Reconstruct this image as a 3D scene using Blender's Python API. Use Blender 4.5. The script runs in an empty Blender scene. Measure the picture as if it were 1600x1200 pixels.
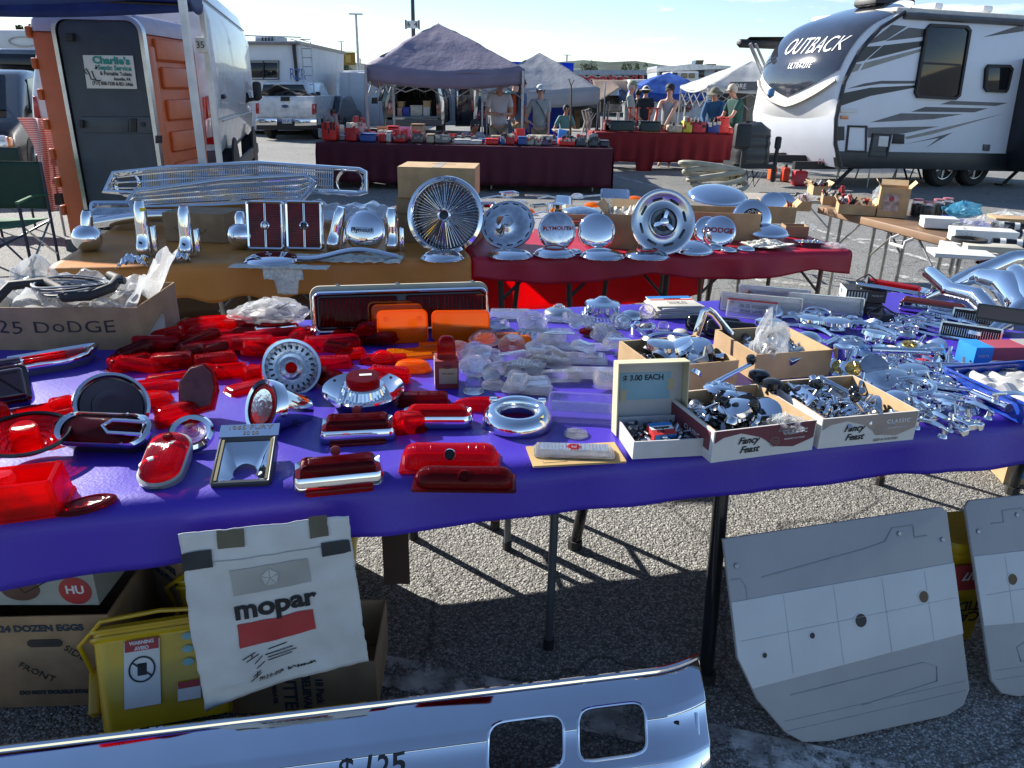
import bpy,math,random
from mathutils import Vector,Matrix,noise
R=math .radians
PI=math .pi
rnd=random .Random(7)
sc=bpy .context .scene
COL=sc .collection
# ---------------------------------------------------------------- camera
FPX,PITCH,ROLL,EYE=1175.0,R(21.3),R(1.2),1.6
cf=Vector((0,math .cos(PITCH),-math .sin(PITCH)))
r0=Vector((1,0,0));u0=r0 .cross(cf)
cr=math .cos(ROLL)*r0+math .sin(ROLL)*u0
cu=-math .sin(ROLL)*r0+math .cos(ROLL)*u0
CAM=Vector((0,0,EYE))
cd=bpy .data .cameras .new('camera');cam=bpy .data .objects .new('camera',cd);COL .objects .link(cam)
cam .matrix_world=Matrix(((cr .x,cu .x,-cf .x,0),(cr .y,cu .y,-cf .y,0),(cr .z,cu .z,-cf .z,EYE),(0,0,0,1)))
cd .sensor_width=36;cd .lens=36*FPX/1600;cd .clip_start=.05;cd .clip_end=6000
sc .camera=cam
# ---------------------------------------------------------------- world, sun, exposure
SUN_AZ=Vector((-.77,.64,0)).normalized();SUN_EL=R(30)
w=bpy .data .worlds .new("World");sc .world=w;w .use_nodes=True
nt=w .node_tree;bg=nt .nodes['Background']
sky=nt .nodes .new('ShaderNodeTexSky');sky .sky_type='NISHITA';sky .sun_disc=False
sky .sun_elevation=SUN_EL;sky .sun_rotation=math .atan2(SUN_AZ .x,SUN_AZ .y);sky .air_density=1.0;sky .dust_density=.05;sky .ozone_density=2.6
# a few thin fair weather clouds, low over the horizon all the way round
def _n(t):return nt .nodes .new(t)
tc=_n('ShaderNodeTexCoord');sep=_n('ShaderNodeSeparateXYZ');nt .links .new(tc .outputs['Generated'],sep .inputs[0])
mp=_n('ShaderNodeMapping');mp .inputs['Scale'].default_value=(5,5,26);nt .links .new(tc .outputs['Generated'],mp .inputs[0])
cn=_n('ShaderNodeTexNoise');cn .inputs['Scale'].default_value=1.6;cn .inputs['Detail'].default_value=7;cn .inputs['Roughness'].default_value=.56
nt .links .new(mp .outputs[0],cn .inputs['Vector'])
rp=_n('ShaderNodeValToRGB');rp .color_ramp .elements[0].position=.58;rp .color_ramp .elements[1].position=.74;nt .links .new(cn .outputs[0],rp .inputs[0])
el=_n('ShaderNodeValToRGB');e=el .color_ramp .elements;e[0].position=0;e[0].color=(.5,.5,.5,1);e[1].position=.32;e[1].color=(0,0,0,1)
k_=el .color_ramp .elements .new(.1);k_ .color=(.75,.75,.75,1);nt .links .new(sep .outputs['Z'],el .inputs[0])
mu=_n('ShaderNodeMath');mu .operation='MULTIPLY';nt .links .new(rp .outputs[0],mu .inputs[0]);nt .links .new(el .outputs[0],mu .inputs[1])
hs=_n('ShaderNodeHueSaturation');hs .inputs['Saturation'].default_value=1.0;nt .links .new(sky .outputs[0],hs .inputs['Color'])
mx=_n('ShaderNodeMix');mx .data_type='RGBA';nt .links .new(mu .outputs[0],mx .inputs[0]);tt_=_n('ShaderNodeMix');tt_ .data_type='RGBA';tt_ .blend_type='MULTIPLY';tt_ .inputs[0].default_value=1;tt_ .inputs[7].default_value=(.97,.98,1.04,1);nt .links .new(hs .outputs[0],tt_ .inputs[6]);nt .links .new(tt_ .outputs[2],mx .inputs[6]);mx .inputs[7].default_value=(9.5,9.8,10.2,1)
nt .links .new(mx .outputs[2],bg .inputs[0]);bg .inputs[1].default_value=.082
sd=bpy .data .lights .new('sun','SUN');sd .energy=5;sd .angle=R(.5);sd .color=(1,.95,.87)
so=bpy .data .objects .new('sun',sd);COL .objects .link(so)
sdir=Vector((SUN_AZ .x*math .cos(SUN_EL),SUN_AZ .y*math .cos(SUN_EL),math .sin(SUN_EL)))
so .rotation_euler=sdir .to_track_quat('Z','Y').to_euler();so .location=(0,0,30)
vs=sc .view_settings;vs .view_transform='Standard';vs .look='None';vs .gamma=1;vs .use_curve_mapping=False;vs .exposure=1.05
cy=sc .cycles;cy .max_bounces=12;cy .transparent_max_bounces=24;cy .transmission_bounces=12;cy .glossy_bounces=5;cy .diffuse_bounces=3
cy .caustics_reflective=False;cy .caustics_refractive=False;cy .use_denoising=True;cy .sample_clamp_indirect=6
# ---------------------------------------------------------------- geometry of the place: points from sight lines onto real planes
def _ray(x,y):return cf*FPX+cr*(x-800)-cu*(y-600)
def at(x,y,z=0.0):
 d=_ray(x,y);return CAM+d*((z-EYE)/d .z)
def aty(x,y,Y):
 d=_ray(x,y);return CAM+d*(Y/d .y)
def ppm(p):return FPX/(Vector(p)-CAM).dot(cf)
# ---------------------------------------------------------------- materials
_m={}
def mat(name,col,rough=.5,metal=0,var=.12,vs=6,bump=0,bs=80,spec=.5,coat=0,sheen=0,transl=0,aniso=None,col2=None,dist=.002):
 if name in _m:return _m[name]
 m=bpy .data .materials .new(name);m .use_nodes=True;t=m .node_tree;N=t .nodes;L=t .links
 b=N['Principled BSDF'];tc=N .new('ShaderNodeTexCoord')
 n=N .new('ShaderNodeTexNoise');n .inputs['Scale'].default_value=vs;n .inputs['Detail'].default_value=5;L .new(tc .outputs['Object'],n .inputs['Vector'])
 mx=N .new('ShaderNodeMix');mx .data_type='RGBA'
 c=tuple(col);d=tuple(col2)if col2 else tuple(max(0,x*(1-2*var))for x in c)
 rr=N .new('ShaderNodeMapRange');rr .inputs[1].default_value=.35;rr .inputs[2].default_value=.65;L .new(n .outputs[0],rr .inputs[0])
 L .new(rr .outputs[0],mx .inputs[0]);mx .inputs[6].default_value=(*c,1);mx .inputs[7].default_value=(*d,1)
 L .new(mx .outputs[2],b .inputs['Base Color'])
 b .inputs['Roughness'].default_value=rough;b .inputs['Metallic'].default_value=metal;b .inputs['Specular IOR Level'].default_value=spec
 if coat:b .inputs['Coat Weight'].default_value=coat;b .inputs['Coat Roughness'].default_value=.05
 if sheen:b .inputs['Sheen Weight'].default_value=sheen
 if bump:
  n2=N .new('ShaderNodeTexNoise');n2 .inputs['Scale'].default_value=bs;n2 .inputs['Detail'].default_value=4;L .new(tc .outputs['Object'],n2 .inputs['Vector'])
  bm=N .new('ShaderNodeBump');bm .inputs['Strength'].default_value=bump;bm .inputs['Distance'].default_value=dist;L .new(n2 .outputs[0],bm .inputs['Height']);L .new(bm .outputs[0],b .inputs['Normal'])
 if transl:
  tr=N .new('ShaderNodeBsdfTranslucent');L .new(mx .outputs[2],tr .inputs[0]);ms=N .new('ShaderNodeMixShader');ms .inputs[0].default_value=transl
  L .new(b .outputs[0],ms .inputs[1]);L .new(tr .outputs[0],ms .inputs[2]);L .new(ms .outputs[0],N['Material Output'].inputs[0])
 _m[name]=m;return m
def plastic(name,col,tcol,body=.3,rough=.06,bs=160,bump=.25,glass=.14,ior=1.45,flute=0,edge=.45):
 """moulded see-through plastic: partly clear, partly refracting, a little body colour, gloss on top"""
 if name in _m:return _m[name]
 m=bpy .data .materials .new(name);m .use_nodes=True;t=m .node_tree;N=t .nodes;L=t .links
 b=N['Principled BSDF'];b .inputs['Base Color'].default_value=(*col,1);b .inputs['Roughness'].default_value=rough;b .inputs['Coat Weight'].default_value=.6;b .inputs['Coat Roughness'].default_value=.03
 tc=N .new('ShaderNodeTexCoord');n2=N .new('ShaderNodeTexNoise');n2 .inputs['Scale'].default_value=bs;L .new(tc .outputs['Object'],n2 .inputs['Vector'])
 wv=N .new('ShaderNodeTexWave');wv .inputs['Scale'].default_value=flute or 1;wv .inputs['Distortion'].default_value=.6;L .new(tc .outputs['Object'],wv .inputs['Vector']);sm=N .new('ShaderNodeMath');sm .operation='MULTIPLY_ADD';L .new(wv .outputs[0],sm .inputs[0]);sm .inputs[1].default_value=1.2 if flute else 0;nz=N .new('ShaderNodeMath');nz .operation='MULTIPLY';nz .inputs[1].default_value=.25 if flute else 1;L .new(n2 .outputs[0],nz .inputs[0]);L .new(nz .outputs[0],sm .inputs[2])
 bm=N .new('ShaderNodeBump');bm .inputs['Strength'].default_value=bump;bm .inputs['Distance'].default_value=.0014;L .new(sm .outputs[0],bm .inputs['Height']);L .new(bm .outputs[0],b .inputs['Normal'])
 gl=N .new('ShaderNodeBsdfGlass');gl .inputs[0].default_value=(*tcol,1);gl .inputs['Roughness'].default_value=0;gl .inputs['IOR'].default_value=ior;L .new(bm .outputs[0],gl .inputs['Normal'])
 tr=N .new('ShaderNodeBsdfTransparent');tr .inputs[0].default_value=(*tcol,1)
 tl=N .new('ShaderNodeBsdfTranslucent');tl .inputs[0].default_value=(*col,1)
 s1=N .new('ShaderNodeMixShader');s1 .inputs[0].default_value=.5;L .new(b .outputs[0],s1 .inputs[1]);L .new(tl .outputs[0],s1 .inputs[2])
 s2=N .new('ShaderNodeMixShader');s2 .inputs[0].default_value=glass;L .new(tr .outputs[0],s2 .inputs[1]);L .new(gl .outputs[0],s2 .inputs[2])
 lw=N .new('ShaderNodeLayerWeight');lw .inputs[0].default_value=.25
 ad=N .new('ShaderNodeMath');ad .operation='MULTIPLY_ADD';L .new(lw .outputs['Facing'],ad .inputs[0]);ad .inputs[1].default_value=edge;ad .inputs[2].default_value=body;ad .use_clamp=True
 s3=N .new('ShaderNodeMixShader');L .new(ad .outputs[0],s3 .inputs[0]);L .new(s2 .outputs[0],s3 .inputs[1]);L .new(s1 .outputs[0],s3 .inputs[2])
 L .new(s3 .outputs[0],N['Material Output'].inputs[0]);_m[name]=m;return m
CH=mat('chrome',(.82,.83,.85),.05,1,var=.03,bump=.04,bs=25)
CHW=mat('worn_chrome',(.74,.74,.75),.13,1,var=.14,vs=30,bump=.12,bs=60)
CHD=mat('dull_pot_metal',(.36,.36,.37),.35,1,var=.2,vs=30,bump=.2)
ALU=mat('brushed_aluminium',(.62,.63,.65),.26,1,var=.1,bump=.08,bs=200)
RED=plastic('red_lens',(.75,.008,.018),(1,.055,.07),.26,bump=.5,flute=55)
DRED=plastic('dark_red_lens',(.2,.003,.007),(.6,.015,.02),.3,rough=.04,bump=.5,flute=60)
PINK=plastic('cherry_lens',(.62,.01,.05),(.98,.07,.12),.24,bump=.5,flute=48)
AMB=plastic('amber_lens',(.95,.26,.008),(1,.55,.06),.5,bump=.4)
CLR=plastic('clear_lens',(.75,.77,.8),(.975,.98,.985),.05,rough=.02,bump=.5,bs=90,glass=.7,edge=.1)
GLS=plastic('clear_ribbed_lens',(.85,.87,.9),(.97,.975,.985),.10,rough=.02,bump=1,glass=.65,edge=.12,flute=40)
BAG=plastic('polythene',(.8,.82,.82),(.97,.97,.97),.22,rough=.12,bs=40,bump=.8,glass=.1)
BLKG=mat('gloss_black',(.012,.012,.014),.12)
BLK=mat('matt_black',(.018,.018,.02),.55,bump=.2)
RUB=mat('rubber',(.025,.025,.026),.7,bump=.3)
DKR=mat('dark_red_glass',(.06,.004,.008),.08,coat=.6)
WHT=mat('white_paint',(.78,.78,.76),.35)
PAPER=mat('white_paper',(.74,.735,.70),.8,var=.04,vs=14,bump=.2,bs=30)
NEWS=mat('newspaper',(.70,.67,.58),.85,var=.13,vs=60,bump=.4)
INK=mat('black_ink',(.015,.015,.018),.6)
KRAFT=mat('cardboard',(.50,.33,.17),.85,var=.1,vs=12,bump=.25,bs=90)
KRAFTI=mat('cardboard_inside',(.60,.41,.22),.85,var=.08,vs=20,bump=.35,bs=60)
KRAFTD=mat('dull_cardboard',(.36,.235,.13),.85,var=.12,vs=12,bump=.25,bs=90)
STEEL=mat('leg_steel',(.42,.41,.39),.35,.8,var=.15,vs=30)
DLEG=mat('dark_leg',(.035,.035,.038),.4,.2)
# ---------------------------------------------------------------- mesh kit
def circ(r,n=32,ry=None,a0=0):ry=ry or r;return[(r*math .cos(a0+2*PI*i/n),ry*math .sin(a0+2*PI*i/n))for i in range(n)]
def rrect(w,d,r,n=5):
 r=min(r,w/2-1e-4,d/2-1e-4);o=[]
 for cx,cy,a in((w/2-r,d/2-r,0),(-w/2+r,d/2-r,90),(-w/2+r,-d/2+r,180),(w/2-r,-d/2+r,270)):
  for i in range(n+1):
   t=R(a+90*i/n);o .append((cx+r*math .cos(t),cy+r*math .sin(t)))
 return o
def tear(w,d,n=32,p=.6):
 o=[]
 for i in range(n):
  t=2*PI*i/n;x=math .cos(t);y=math .sin(t)*(1-p*(x+1)/2*.8);o .append((x*w/2,y*d/2))
 return o
def off(o,k):
 if abs(k)<1e-9:return list(o)
 n=len(o);res=[]
 for i in range(n):
  a,b,c=Vector(o[i-1]),Vector(o[i]),Vector(o[(i+1)%n])
  e1=(b-a);e2=(c-b)
  if e1 .length<1e-9:e1=e2
  if e2 .length<1e-9:e2=e1
  n1=Vector((e1 .y,-e1 .x)).normalized();n2=Vector((e2 .y,-e2 .x)).normalized()
  m=n1+n2;m=m .normalized()if m .length>1e-6 else n1
  s=1/max(.5,m .dot(n1));res .append((b .x+m .x*k*s,b .y+m .y*k*s))
 return res
class MB:
 def __init__(s):s .v=[];s .f=[];s .m=Matrix()
 def add(s,V,F,m=None):
  b=len(s .v);M=s .m@m if m is not None else s .m
  s .v+=[M@Vector(p)for p in V];s .f+=[tuple(b+i for i in f)for f in F];return s
 def box(s,c,d,m=None):
  x,y,z=c;a,b,h=d[0]/2,d[1]/2,d[2]/2
  V=[(x+i*a,y+j*b,z+k*h)for k in(-1,1)for j in(-1,1)for i in(-1,1)]
  return s .add(V,[(0,2,3,1),(4,5,7,6),(0,1,5,4),(2,6,7,3),(0,4,6,2),(1,3,7,5)],m)
 def loft(s,rings,c0=True,c1=True,wrap=False,m=None,closed=True):
  n=len(rings[0]);V=[p for r in rings for p in r];F=[];K=len(rings)
  for k in range(K if wrap else K-1):
   a=k*n;b=((k+1)%K)*n
   for i in range(n if closed else n-1):
    j=(i+1)%n;F .append((a+i,a+j,b+j,b+i))
  if not wrap:
   if c0:F .append(tuple(range(n-1,-1,-1)))
   if c1:F .append(tuple((K-1)*n+i for i in range(n)))
  return s .add(V,F,m)
 def sweep(s,o,prof,wrap=False,c0=True,c1=True,m=None):
  """prof: (offset, z) pairs following outline o"""
  return s .loft([[(x,y,z)for x,y in off(o,k)]for k,z in prof],c0,c1,wrap,m)
 def slab(s,o,z0,z1,r=.002,n=3,m=None,rb=0):
  P=[(-rb,z0)]if rb else[]
  P+=[(0,z0+rb)]
  for i in range(n+1):
   t=PI/2*i/n;P .append((-r*(1-math .cos(t)),z1-r+r*math .sin(t)))
  return s .sweep(o,P,m=m)
 def rbox(s,c,d,r=.004,m=None,n=2,rv=None):
  M=Matrix .Translation(c);M=(m@M)if m is not None else M
  return s .slab(rrect(d[0],d[1],rv or r,max(2,n)),-d[2]/2,d[2]/2,min(r,d[2]/2.01),n,M,rb=min(r,d[2]/2.01))
 def lathe(s,prof,n=32,m=None,wrap=False,caps=(True,True)):
  return s .loft([[(r*math .cos(2*PI*i/n),r*math .sin(2*PI*i/n),z)for i in range(n)]for r,z in prof],caps[0],caps[1],wrap,m)
 def tube(s,pts,r,n=8,closed=False,caps=True,flat=1,m=None):
  P=[Vector(p)for p in pts];rings=[];K=len(P);up=None
  for i,p in enumerate(P):
   if closed:t=P[(i+1)%K]-P[i-1]
   else:t=P[min(i+1,K-1)]-P[max(i-1,0)]
   t=t .normalized()if t .length>1e-9 else Vector((0,0,1))
   if up is None:up=Vector((0,0,1))if abs(t .z)<.9 else Vector((0,1,0))
   x=t .cross(up)
   if x .length<1e-4:x=t .orthogonal()
   x .normalize();y=x .cross(t).normalized();up=y
   rr=r[i]if isinstance(r,(list,tuple))else r
   rings .append([tuple(p+x*(rr*math .cos(2*PI*j/n))+y*(rr*flat*math .sin(2*PI*j/n)))for j in range(n)])
  return s .loft(rings,caps and not closed,caps and not closed,closed,m)
 def sphere(s,c,r,n=16,k=8,m=None,sc=(1,1,1)):
  M=Matrix .Translation(c)@Matrix .Diagonal((*sc,1));M=(m@M)if m is not None else M
  return s .lathe([(max(1e-4,r*math .sin(PI*i/k)),-r*math .cos(PI*i/k))for i in range(k+1)],n,M)
 def quad(s,a,b,c,d,th=0):return s .add([a,b,c,d],[(0,1,2,3)])
 def grid(s,fn,nu,nv,m=None,th=0):
  V=[fn(i/nu,j/nv)for j in range(nv+1)for i in range(nu+1)];F=[]
  for j in range(nv):
   for i in range(nu):
    a=j*(nu+1)+i;F .append((a,a+1,a+nu+2,a+nu+1))
  return s .add(V,F,m)
def TR(x=0,y=0,z=0,rx=0,ry=0,rz=0):return Matrix .Translation((x,y,z))@Matrix .Rotation(R(rz),4,'Z')@Matrix .Rotation(R(ry),4,'Y')@Matrix .Rotation(R(rx),4,'X')
def tagit(o,label=None,cat=None,group=None,kind=None):
 if label:o['label']=label
 if cat:o['category']=cat
 if group:o['group']=group
 if kind:o['kind']=kind
 return o
def mk(name,mb,m,parent=None,label=None,cat=None,group=None,kind=None,loc=None,rot=None,ang=38,thick=0,sub=0):
 me=bpy .data .meshes .new(name);me .from_pydata([tuple(p)for p in mb .v],[],mb .f);me .materials .append(m)
 me .polygons .foreach_set('use_smooth',[True]*len(me .polygons))
 try:me .set_sharp_from_angle(angle=R(ang))
 except Exception:pass
 me .update()
 o=bpy .data .objects .new(name,me);COL .objects .link(o)
 if thick:q=o .modifiers .new('thickness','SOLIDIFY');q .thickness=thick;q .offset=0
 if sub:q=o .modifiers .new('smooth','SUBSURF');q .levels=q .render_levels=sub
 if parent is not None:o .parent=parent
 if loc is not None:o .location=loc
 if rot is not None:o .rotation_euler=rot
 return tagit(o,label,cat,group,kind)
def th(name,label,cat,loc=(0,0,0),rz=0,rx=0,ry=0,group=None):
 o=bpy .data .objects .new(name,None);COL .objects .link(o);o .empty_display_size=.05
 o .matrix_world=TR(*loc,rx=rx,ry=ry,rz=rz);return tagit(o,label,cat,group)
def copy_tree(o,parent=None):
 c=o .copy();COL .objects .link(c)
 if parent is not None:c .parent=parent
 for ch in o .children:copy_tree(ch,c)
 return c
def text(s,size,m,M,parent,name='lettering',al='CENTER',bold=0,shear=0,ext=.0004,sx=1,jit=0,sp=1):
 cu=bpy .data .curves .new(name,'FONT');cu .body=s;cu .size=size;cu .align_x=al;cu .align_y='CENTER';cu .extrude=ext;cu .offset=bold;cu .shear=shear;cu .space_character=sp;cu .resolution_u=4
 t=bpy .data .objects .new('tmp',cu);COL .objects .link(t)
 me=bpy .data .meshes .new_from_object(t .evaluated_get(bpy .context .evaluated_depsgraph_get()));bpy .data .objects .remove(t);bpy .data .curves .remove(cu)
 me .materials .clear();me .materials .append(m)
 for v in me .vertices:
  v .co .x*=sx
  if jit:q=noise .noise_vector(Vector((v .co .x/size*1.3,v .co .y/size*.6,jit)));v .co .x+=q .x*size*.13;v .co .y+=q .y*size*.16
 o=bpy .data .objects .new(name,me);COL .objects .link(o);o .parent=parent;o .matrix_local=M;return o
def strokes(lines,r,m,M,parent,name='handwriting'):
 b=MB()
 for l in lines:b .tube([(x,y,0)for x,y in l],r,5,flat=.3)
 o=mk(name,b,m,parent);o .matrix_local=M;return o
# ================================================================ SETTING
XZ=lambda Y,d=0:Matrix(((1,0,0,0),(0,0,-1,Y+d),(0,1,0,0),(0,0,0,1)))
def pz(pts,Y):
 o=[(q .x,q .z)for q in(aty(a,b,Y)for a,b in pts)]
 ar=sum(o[i-1][0]*o[i][1]-o[i][0]*o[i-1][1]for i in range(len(o)))
 return o if ar>0 else o[::-1]
def ext(b,pts,Y,d,r=.0,n=2,px=True):
 o=pz(pts,Y)if px else pts
 if r:b .slab(o,0,d,r,n,m=XZ(Y,d))
 else:b .sweep(o,[(0,0),(0,d)],m=XZ(Y,d))
 return b
def rec(x0,y0,x1,y1):return[(x0,y1),(x1,y1),(x1,y0),(x0,y0)]
def emat_ground():
 m=bpy .data .materials .new('asphalt');m .use_nodes=True;t=m .node_tree;N=t .nodes;L=t .links;b=N['Principled BSDF']
 tc=N .new('ShaderNodeTexCoord')
 v=N .new('ShaderNodeTexVoronoi');v .inputs['Scale'].default_value=135;L .new(tc .outputs['Object'],v .inputs['Vector'])
 w_=N .new('ShaderNodeTexVoronoi');w_ .inputs['Scale'].default_value=55;L .new(tc .outputs['Object'],w_ .inputs['Vector'])
 sp=N .new('ShaderNodeSeparateColor');L .new(v .outputs['Color'],sp .inputs[0])
 r=N .new('ShaderNodeValToRGB');e=r .color_ramp .elements;e[0].position=0;e[0].color=(.2,.198,.19,1);e[1].position=1;e[1].color=(.70,.69,.64,1)
 k=e .new(.35);k .color=(.32,.315,.295,1);k=e .new(.8);k .color=(.52,.51,.475,1);L .new(sp .outputs[0],r .inputs[0])
 g=N .new('ShaderNodeMapRange');g .inputs[1].default_value=.15;g .inputs[2].default_value=.62;g .inputs[3].default_value=1;g .inputs[4].default_value=.4;L .new(v .outputs['Distance'],g .inputs[0])
 n=N .new('ShaderNodeTexNoise');n .inputs['Scale'].default_value=.5;n .inputs['Detail'].default_value=8;L .new(tc .outputs['Object'],n .inputs['Vector'])
 g2=N .new('ShaderNodeMapRange');g2 .inputs[1].default_value=.3;g2 .inputs[2].default_value=.7;g2 .inputs[3].default_value=.78;g2 .inputs[4].default_value=1.1;L .new(n .outputs[0],g2 .inputs[0])
 m1=N .new('ShaderNodeMath');m1 .operation='MULTIPLY';L .new(g .outputs[0],m1 .inputs[0]);L .new(g2 .outputs[0],m1 .inputs[1])
 ck=N .new('ShaderNodeTexVoronoi');ck .feature='DISTANCE_TO_EDGE';ck .inputs['Scale'].default_value=.9;wn_=N .new('ShaderNodeTexNoise');wn_ .inputs['Scale'].default_value=3;wn_ .inputs['Detail'].default_value=6;va=N .new('ShaderNodeVectorMath');va .operation='MULTIPLY_ADD';va .inputs[1].default_value=(.35,.35,0);L .new(tc .outputs['Object'],wn_ .inputs['Vector']);L .new(wn_ .outputs['Color'],va .inputs[0]);L .new(tc .outputs['Object'],va .inputs[2]);L .new(va .outputs[0],ck .inputs['Vector']);cr_=N .new('ShaderNodeMapRange');cr_ .inputs[1].default_value=.002;cr_ .inputs[2].default_value=.008;cr_ .inputs[3].default_value=.45;L .new(ck .outputs['Distance'],cr_ .inputs[0]);m2=N .new('ShaderNodeMath');m2 .operation='MULTIPLY';L .new(m1 .outputs[0],m2 .inputs[0]);L .new(cr_ .outputs[0],m2 .inputs[1]);m1=m2;mm=N .new('ShaderNodeVectorMath');mm .operation='SCALE';L .new(r .outputs[0],mm .inputs[0]);L .new(m1 .outputs[0],mm .inputs['Scale'])
 L .new(mm .outputs[0],b .inputs['Base Color']);b .inputs['Roughness'].default_value=.8
 ad=N .new('ShaderNodeMath');ad .operation='ADD';L .new(v .outputs['Distance'],ad .inputs[0]);L .new(w_ .outputs['Distance'],ad .inputs[1])
 bm=N .new('ShaderNodeBump');bm .invert=True;bm .inputs['Strength'].default_value=.9;bm .inputs['Distance'].default_value=.006;L .new(ad .outputs[0],bm .inputs['Height']);L .new(bm .outputs[0],b .inputs['Normal'])
 return m
g=MB();g .add([(-1500,-300,0),(1500,-300,0),(1500,2500,0),(-1500,2500,0)],[(0,1,2,3)]);mk('ground',g,emat_ground(),kind='structure')
def linemat():
 m=mat('worn_road_paint',(.62,.61,.57),.8,var=.3,vs=14,bump=.8,bs=90,dist=.005)
 t=m .node_tree;N=t .nodes;L=t .links;b=N['Principled BSDF'];tc=N .new('ShaderNodeTexCoord')
 n=N .new('ShaderNodeTexNoise');n .inputs['Scale'].default_value=9;n .inputs['Detail'].default_value=9;n .inputs['Roughness'].default_value=.8;L .new(tc .outputs['Object'],n .inputs['Vector'])
 c=N .new('ShaderNodeValToRGB');c .color_ramp .elements[0].position=.44;c .color_ramp .elements[1].position=.52;L .new(n .outputs[0],c .inputs[0])
 tr=N .new('ShaderNodeBsdfTransparent');ms=N .new('ShaderNodeMixShader');L .new(c .outputs[0],ms .inputs[0]);L .new(tr .outputs[0],ms .inputs[1]);L .new(b .outputs[0],ms .inputs[2]);L .new(ms .outputs[0],N['Material Output'].inputs[0])
 return m
LM=linemat()
def pline(a,b_,wd):
 A=at(*a);B=at(*b_);d=(B-A).normalized();n=Vector((-d .y,d .x,0))*wd/2
 q=MB();q .add([A-n+Vector((0,0,.004)),B-n+Vector((0,0,.004)),B+n+Vector((0,0,.004)),A+n+Vector((0,0,.004))],[(0,1,2,3)]);mk('parking_line',q,LM,kind='structure')
for a,b_,wd in[((1215,343),(1500,420),.11),((1285,372),(1420,377),.09),((1180,438),(1300,449),.11),((1400,430),(1560,470),.1),((955,273),(1035,294),.12),((960,266),(1180,268),.1),((560,1040),(1420,1225),.12),((1010,262),(1160,262),.1),((380,250),(490,262),.1)]:pline(a,b_,wd)
# far hill and wood
LEAF=mat('leaf',(.075,.11,.035),.75,var=.3,vs=3,transl=.25);LEAF2=mat('dark_leaf',(.05,.075,.028),.75,var=.3,vs=3,transl=.2);BARK=mat('bark',(.12,.09,.06),.9)
hb=MB();
for i in range(2):
 Yh=900+i*160
 pts=[]
 for k in range(61):x=-1100+k*36;pts .append((x,22+18*noise .noise(Vector((x*.004,i*5,0)))+i*12+4*noise .noise(Vector((x*.03,i,2)))+(12 if x<-250 else 0)))
 hb .loft([[(x,Yh,-1)for x,z in pts],[(x,Yh+60,z)for x,z in pts],[(x,Yh+400,z*.8)for x,z in pts]],False,False,closed=False)
mk('hill',hb,mat('far_wood',(.10,.15,.12),.9,var=.3,vs=.03),kind='structure')
def tree(px,ptop,Y,pw,label,leaf=LEAF,seed=1,grp='trees beyond the car park'):
 p=aty(px,ptop,Y);H=p .z;W=pw/ppm(p);q=random .Random(seed)
 t=th('tree',label,'tree',(p .x,Y,0),group=grp)
 tb=MB();tb .tube([(0,0,0),(.05*W,0,H*.3),(0,.05*W,H*.55)],[H*.035,H*.025,H*.012],7)
 for k in range(7):
  a=k*2.4;tb .tube([(0,0,H*(.28+.03*k)),(math .cos(a)*W*.25,math .sin(a)*W*.25,H*(.5+.04*k))],[H*.012,H*.004],5)
 mk('trunk',tb,BARK,t)
 cb=MB();cl=[]
 for k in range(26):
  a=q .uniform(0,2*PI);rr=W*.5*math .sqrt(q .random());z=H*q .uniform(.32,.95);f=math .sin(PI*(z/H-.12))**.6
  cl .append((Vector((math .cos(a)*rr*f,math .sin(a)*rr*f,z)),W*q .uniform(.09,.2)))
 for c,rr in cl:
  for j in range(70):
   d=Vector((q .gauss(0,1),q .gauss(0,1),q .gauss(0,.8))).normalized()*rr*q .uniform(.6,1.08);s=H*q .uniform(.012,.026)
   u=Vector((q .gauss(0,1),q .gauss(0,1),q .gauss(0,1))).normalized();v=u .orthogonal().normalized()*s;u=u*s;o=c+d
   cb .add([o-u,o-v*.6,o+u,o+v*.6],[(0,1,2,3)])
 mk('crown',cb,leaf,t);return t
tree(38,34,70,40,'small dark treetop showing above the white camper at far left',LEAF2,1)
tree(490,100,90,60,'bushy green tree beside the white motorhome and the enclosed trailers',LEAF,2);tree(462,112,95,45,'low round tree just right of the camper ladder',LEAF2,3)
tree(532,97,120,34,'small pale tree behind the grey enclosed trailer',LEAF,4);tree(750,118,80,34,'green tree between the dark van and the grey canopy',LEAF,5)
tree(921,96,140,34,'dark round treetop over the arena roof, left one',LEAF2,6);tree(983,97,140,30,'pale treetop over the arena roof, middle left',LEAF,7);tree(1005,98,142,32,'pale treetop over the arena roof, middle right',LEAF,8)
tree(12,60,75,30,'dark tree at the far left edge behind the camper',LEAF2,9)
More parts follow.
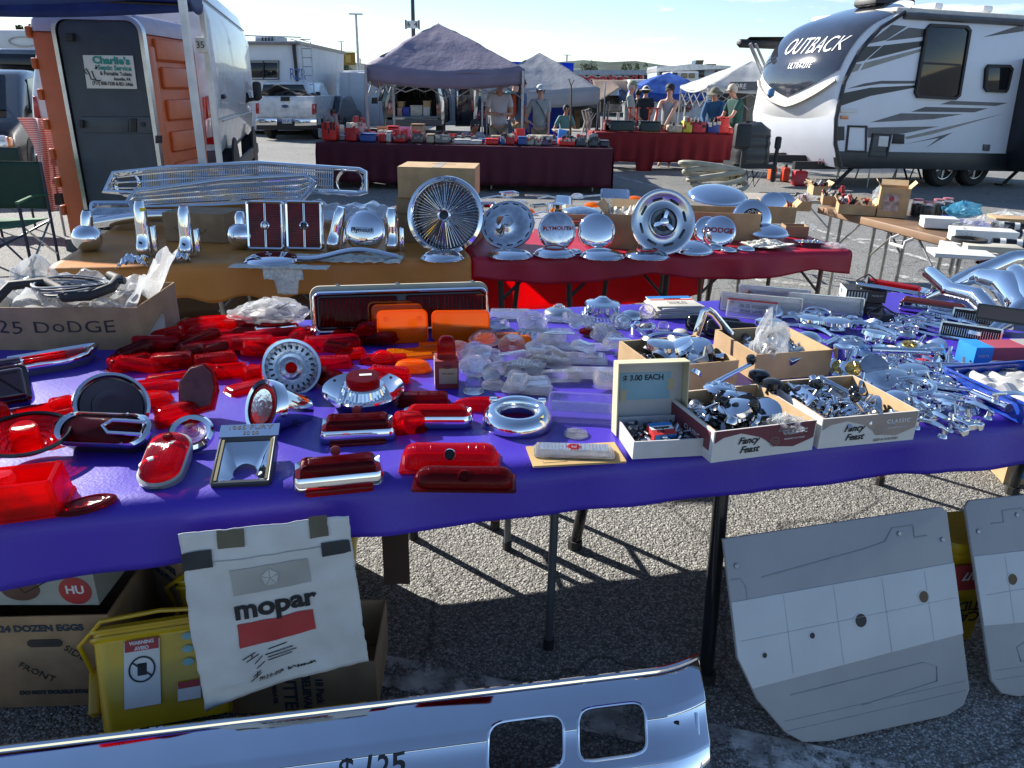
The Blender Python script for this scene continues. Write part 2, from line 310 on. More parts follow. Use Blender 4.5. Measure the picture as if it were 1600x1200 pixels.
# light poles
GALV=mat('galvanised',(.45,.46,.48),.4,.6);DPOLE=mat('dark_pole',(.06,.06,.07),.5,.3)
def pole(px,top,Y,r,label,m=GALV,head=True,sign=False,flag=False):
 p=aty(px,top,Y);t=th('light_pole',label,'light pole',(p .x,Y,0),group='light poles of the car park')
 b=MB();b .tube([(0,0,0),(0,0,p .z)],[r,r*.6],10);mk('pole',b,m,t)
 if head:b=MB();b .box((0,0,p .z),(1.2,.35,.1));mk('lamp_head',b,m,t)
 if sign:
  b=MB();b .box((0,-r-.1,aty(px,39,Y).z),(.5,.06,.28));s_=mk('number_sign',b,WHT,t)
  b=MB();b .box((-.27,-r-.1,aty(px,39,Y).z),(.03,.3,.34));b .box((.27,-r-.1,aty(px,39,Y).z),(.03,.3,.34));mk('sign_bracket',b,m,t)
  text('6  4',.26,INK,TR(0,-r-.15,aty(px,39,Y).z-.0,rx=90),t)
 if flag:
  z1=aty(px,82,Y).z;z0=aty(px,102,Y).z;b=MB();b .box((-.9,0,(z1+z0)/2),(1.3,.04,z1-z0));mk('banner',b,mat('banner',(.30,.17,.03),.7),t)
  b=MB();b .box((-.9,-.03,(z1+z0)/2),(.5,.02,(z1-z0)*.6));mk('banner_motif',b,mat('banner2',(.5,.34,.08),.7),t)
  b=MB();b .tube([(0,0,z1+.05),(-1.6,0,z1+.05)],.03,6);mk('banner_arm',b,m,t)
pole(556,22,75,.16,'tall lamp pole with a brown hanging banner',flag=True)
pole(533,65,150,.2,'thin distant lamp pole left of the banner pole')
pole(643,-60,34,.11,'dark lamp pole with a numbered sign above the purple canopy',DPOLE,False,True)
pole(886,86,130,.2,'distant lamp pole above the grey canopy roof');pole(563,92,160,.18,'very distant short lamp pole just right of the banner')
# ================================================================ VEHICLES
CARGLASS=mat('car_glass',(.012,.014,.017),.05,0,spec=.5);TYRE=mat('tyre',(.02,.02,.021),.75,bump=.3,bs=60);RIM=mat('alloy',(.55,.56,.58),.25,.9)
TAIL=mat('tail_lamp',(.42,.01,.015),.12,coat=1);HEADL=mat('head_lamp',(.75,.76,.78),.08,.3,coat=1);ORL=mat('indicator',(.8,.22,.03),.15,coat=.8)
def wheel(parent,x,y,r,wd=.22,side=1,spokes=5):
 t=MB();M=TR(x,y,r,ry=90)
 t .lathe([(r*.62,-wd/2),(r*.9,-wd/2),(r,-wd/2+.04),(r,wd/2-.04),(r*.9,wd/2),(r*.62,wd/2)],28,M,wrap=True);ty=mk('wheel',t,TYRE,parent)
 b=MB();b .lathe([(r*.63,-wd*.3),(r*.66,wd*.42*1),(r*.58,wd*.40),(r*.55,-wd*.1),(r*.2,0)],24,M)
 b .lathe([(r*.16,-.02),(r*.16,wd*.36),(r*.1,wd*.38)],12,M)
 b .lathe([(r*.63,-wd*.42),(r*.66,-wd*.42),(r*.63,-wd*.3)],24,M)
 for k in range(spokes):
  for sgn in(-1,1):
   b .box((r*.37,0,sgn*wd*.28),(r*.46,r*.13,wd*.12),M@Matrix .Rotation(2*PI*k/spokes,4,'Z'))
 mk('rim',b,RIM,ty);return ty
def prof_body(prof,w,r=.05,belt=1.0,tumble=.12):
 """side outline (y,z) swept across the width, narrowing above the belt line"""
 if sum(prof[i-1][0]*prof[i][1]-prof[i][0]*prof[i-1][1]for i in range(len(prof)))<0:prof=prof[::-1]
 b=MB();n=3;P=[(-r*1.5,-w),(-r*.4,-w+r*.4),(0,-w+r)];P+=[(0,-w*.3),(0,w*.3),(0,w-r),(-r*.4,w-r*.4),(-r*1.5,w)]
 b .sweep(prof,P);nv=[]
 for y,z,x in b .v:
  k=max(0,z-belt);nv .append((x*(1-tumble*k),y,z))
 b .v=nv;return b
def side_pane(pts,w,sx,belt,tumble,out=.006):
 b=MB();V=[]
 for y,z in pts:V .append((sx*(w*(1-tumble*max(0,z-belt))+out),y,z))
 V2=[(x-sx*.02,y,z)for x,y,z in V];b .loft([V2,V]);return b
# ---- black minivan at the left edge, nose to the left front
mv=th('minivan','black minivan parked nose out at the left edge, front wheel and mirror showing','minivan',(-8.02,10.75,0),rz=20)
BKP=mat('black_car_paint',(.014,.015,.017),.25,coat=.25);W_=.98
pr=[(0,.35),(-.05,.75),(.1,.95),(.9,1.08),(1.75,1.68),(2.4,1.76),(4.6,1.74),(5.0,1.3),(5.1,.5),(5.0,.28),(.2,.22)]
mk('body',prof_body(pr,W_,.09,1.05,.16),BKP,mv)
mk('windscreen',MB().loft([[(-.74,1.0,1.17),(.74,1.0,1.17),(.66,1.72,1.66),(-.66,1.72,1.66)],[(-.74,.97,1.19),(.74,.97,1.19),(.66,1.69,1.68),(-.66,1.69,1.68)]]),CARGLASS,mv)
for sx in(-1,1):
 mk('side_window',side_pane([(1.45,1.16),(1.95,1.62),(2.55,1.66),(2.6,1.14)],W_,sx,1.05,.16,.012),CARGLASS,mv)
 mk('side_window',side_pane([(2.7,1.14),(2.65,1.66),(3.7,1.66),(3.75,1.12)],W_,sx,1.05,.16,.012),CARGLASS,mv)
 wheel(mv,sx*(W_-.1),.95,.35);wheel(mv,sx*(W_-.1),4.1,.35)
 b=MB();b .sweep(circ(.42,20),[(0,-.02),(0,.02)],m=TR(sx*(W_-.01),.95,.38,ry=90));mk('wheel_arch',b,BLK,mv)
 b=MB();b .rbox((sx*(W_+.12),1.55,1.2),(.22,.12,.17),.05,n=3);b .box((sx*(W_+.0),1.57,1.15),(.14,.05,.05));mk('wing_mirror',b,BKP,mv)
 b=MB();b .rbox((sx*.74,.04,.78),(.36,.22,.2),.05);h=mk('headlight',b,HEADL,mv);b=MB();b .rbox((sx*.9,.06,.78),(.1,.23,.16),.03);mk('indicator',b,ORL,h)
 b=MB();b .box((sx*(W_+.01),2.45,.98),(.04,.18,.035));mk('door_handle',b,BKP,mv)
b=MB();b .rbox((0,-.06,.42),(1.9,.14,.3),.06);mk('bumper',b,BLK,mv)
b=MB();[b .box((0,-.03,.72+.05*k),(.9,.04,.02))for k in range(4)];mk('grille',b,CHD,mv)
b=MB();b .box((.25,1.23,1.36),(.14,.01,.12),TR(rx=0));b .box((.25,1.3,1.42),(.1,.01,.05));mk('windscreen_sticker',b,PAPER,mv)
# ---- car with roof box and camper behind
def simplecar(label,paint,px0,px1,ytop,Y,L=4.5,H=None,grp=None):
 a=aty(px0,ytop,Y);c=aty(px1,ytop,Y);w_=(c .x-a .x)/2;H=a .z
 t=th('parked_car',label,'car',((a .x+c .x)/2,Y,0));pr=[(0,.3),(-.02,.9),(.25,H*.62),(.8,H),(2.6,H),(3.4,H*.66),(L,H*.5),(L,.3)]
 mk('body',prof_body(pr,w_,.1,H*.6,.2),paint,t)
 b=MB();zz=H*.64;b .loft([[(-w_*.8,.22,zz),(w_*.8,.22,zz),(w_*.72,.72,H-.08),(-w_*.72,.72,H-.08)],[(-w_*.8,.27,zz),(w_*.8,.27,zz),(w_*.72,.77,H-.08),(-w_*.72,.77,H-.08)]]);b .m=Matrix .Translation((0,-.04,0));mk('rear_window',b,CARGLASS,t)
 for sx in(-1,1):wheel(t,sx*(w_-.1),.8,.33);b=MB();b .rbox((sx*(w_-.14),-.02,H*.5),(.22,.08,.3),.04);mk('tail_light',b,TAIL,t)
 return t,w_,H
GREYP=mat('grey_car_paint',(.16,.17,.19),.15,.4,coat=1);WHTP=mat('white_car_paint',(.72,.73,.74),.2,coat=1);NAVYP=mat('navy_car_paint',(.01,.013,.03),.15,coat=1)
c1,w1,H1=simplecar('silver grey car with roof bars behind the black minivan',GREYP,-70,72,112,17)
b=MB();b .box((0,1.2,H1+.06),(1.5,.06,.04));b .box((0,2.2,H1+.06),(1.5,.06,.04));mk('roof_bar',b,BLK,c1)
rb=th('roof_box','long glossy black roof box strapped on the car behind the minivan','roof box',(c1 .location .x,18.7,H1+.08));b=MB();b .slab(rrect(1.5,2.0,.35),0,.36,.16,4,rb=.1);mk('shell',b,BLKG,rb);b=MB();b .slab(rrect(1.46,1.9,.35),.30,.42,.1,3);mk('lid',b,GREYP,rb)
# ---- generic box-shaped rv
RVW=mat('rv_white',(.70,.71,.73),.35,var=.05,vs=2)
def rv(label,cat,px0,px1,yt,yb,Y,depth,m=RVW,name='camper'):
 t=th(name,label,cat,(0,0,0));b=MB();ext(b,rec(px0,yt,px1,yb),Y,depth,.08);mk('body',b,m,t);return t
t=rv('white camper with faded oval lettering badge far behind the black minivan','camper',-20,67,46,84,30,6)
b=MB();ext(b,rec(-22,78,67,84),29.9,.1);mk('trim_strip',b,CHD,t)
o=[(x,z)for x,z in circ(.55,24,.18)];c_=aty(36,65,29.95);b=MB();b .sweep([(x+c_ .x,y+c_ .z)for x,y in o],[(0,0),(0,.02),(-.04,.02),(-.04,0)],wrap=True,m=XZ(29.95,.02));mk('badge',b,CHD,t)
b=MB();ext(b,rec(40,40,62,46),30.5,2,.1);mk('roof_unit',b,RVW,t);b=MB();ext(b,rec(-15,84,60,96),30.2,5,.05);mk('lower_body',b,RVW,t)
t=rv('white motorhome with a rear ladder and one dark window behind the white pickup','motorhome',340,467,66,205,27.6,7,name='motorhome')
b=MB();ext(b,rec(338,64,468,69),27.4,7.2,.05);mk('roof_edge',b,CHD,t)
b=MB();ext(b,rec(387,96,435,123),27.57,.05,.1);wn=mk('window',b,CARGLASS,t);b=MB();b .sweep(pz(rec(387,96,435,123),27.52),[(0,0),(.03,0),(.03,.04),(0,.04)],wrap=True,m=XZ(27.5,.04));mk('window_frame',b,BLK,wn);b=MB();ext(b,rec(410.5,96,412,123),27.5,.03);mk('window_mullion',b,BLK,wn)
b=MB();ext(b,rec(397,56,433,67),28.3,1.2,.12,3);ac=mk('roof_air_conditioner',b,RVW,t);b=MB();[ext(b,rec(409+5*k,58,411+5*k,64),28.27,.03)for k in range(4)];mk('grille',b,BLK,ac)
b=MB();ext(b,[(456,70),(461,70),(466,128),(462,128)],27.5,.08);mk('black_downpipe',b,BLK,t)
A=aty(471,66,27.5);b=MB();x0=A .x
for dx in(0,.32):b .tube([(x0+dx,27.45,1.0),(x0+dx,27.45,A .z),(x0+dx-.4,27.6,A .z+.1)],.02,6)
[b .tube([(x0,27.45,1.1+.28*k),(x0+.32,27.45,1.1+.28*k)],.015,5)for k in range(8)];b .tube([(x0,27.5,A .z+.15),(x0-2.2,27.5,A .z+.17)],.02,6);mk('ladder',b,GALV,t)
text('RZR',.5,mat('blue_print',(.05,.12,.4),.5),TR(aty(467,117,27.5).x+.02,27.3,aty(467,117,27.5).z,rx=90,rz=70),t)
# ---- white pickup, tail towards the table
Yp=25.0;t=th('pickup_truck','white pickup truck with its tailgate to the market and a jacket over the bed','pickup truck',(0,0,0))
b=MB();ext(b,[(401,150),(399,190),(401,196),(492,196),(494,188),(491,150)],Yp,5.4,.05);mk('body',b,WHTP,t)
b=MB();ext(b,[(409,129),(404,152),(487,152),(476,130),(470,127),(414,127)],Yp+1.9,2.6,.1,3);mk('cab',b,WHTP,t)
b=MB();ext(b,[(411,132),(407,151),(481,151),(473,132)],Yp+1.84,.06,.02);mk('rear_window',b,CARGLASS,t)
b=MB();ext(b,rec(402,152.5,489,183),Yp-.03,.04,.02);mk('tailgate',b,WHTP,t)
b=MB();ext(b,rec(438,151,452,158),Yp-.07,.05,.02);mk('tailgate_handle',b,BLK,t)
b=MB();c_=aty(446,166,Yp);b .sweep([(x+c_ .x,y+c_ .z)for x,y in circ(.11,20,.045)],[(0,0),(0,.03)],m=XZ(Yp-.06,.03));mk('badge',b,mat('badge_blue',(.02,.05,.2),.2),t)
text('FORD',.05,CH,TR(c_ .x,Yp-.1,c_ .z,rx=90),t)
for p_ in(rec(399,161,404.5,178),rec(487,162,492.5,179)):b=MB();ext(b,p_,Yp-.05,.2,.02);mk('tail_light',b,TAIL,t)
for q_ in(rec(399,185,433,196),rec(460,186,495,197)):b=MB();ext(b,q_,Yp-.18,.16,.03);mk('chrome_bumper',b,CH,t)
b=MB();ext(b,rec(400,190,494,203),Yp-.1,.2,.03);mk('underbody',b,BLK,t)
b=MB();ext(b,rec(440.5,185,456,193),Yp-.2,.03,.01);pl_=mk('number_plate',b,PAPER,t);text('HIWAY',.16,mat('plate_blue',(.03,.1,.4),.5),TR(aty(448,189,Yp).x,Yp-.21,aty(448,189,Yp).z,rx=90),t)
for px_ in(408,484):q=aty(px_,200,Yp);wheel(t,q .x,Yp+1.0,.4,.26);wheel(t,q .x,Yp+4.6,.4,.26)
for px_,s_ in((401,-1),(489,1)):q=aty(px_,152,Yp+2.6);b=MB();b .rbox((q .x+s_*.12,Yp+2.8,q .z+.03),(.2,.1,.3),.04);mk('wing_mirror',b,BLK,t)
b=MB();q=aty(440,150,Yp+.1);rj=random .Random(3)
b .grid(lambda u,v:(q .x-.7+1.6*u,Yp+.15+v*.9,q .z+.02+.28*math .exp(-((u-.35)*4)**2)*(1-v*.5)+.12*noise .noise(Vector((u*6,v*4,3)))),24,10)
mk('jacket',b,mat('dark_jacket',(.05,.05,.052),.9,bump=.3),label='dark jacket draped over the tailgate of the white pickup',cat='jacket',thick=.02)
# ---- white cargo van behind the toilet
Yv=10.4;t=th('cargo_van','tall silver white cargo van parked behind the orange portable toilet','van',(0,0,0));VP=mat('van_silver',(.74,.75,.78),.28,0,coat=.6)
b=MB();pts=[(88,-20),(82,60),(76,150),(80,240),(100,262),(322,262),(338,240),(340,140),(326,30),(300,-35),(270,-50),(110,-45)]
ext(b,pts,Yv,6.0,.12,3);mk('body',b,VP,t)
b=MB();ext(b,[(83,150),(79,150),(82,182),(92,186)],Yv-.03,.05,.02);mk('tail_light',b,TAIL,t)
b=MB();ext(b,[(315,152),(324,149),(330,180),(335,226),(322,226)],Yv-.05,.12,.03);tl_=mk('tail_light',b,TAIL,t);b=MB();ext(b,[(319,187),(328,182),(331,214),(322,216)],Yv-.07,.05,.02);mk('reversing_lamp',b,HEADL,tl_)
b=MB();ext(b,rec(80,236,340,262),Yv-.12,.2,.04);mk('rear_bumper',b,mat('bumper_grey',(.07,.07,.08),.5),t)
b=MB();ext(b,[(205,-45),(206.5,-45),(212,240),(210,240)],Yv-.012,.012);mk('door_gap',b,BLK,t)
xs=aty(339,150,Yv).x
for zs,ye in((2.15,5.8),(1.15,5.2),(2.6,5.8)):b=MB();b .tube([(xs+.015-(.06 if zs>2 else 0),Yv+.2,zs),(xs+.02-(.06 if zs>2 else 0),Yv+ye,zs-.02)],.012,5);mk('body_crease',b,mat('crease',(.3,.31,.33),.4),t)
b=MB();b .box((xs+.0,Yv+3.0,.42),(.04,5.6,.18));mk('sill_moulding',b,mat('bumper_grey',(.07,.07,.08),.5),t)
b=MB();b .loft([[(xs-.1,Yv+4.3,1.3),(xs-.1,Yv+5.5,1.3),(xs-.2,Yv+5.3,1.95),(xs-.2,Yv+4.3,1.95)],[(xs+.03,Yv+4.3,1.3),(xs+.03,Yv+5.5,1.3),(xs-.05,Yv+5.3,1.95),(xs-.05,Yv+4.3,1.95)]]);mk('cab_window',b,CARGLASS,t)
b=MB();b .rbox((xs+.14,Yv+5.3,1.5),(.16,.16,.34),.05);b .box((xs+.05,Yv+5.3,1.35),(.2,.06,.06));mk('wing_mirror',b,BLK,t)
b=MB();b .rbox((xs+.03,Yv+.5,1.45),(.05,.22,.06),.02);mk('door_handle',b,BLK,t)
wheel(t,xs-.1,Yv+1.4,.36,.22);wheel(t,xs-.1,Yv+5.0,.36,.22)
for yy in(1.4,5.0):b=MB();b .sweep(circ(.45,20),[(0,-.015),(0,.015)],m=TR(xs+.01,Yv+yy,.42,ry=90));mk('wheel_arch',b,BLK,t)
t .matrix_world=TR(xs,Yv,0,rz=14)@TR(-xs,-Yv,0)
# ---- enclosed trailers, suv with open hatch, dark van
t=rv('grey fronted enclosed trailer with its side door open, left of the purple canopy','trailer',516,571,112,190,36,5,mat('trailer_grey',(.42,.45,.5),.4,var=.05),'enclosed_trailer')
b=MB();ext(b,rec(505,113,512,195),34.5,.1,.03);mk('open_door',b,WHTP,t);b=MB();ext(b,rec(512,117,523,190),35.8,.1);mk('red_interior',b,mat('dark_red_paint',(.2,.02,.02),.5),t);b=MB();ext(b,rec(514,110,572,115),35.6,.5,.05);mk('roof_edge',b,WHTP,t)
t=rv('long white enclosed trailer filling the space under the purple canopy','trailer',530,712,113,196,31,2.4,mat('trailer_white',(.62,.64,.68),.4,var=.04),'enclosed_trailer')
b=MB();[ext(b,rec(x,115,x+.7,194),30.985,.02)for x in range(545,712,24)];mk('panel_seam',b,CHD,t,kind='stuff');b=MB();ext(b,rec(523,121,530,193),30.6,.5,.05);mk('corner_post',b,WHTP,t)
Ys=24;t=th('sport_utility_vehicle','dark green grey utility vehicle with its tailgate raised and cargo on show','suv',(0,0,0));SP=mat('suv_paint',(.05,.065,.07),.15,.3,coat=1)
# a hollow shell: left and right side, floor, roof, so that the load bay is open
b=MB();ext(b,[(603,136),(596,160),(600,195),(615,195),(616,160),(622,136)],Ys,4.2,.04);ext(b,[(678,136),(682,160),(682,195),(690,195),(689,160),(684,136)],Ys,4.2,.04);mk('side_panel',b,SP,t)
b=MB();ext(b,[(606,128),(603,137),(684,137),(681,128)],Ys+.15,3.6,.04);mk('roof',b,SP,t)
b=MB();ext(b,rec(603,181,688,195),Ys,4.2,.04);mk('load_floor',b,SP,t);b=MB();ext(b,rec(604,137,686,181),Ys+2.2,.1);mk('seat_backs',b,BLK,t)
b=MB();ext(b,[(622,123),(616,136),(686,136),(676,122),(650,119)],Ys-.75,.12,.04);hg=mk('raised_tailgate',b,SP,t);b=MB();ext(b,[(625,126),(621,134),(680,134),(673,126)],Ys-.78,.03);mk('tailgate_glass',b,CARGLASS,hg)
b=MB();A=aty(620,136,Ys);B_=aty(684,136,Ys);b .tube([(A .x,Ys-.6,A .z),(A .x,Ys,A .z-.5)],.02,6);b .tube([(B_ .x,Ys-.6,A .z),(B_ .x,Ys,A .z-.5)],.02,6);mk('gas_strut',b,BLK,t)
for p_ in(rec(606,160,614.5,178),rec(682,160,688,178)):b=MB();ext(b,p_,Ys-.05,.1,.02);mk('tail_light',b,mat('smoked_lamp',(.25,.06,.05),.1,coat=1),t)
b=MB();ext(b,[(597,137),(602,137),(600,158),(590,158)],Ys+1.2,1.0,.02);mk('side_window',b,CARGLASS,t);b=MB();ext(b,rec(580,152,589,162),Ys+2.6,.15,.03);mk('wing_mirror',b,BLK,t)
b=MB();ext(b,rec(602,187,690,197),Ys-.12,.14,.03);mk('bumper',b,mat('bumper_grey',(.07,.07,.08),.5),t)
for px_ in(605,684):q=aty(px_,190,Ys);wheel(t,q .x,Ys+.9,.38,.24)
for(x0,y0,x1,y1),nm,mm,lb in[((641,165,660,181),'storage_box',mat('tub',(.5,.48,.42),.3),'clear tub of parts in the back of the open vehicle'),((629,168,640,181),'bag',mat('blue_bag',(.02,.06,.4),.5),'blue bag in the back of the open vehicle'),((620,169,628,181),'storage_box',mat('tub2',(.55,.35,.32),.5),'small pink box in the back of the open vehicle'),((661,168,672,181),'storage_box',mat('tub3',(.6,.6,.58),.5),'white box at the right in the open load bay'),((661,158,673,168),'storage_box',KRAFT,'cardboard box stacked at the right in the open load bay'),((621,159,630,168),'storage_box',KRAFT,'cardboard box stacked at the left in the open load bay')]:
 b=MB();ext(b,rec(x0,y0,x1,y1),Ys+.3,.5,.03);tt=th(nm,lb,'bag' if nm=='bag' else 'box');mk('body',b,mm,tt);b=MB();ext(b,rec(x0-.5,y0-.5,x1+.5,y0+1.6),Ys+.28,.54,.01);mk('rim',b,mm,tt)
text('PM',.36,mat('print_teal',(.25,.5,.5),.5),TR(aty(646,146,Ys+.5).x,Ys+2.1,aty(646,146,Ys+2.1).z,rx=90,rz=0),t)
t=th('cargo_van','dark navy van with a red tail light parked right of the white trailer','van');b=MB();ext(b,[(713,118),(711,198),(741,198),(741,140),(737,118)],27,5,.08);mk('body',b,NAVYP,t);b=MB();ext(b,rec(735.5,156,741,175),26.95,.1,.02);mk('tail_light',b,TAIL,t)
b=MB();ext(b,rec(713,140,716,170),26.95,.1,.02);mk('door_handle',b,CHW,t);b=MB();ext(b,rec(715,126,734,148),26.96,.05,.02);mk('rear_window',b,CARGLASS,t);q=aty(738,190,27);wheel(t,q .x,28,.36)
simplecar('dark jeep like car showing between the pickup and the enclosed trailer',BKP,497,528,150,27)
simplecar('grey parked car glimpsed behind the man in the pale shirt',GREYP,740,764,150,30)
# ================================================================ PORTABLE TOILET
Yt=7.6;t=th('portable_toilet','orange portable toilet with a dark grey door and a septic service sticker','portable toilet');ORG=mat('orange_plastic',(.62,.125,.03),.42,var=.08,vs=5,bump=.1,bs=30);TG=mat('toilet_door',(.045,.058,.078),.42,var=.1,bump=.2,bs=200);ROOF=mat('pale_roof_plastic',(.55,.5,.62),.4,var=.06,transl=.25)
A=aty(76,200,Yt);B_=aty(240,200,Yt);xl,xr=A .x,B_ .x;ztop=aty(150,22,Yt).z;zro=aty(240,52,Yt).z;dpt=1.15
b=MB();b .rbox(((xl+xr)/2,Yt+dpt/2,zro/2+.06),(xr-xl,dpt,zro-.12),.03);mk('cabin',b,ORG,t)
b=MB();b .slab([(x+(xl+xr)/2,y+Yt+dpt/2)for x,y in rrect(xr-xl+.02,dpt+.02,.08)],zro,ztop+.02,.12,4);mk('roof',b,ROOF,t)
b=MB();b .box(((xl+xr)/2,Yt+dpt/2,.06),(xr-xl+.06,dpt+.1,.12));mk('base',b,mat('grey_base',(.1,.1,.11),.6),t)
dx0,dx1=aty(102,120,Yt).x,aty(236,120,Yt).x;dz1=aty(160,27,Yt).z;dc=(dx0+dx1)/2
do_=[(x+dc,y+dz1/2+.1)for x,y in rrect(dx1-dx0,dz1-.2,.13,6)]
do_=[(x,y if y>.6 else(.2 if y<.3 else y))for x,y in do_]
b=MB();b .slab(off(do_,-.03),0,.05,.01,m=XZ(Yt-.05,.05));dr=mk('door',b,TG,t)
b=MB();b .sweep(do_,[(-.025,0),(.012,0),(.012,.07),(-.025,.07)],wrap=True,m=XZ(Yt-.075,.07));mk('door_frame',b,ALU,t)
b=MB();ext(b,[(127,182),(240,182),(243,209),(131,208)],Yt-.065,.02,.015);mk('handle_panel',b,mat('toilet_panel',(.06,.075,.095),.4),dr)
b=MB();ext(b,rec(203,185,213,206),Yt-.08,.02,.01);mk('handle_recess',b,BLK,dr);b=MB();ext(b,rec(190,186,200,206),Yt-.075,.015,.005);mk('latch',b,TG,dr);b=MB();b .sweep([(x+aty(229,194,Yt).x,y+aty(229,194,Yt).z)for x,y in circ(.022,12)],[(0,0),(0,.02)],m=XZ(Yt-.08,.02));mk('lock',b,BLK,dr)
for zz in(52,63):pass
for q_ in(rec(101,52,113,64),rec(123,188,129,200),rec(242,212,250,224)):b=MB();ext(b,q_,Yt-.1,.05,.01);mk('hinge',b,BLK,dr)
b=MB();ext(b,[(129,86),(207,87),(214,139),(136,138)],Yt-.07,.01,.001);st=mk('sticker',b,PAPER,dr)
TEAL=mat('teal_print',(.02,.30,.26),.5)
def onT(px,py):q=aty(px,py,Yt-.075);return(q .x,q .y,q .z)
for s_,px_,py_,sz,mm,bo,sx in[("Charlie's",173.5,95,.085,TEAL,.004,1.15),('Septic Service',179,106.5,.058,TEAL,.002,.95),('& Portable Toilets',181,115.5,.047,INK,.001,.85),('Annville, PA',191,124,.038,INK,.001,.85),('(717) 838-7228 & 821-3466',176,131,.042,INK,.001,.8)]:
 x,y,z=onT(px_,py_);text(s_,sz,mm,TR(x,y,z,rx=90,ry=0)@Matrix .Rotation(R(-1.0),4,'Z'),dr,bold=bo,sx=sx)
x,y,z=onT(145,120);strokes([[(-.05,.02),(-.07,.05),(-.05,.07),(-.03,.03),(-.02,-.02),(.03,-.03)],[(0,.05),(.01,.0),(.03,-.03),(.07,-.03)],[(.06,.085),(.03,.07)],[(.045,.1),(.045,.065)]],.006,INK,TR(x,y,z,rx=90),dr,'printed_emblem')
# ribbed side and corner posts
b=MB()
for k,(zz,dd)in enumerate([(2.0,.9),(1.75,.75),(1.45,.7),(1.15,.7),(.85,.65),(.5,.65)]):b .rbox((xr+.015,Yt+dpt/2+.1,zz-.1),(.05,dd,.2),.02)
mk('side_rib',b,ORG,t,kind='stuff')
b=MB();b .rbox((xr+.01,Yt+.12,zro/2),(.05,.16,zro-.2),.02);b .rbox((xr+.01,Yt+dpt-.08,zro/2),(.06,.14,zro-.2),.02);mk('corner_post',b,ORG,t)
b=MB();[b .rbox((xl-.015,Yt+.02,.4+.27*k),(.05,.08,.1),.015)for k in range(7)];mk('edge_lug',b,ORG,t,kind='stuff')
# ---------------------------------------------------------------- folded stand with striped cloth, left of the toilet
fs=th('folded_canopy_frame','folded grey canopy frame standing left of the portable toilet','canopy frame',(-5.0,8.35,0))
for k,(dx,dy)in enumerate([(0,0),(.1,.03),(.2,.05),(.28,.1),(.05,.14),(.17,.16)]):
 b=MB();z0=0 if k in(0,2,4)else .3;b .tube([(dx,dy,z0),(dx,dy,1.0)],.014,6);mk('leg',b,GALV,fs)
b=MB();b .box((.14,.08,.62),(.36,.2,.05));b .box((.02,.0,.40),(.08,.08,.12));b .box((.2,.05,.3),(.2,.1,.04));b .box((.14,.08,.85),(.34,.2,.06));mk('bracket',b,BLK,fs)
SC=mat('red_striped_cloth',(.72,.6,.6),.85,transl=.35)
tn=SC .node_tree;wv=tn .nodes .new('ShaderNodeTexWave');wv .bands_direction='Z';wv .inputs['Scale'].default_value=14;tcx=tn .nodes .new('ShaderNodeTexCoord');tn .links .new(tcx .outputs['Object'],wv .inputs[0])
mxx=tn .nodes .new('ShaderNodeMix');mxx .data_type='RGBA';mxx .inputs[6].default_value=(.72,.66,.66,1);mxx .inputs[7].default_value=(.5,.16,.17,1);tn .links .new(wv .outputs[0],mxx .inputs[0]);tn .links .new(mxx .outputs[2],tn .nodes['Principled BSDF'].inputs['Base Color']);[tn .links .new(mxx .outputs[2],n_ .inputs[0])for n_ in tn .nodes if n_ .type=='BSDF_TRANSLUCENT']
b=MB();b .grid(lambda u,v:(-.22+.6*u+.05*math .sin(v*3+u*5),-.12+.08*math .sin(u*12+v*2)+.1*v,1.24-(.42+(.55*math .exp(-((u-.3)*3.2)**2)))*v),28,20)
o=mk('striped_cloth',b,SC,loc=(-4.97,8.35,0),label='red and white striped cloth draped over the folded canopy frame',cat='cloth',thick=.004)
# ================================================================ CARAVAN
Yc=14.2;t=th('travel_trailer','large white travel trailer with a curved dark front window and grey flashes','travel trailer')
XC=aty(1305,262,Yc).x;MCV=TR(XC,Yc,0,rz=18)@TR(-XC,-Yc,0);MCI=MCV .inverted();aty_world=aty
def aty(x,y,Y):
 c_=MCI@CAM;d=MCI .to_3x3()@_ray(x,y);return c_+d*((Y-c_ .y)/d .y)
WCV=mat('caravan_side',(.74,.77,.83),.35,var=.03,vs=2);CAPM=mat('caravan_cap',(.88,.88,.87),.3,coat=.4,var=.03)
side=[(1310,262),(1302,225),(1303,185),(1316,130),(1340,82),(1372,45),(1410,20),(1640,32),(1640,262)]
b=MB();ext(b,side,Yc,2.45,.02);mk('body',b,WCV,t)
S0=[aty(x,y,Yc)for x,y in[(1312,262),(1303,225),(1304,185),(1317,128),(1341,80),(1374,43),(1412,19)]]
C0=[aty(x,y,Yc+1.2)for x,y in[(1264,258),(1252,222),(1238,190),(1230,152),(1244,95),(1290,38),(1385,3)]]
def lerpl(L,v):
 v=max(0,min(1,v))*(len(L)-1);i=min(int(v),len(L)-2);f=v-i
 p0,p1,p2,p3=L[max(i-1,0)],L[i],L[i+1],L[min(i+2,len(L)-1)]
 return .5*((2*p1)+(p2-p0)*f+(2*p0-5*p1+4*p2-p3)*f*f+(-p0+3*p1-3*p2+p3)*f**3)
def capf(u,v,o_=0):
 s=lerpl(S0,v);c=lerpl(C0,v);uu=abs(u*2-1);k=(1-uu**2.6)**.55
 x=s .x+(c .x-s .x)*k;z=s .z+(c .z-s .z)*k-0;y=Yc+2.42*u+.01
 return Vector((x-o_*(1 if uu<.97 else 0),y-o_*.45,z+o_*.5))
b=MB();b .grid(lambda u,v:capf(u,v),40,40);mk('front_cap',b,CAPM,t,ang=60)
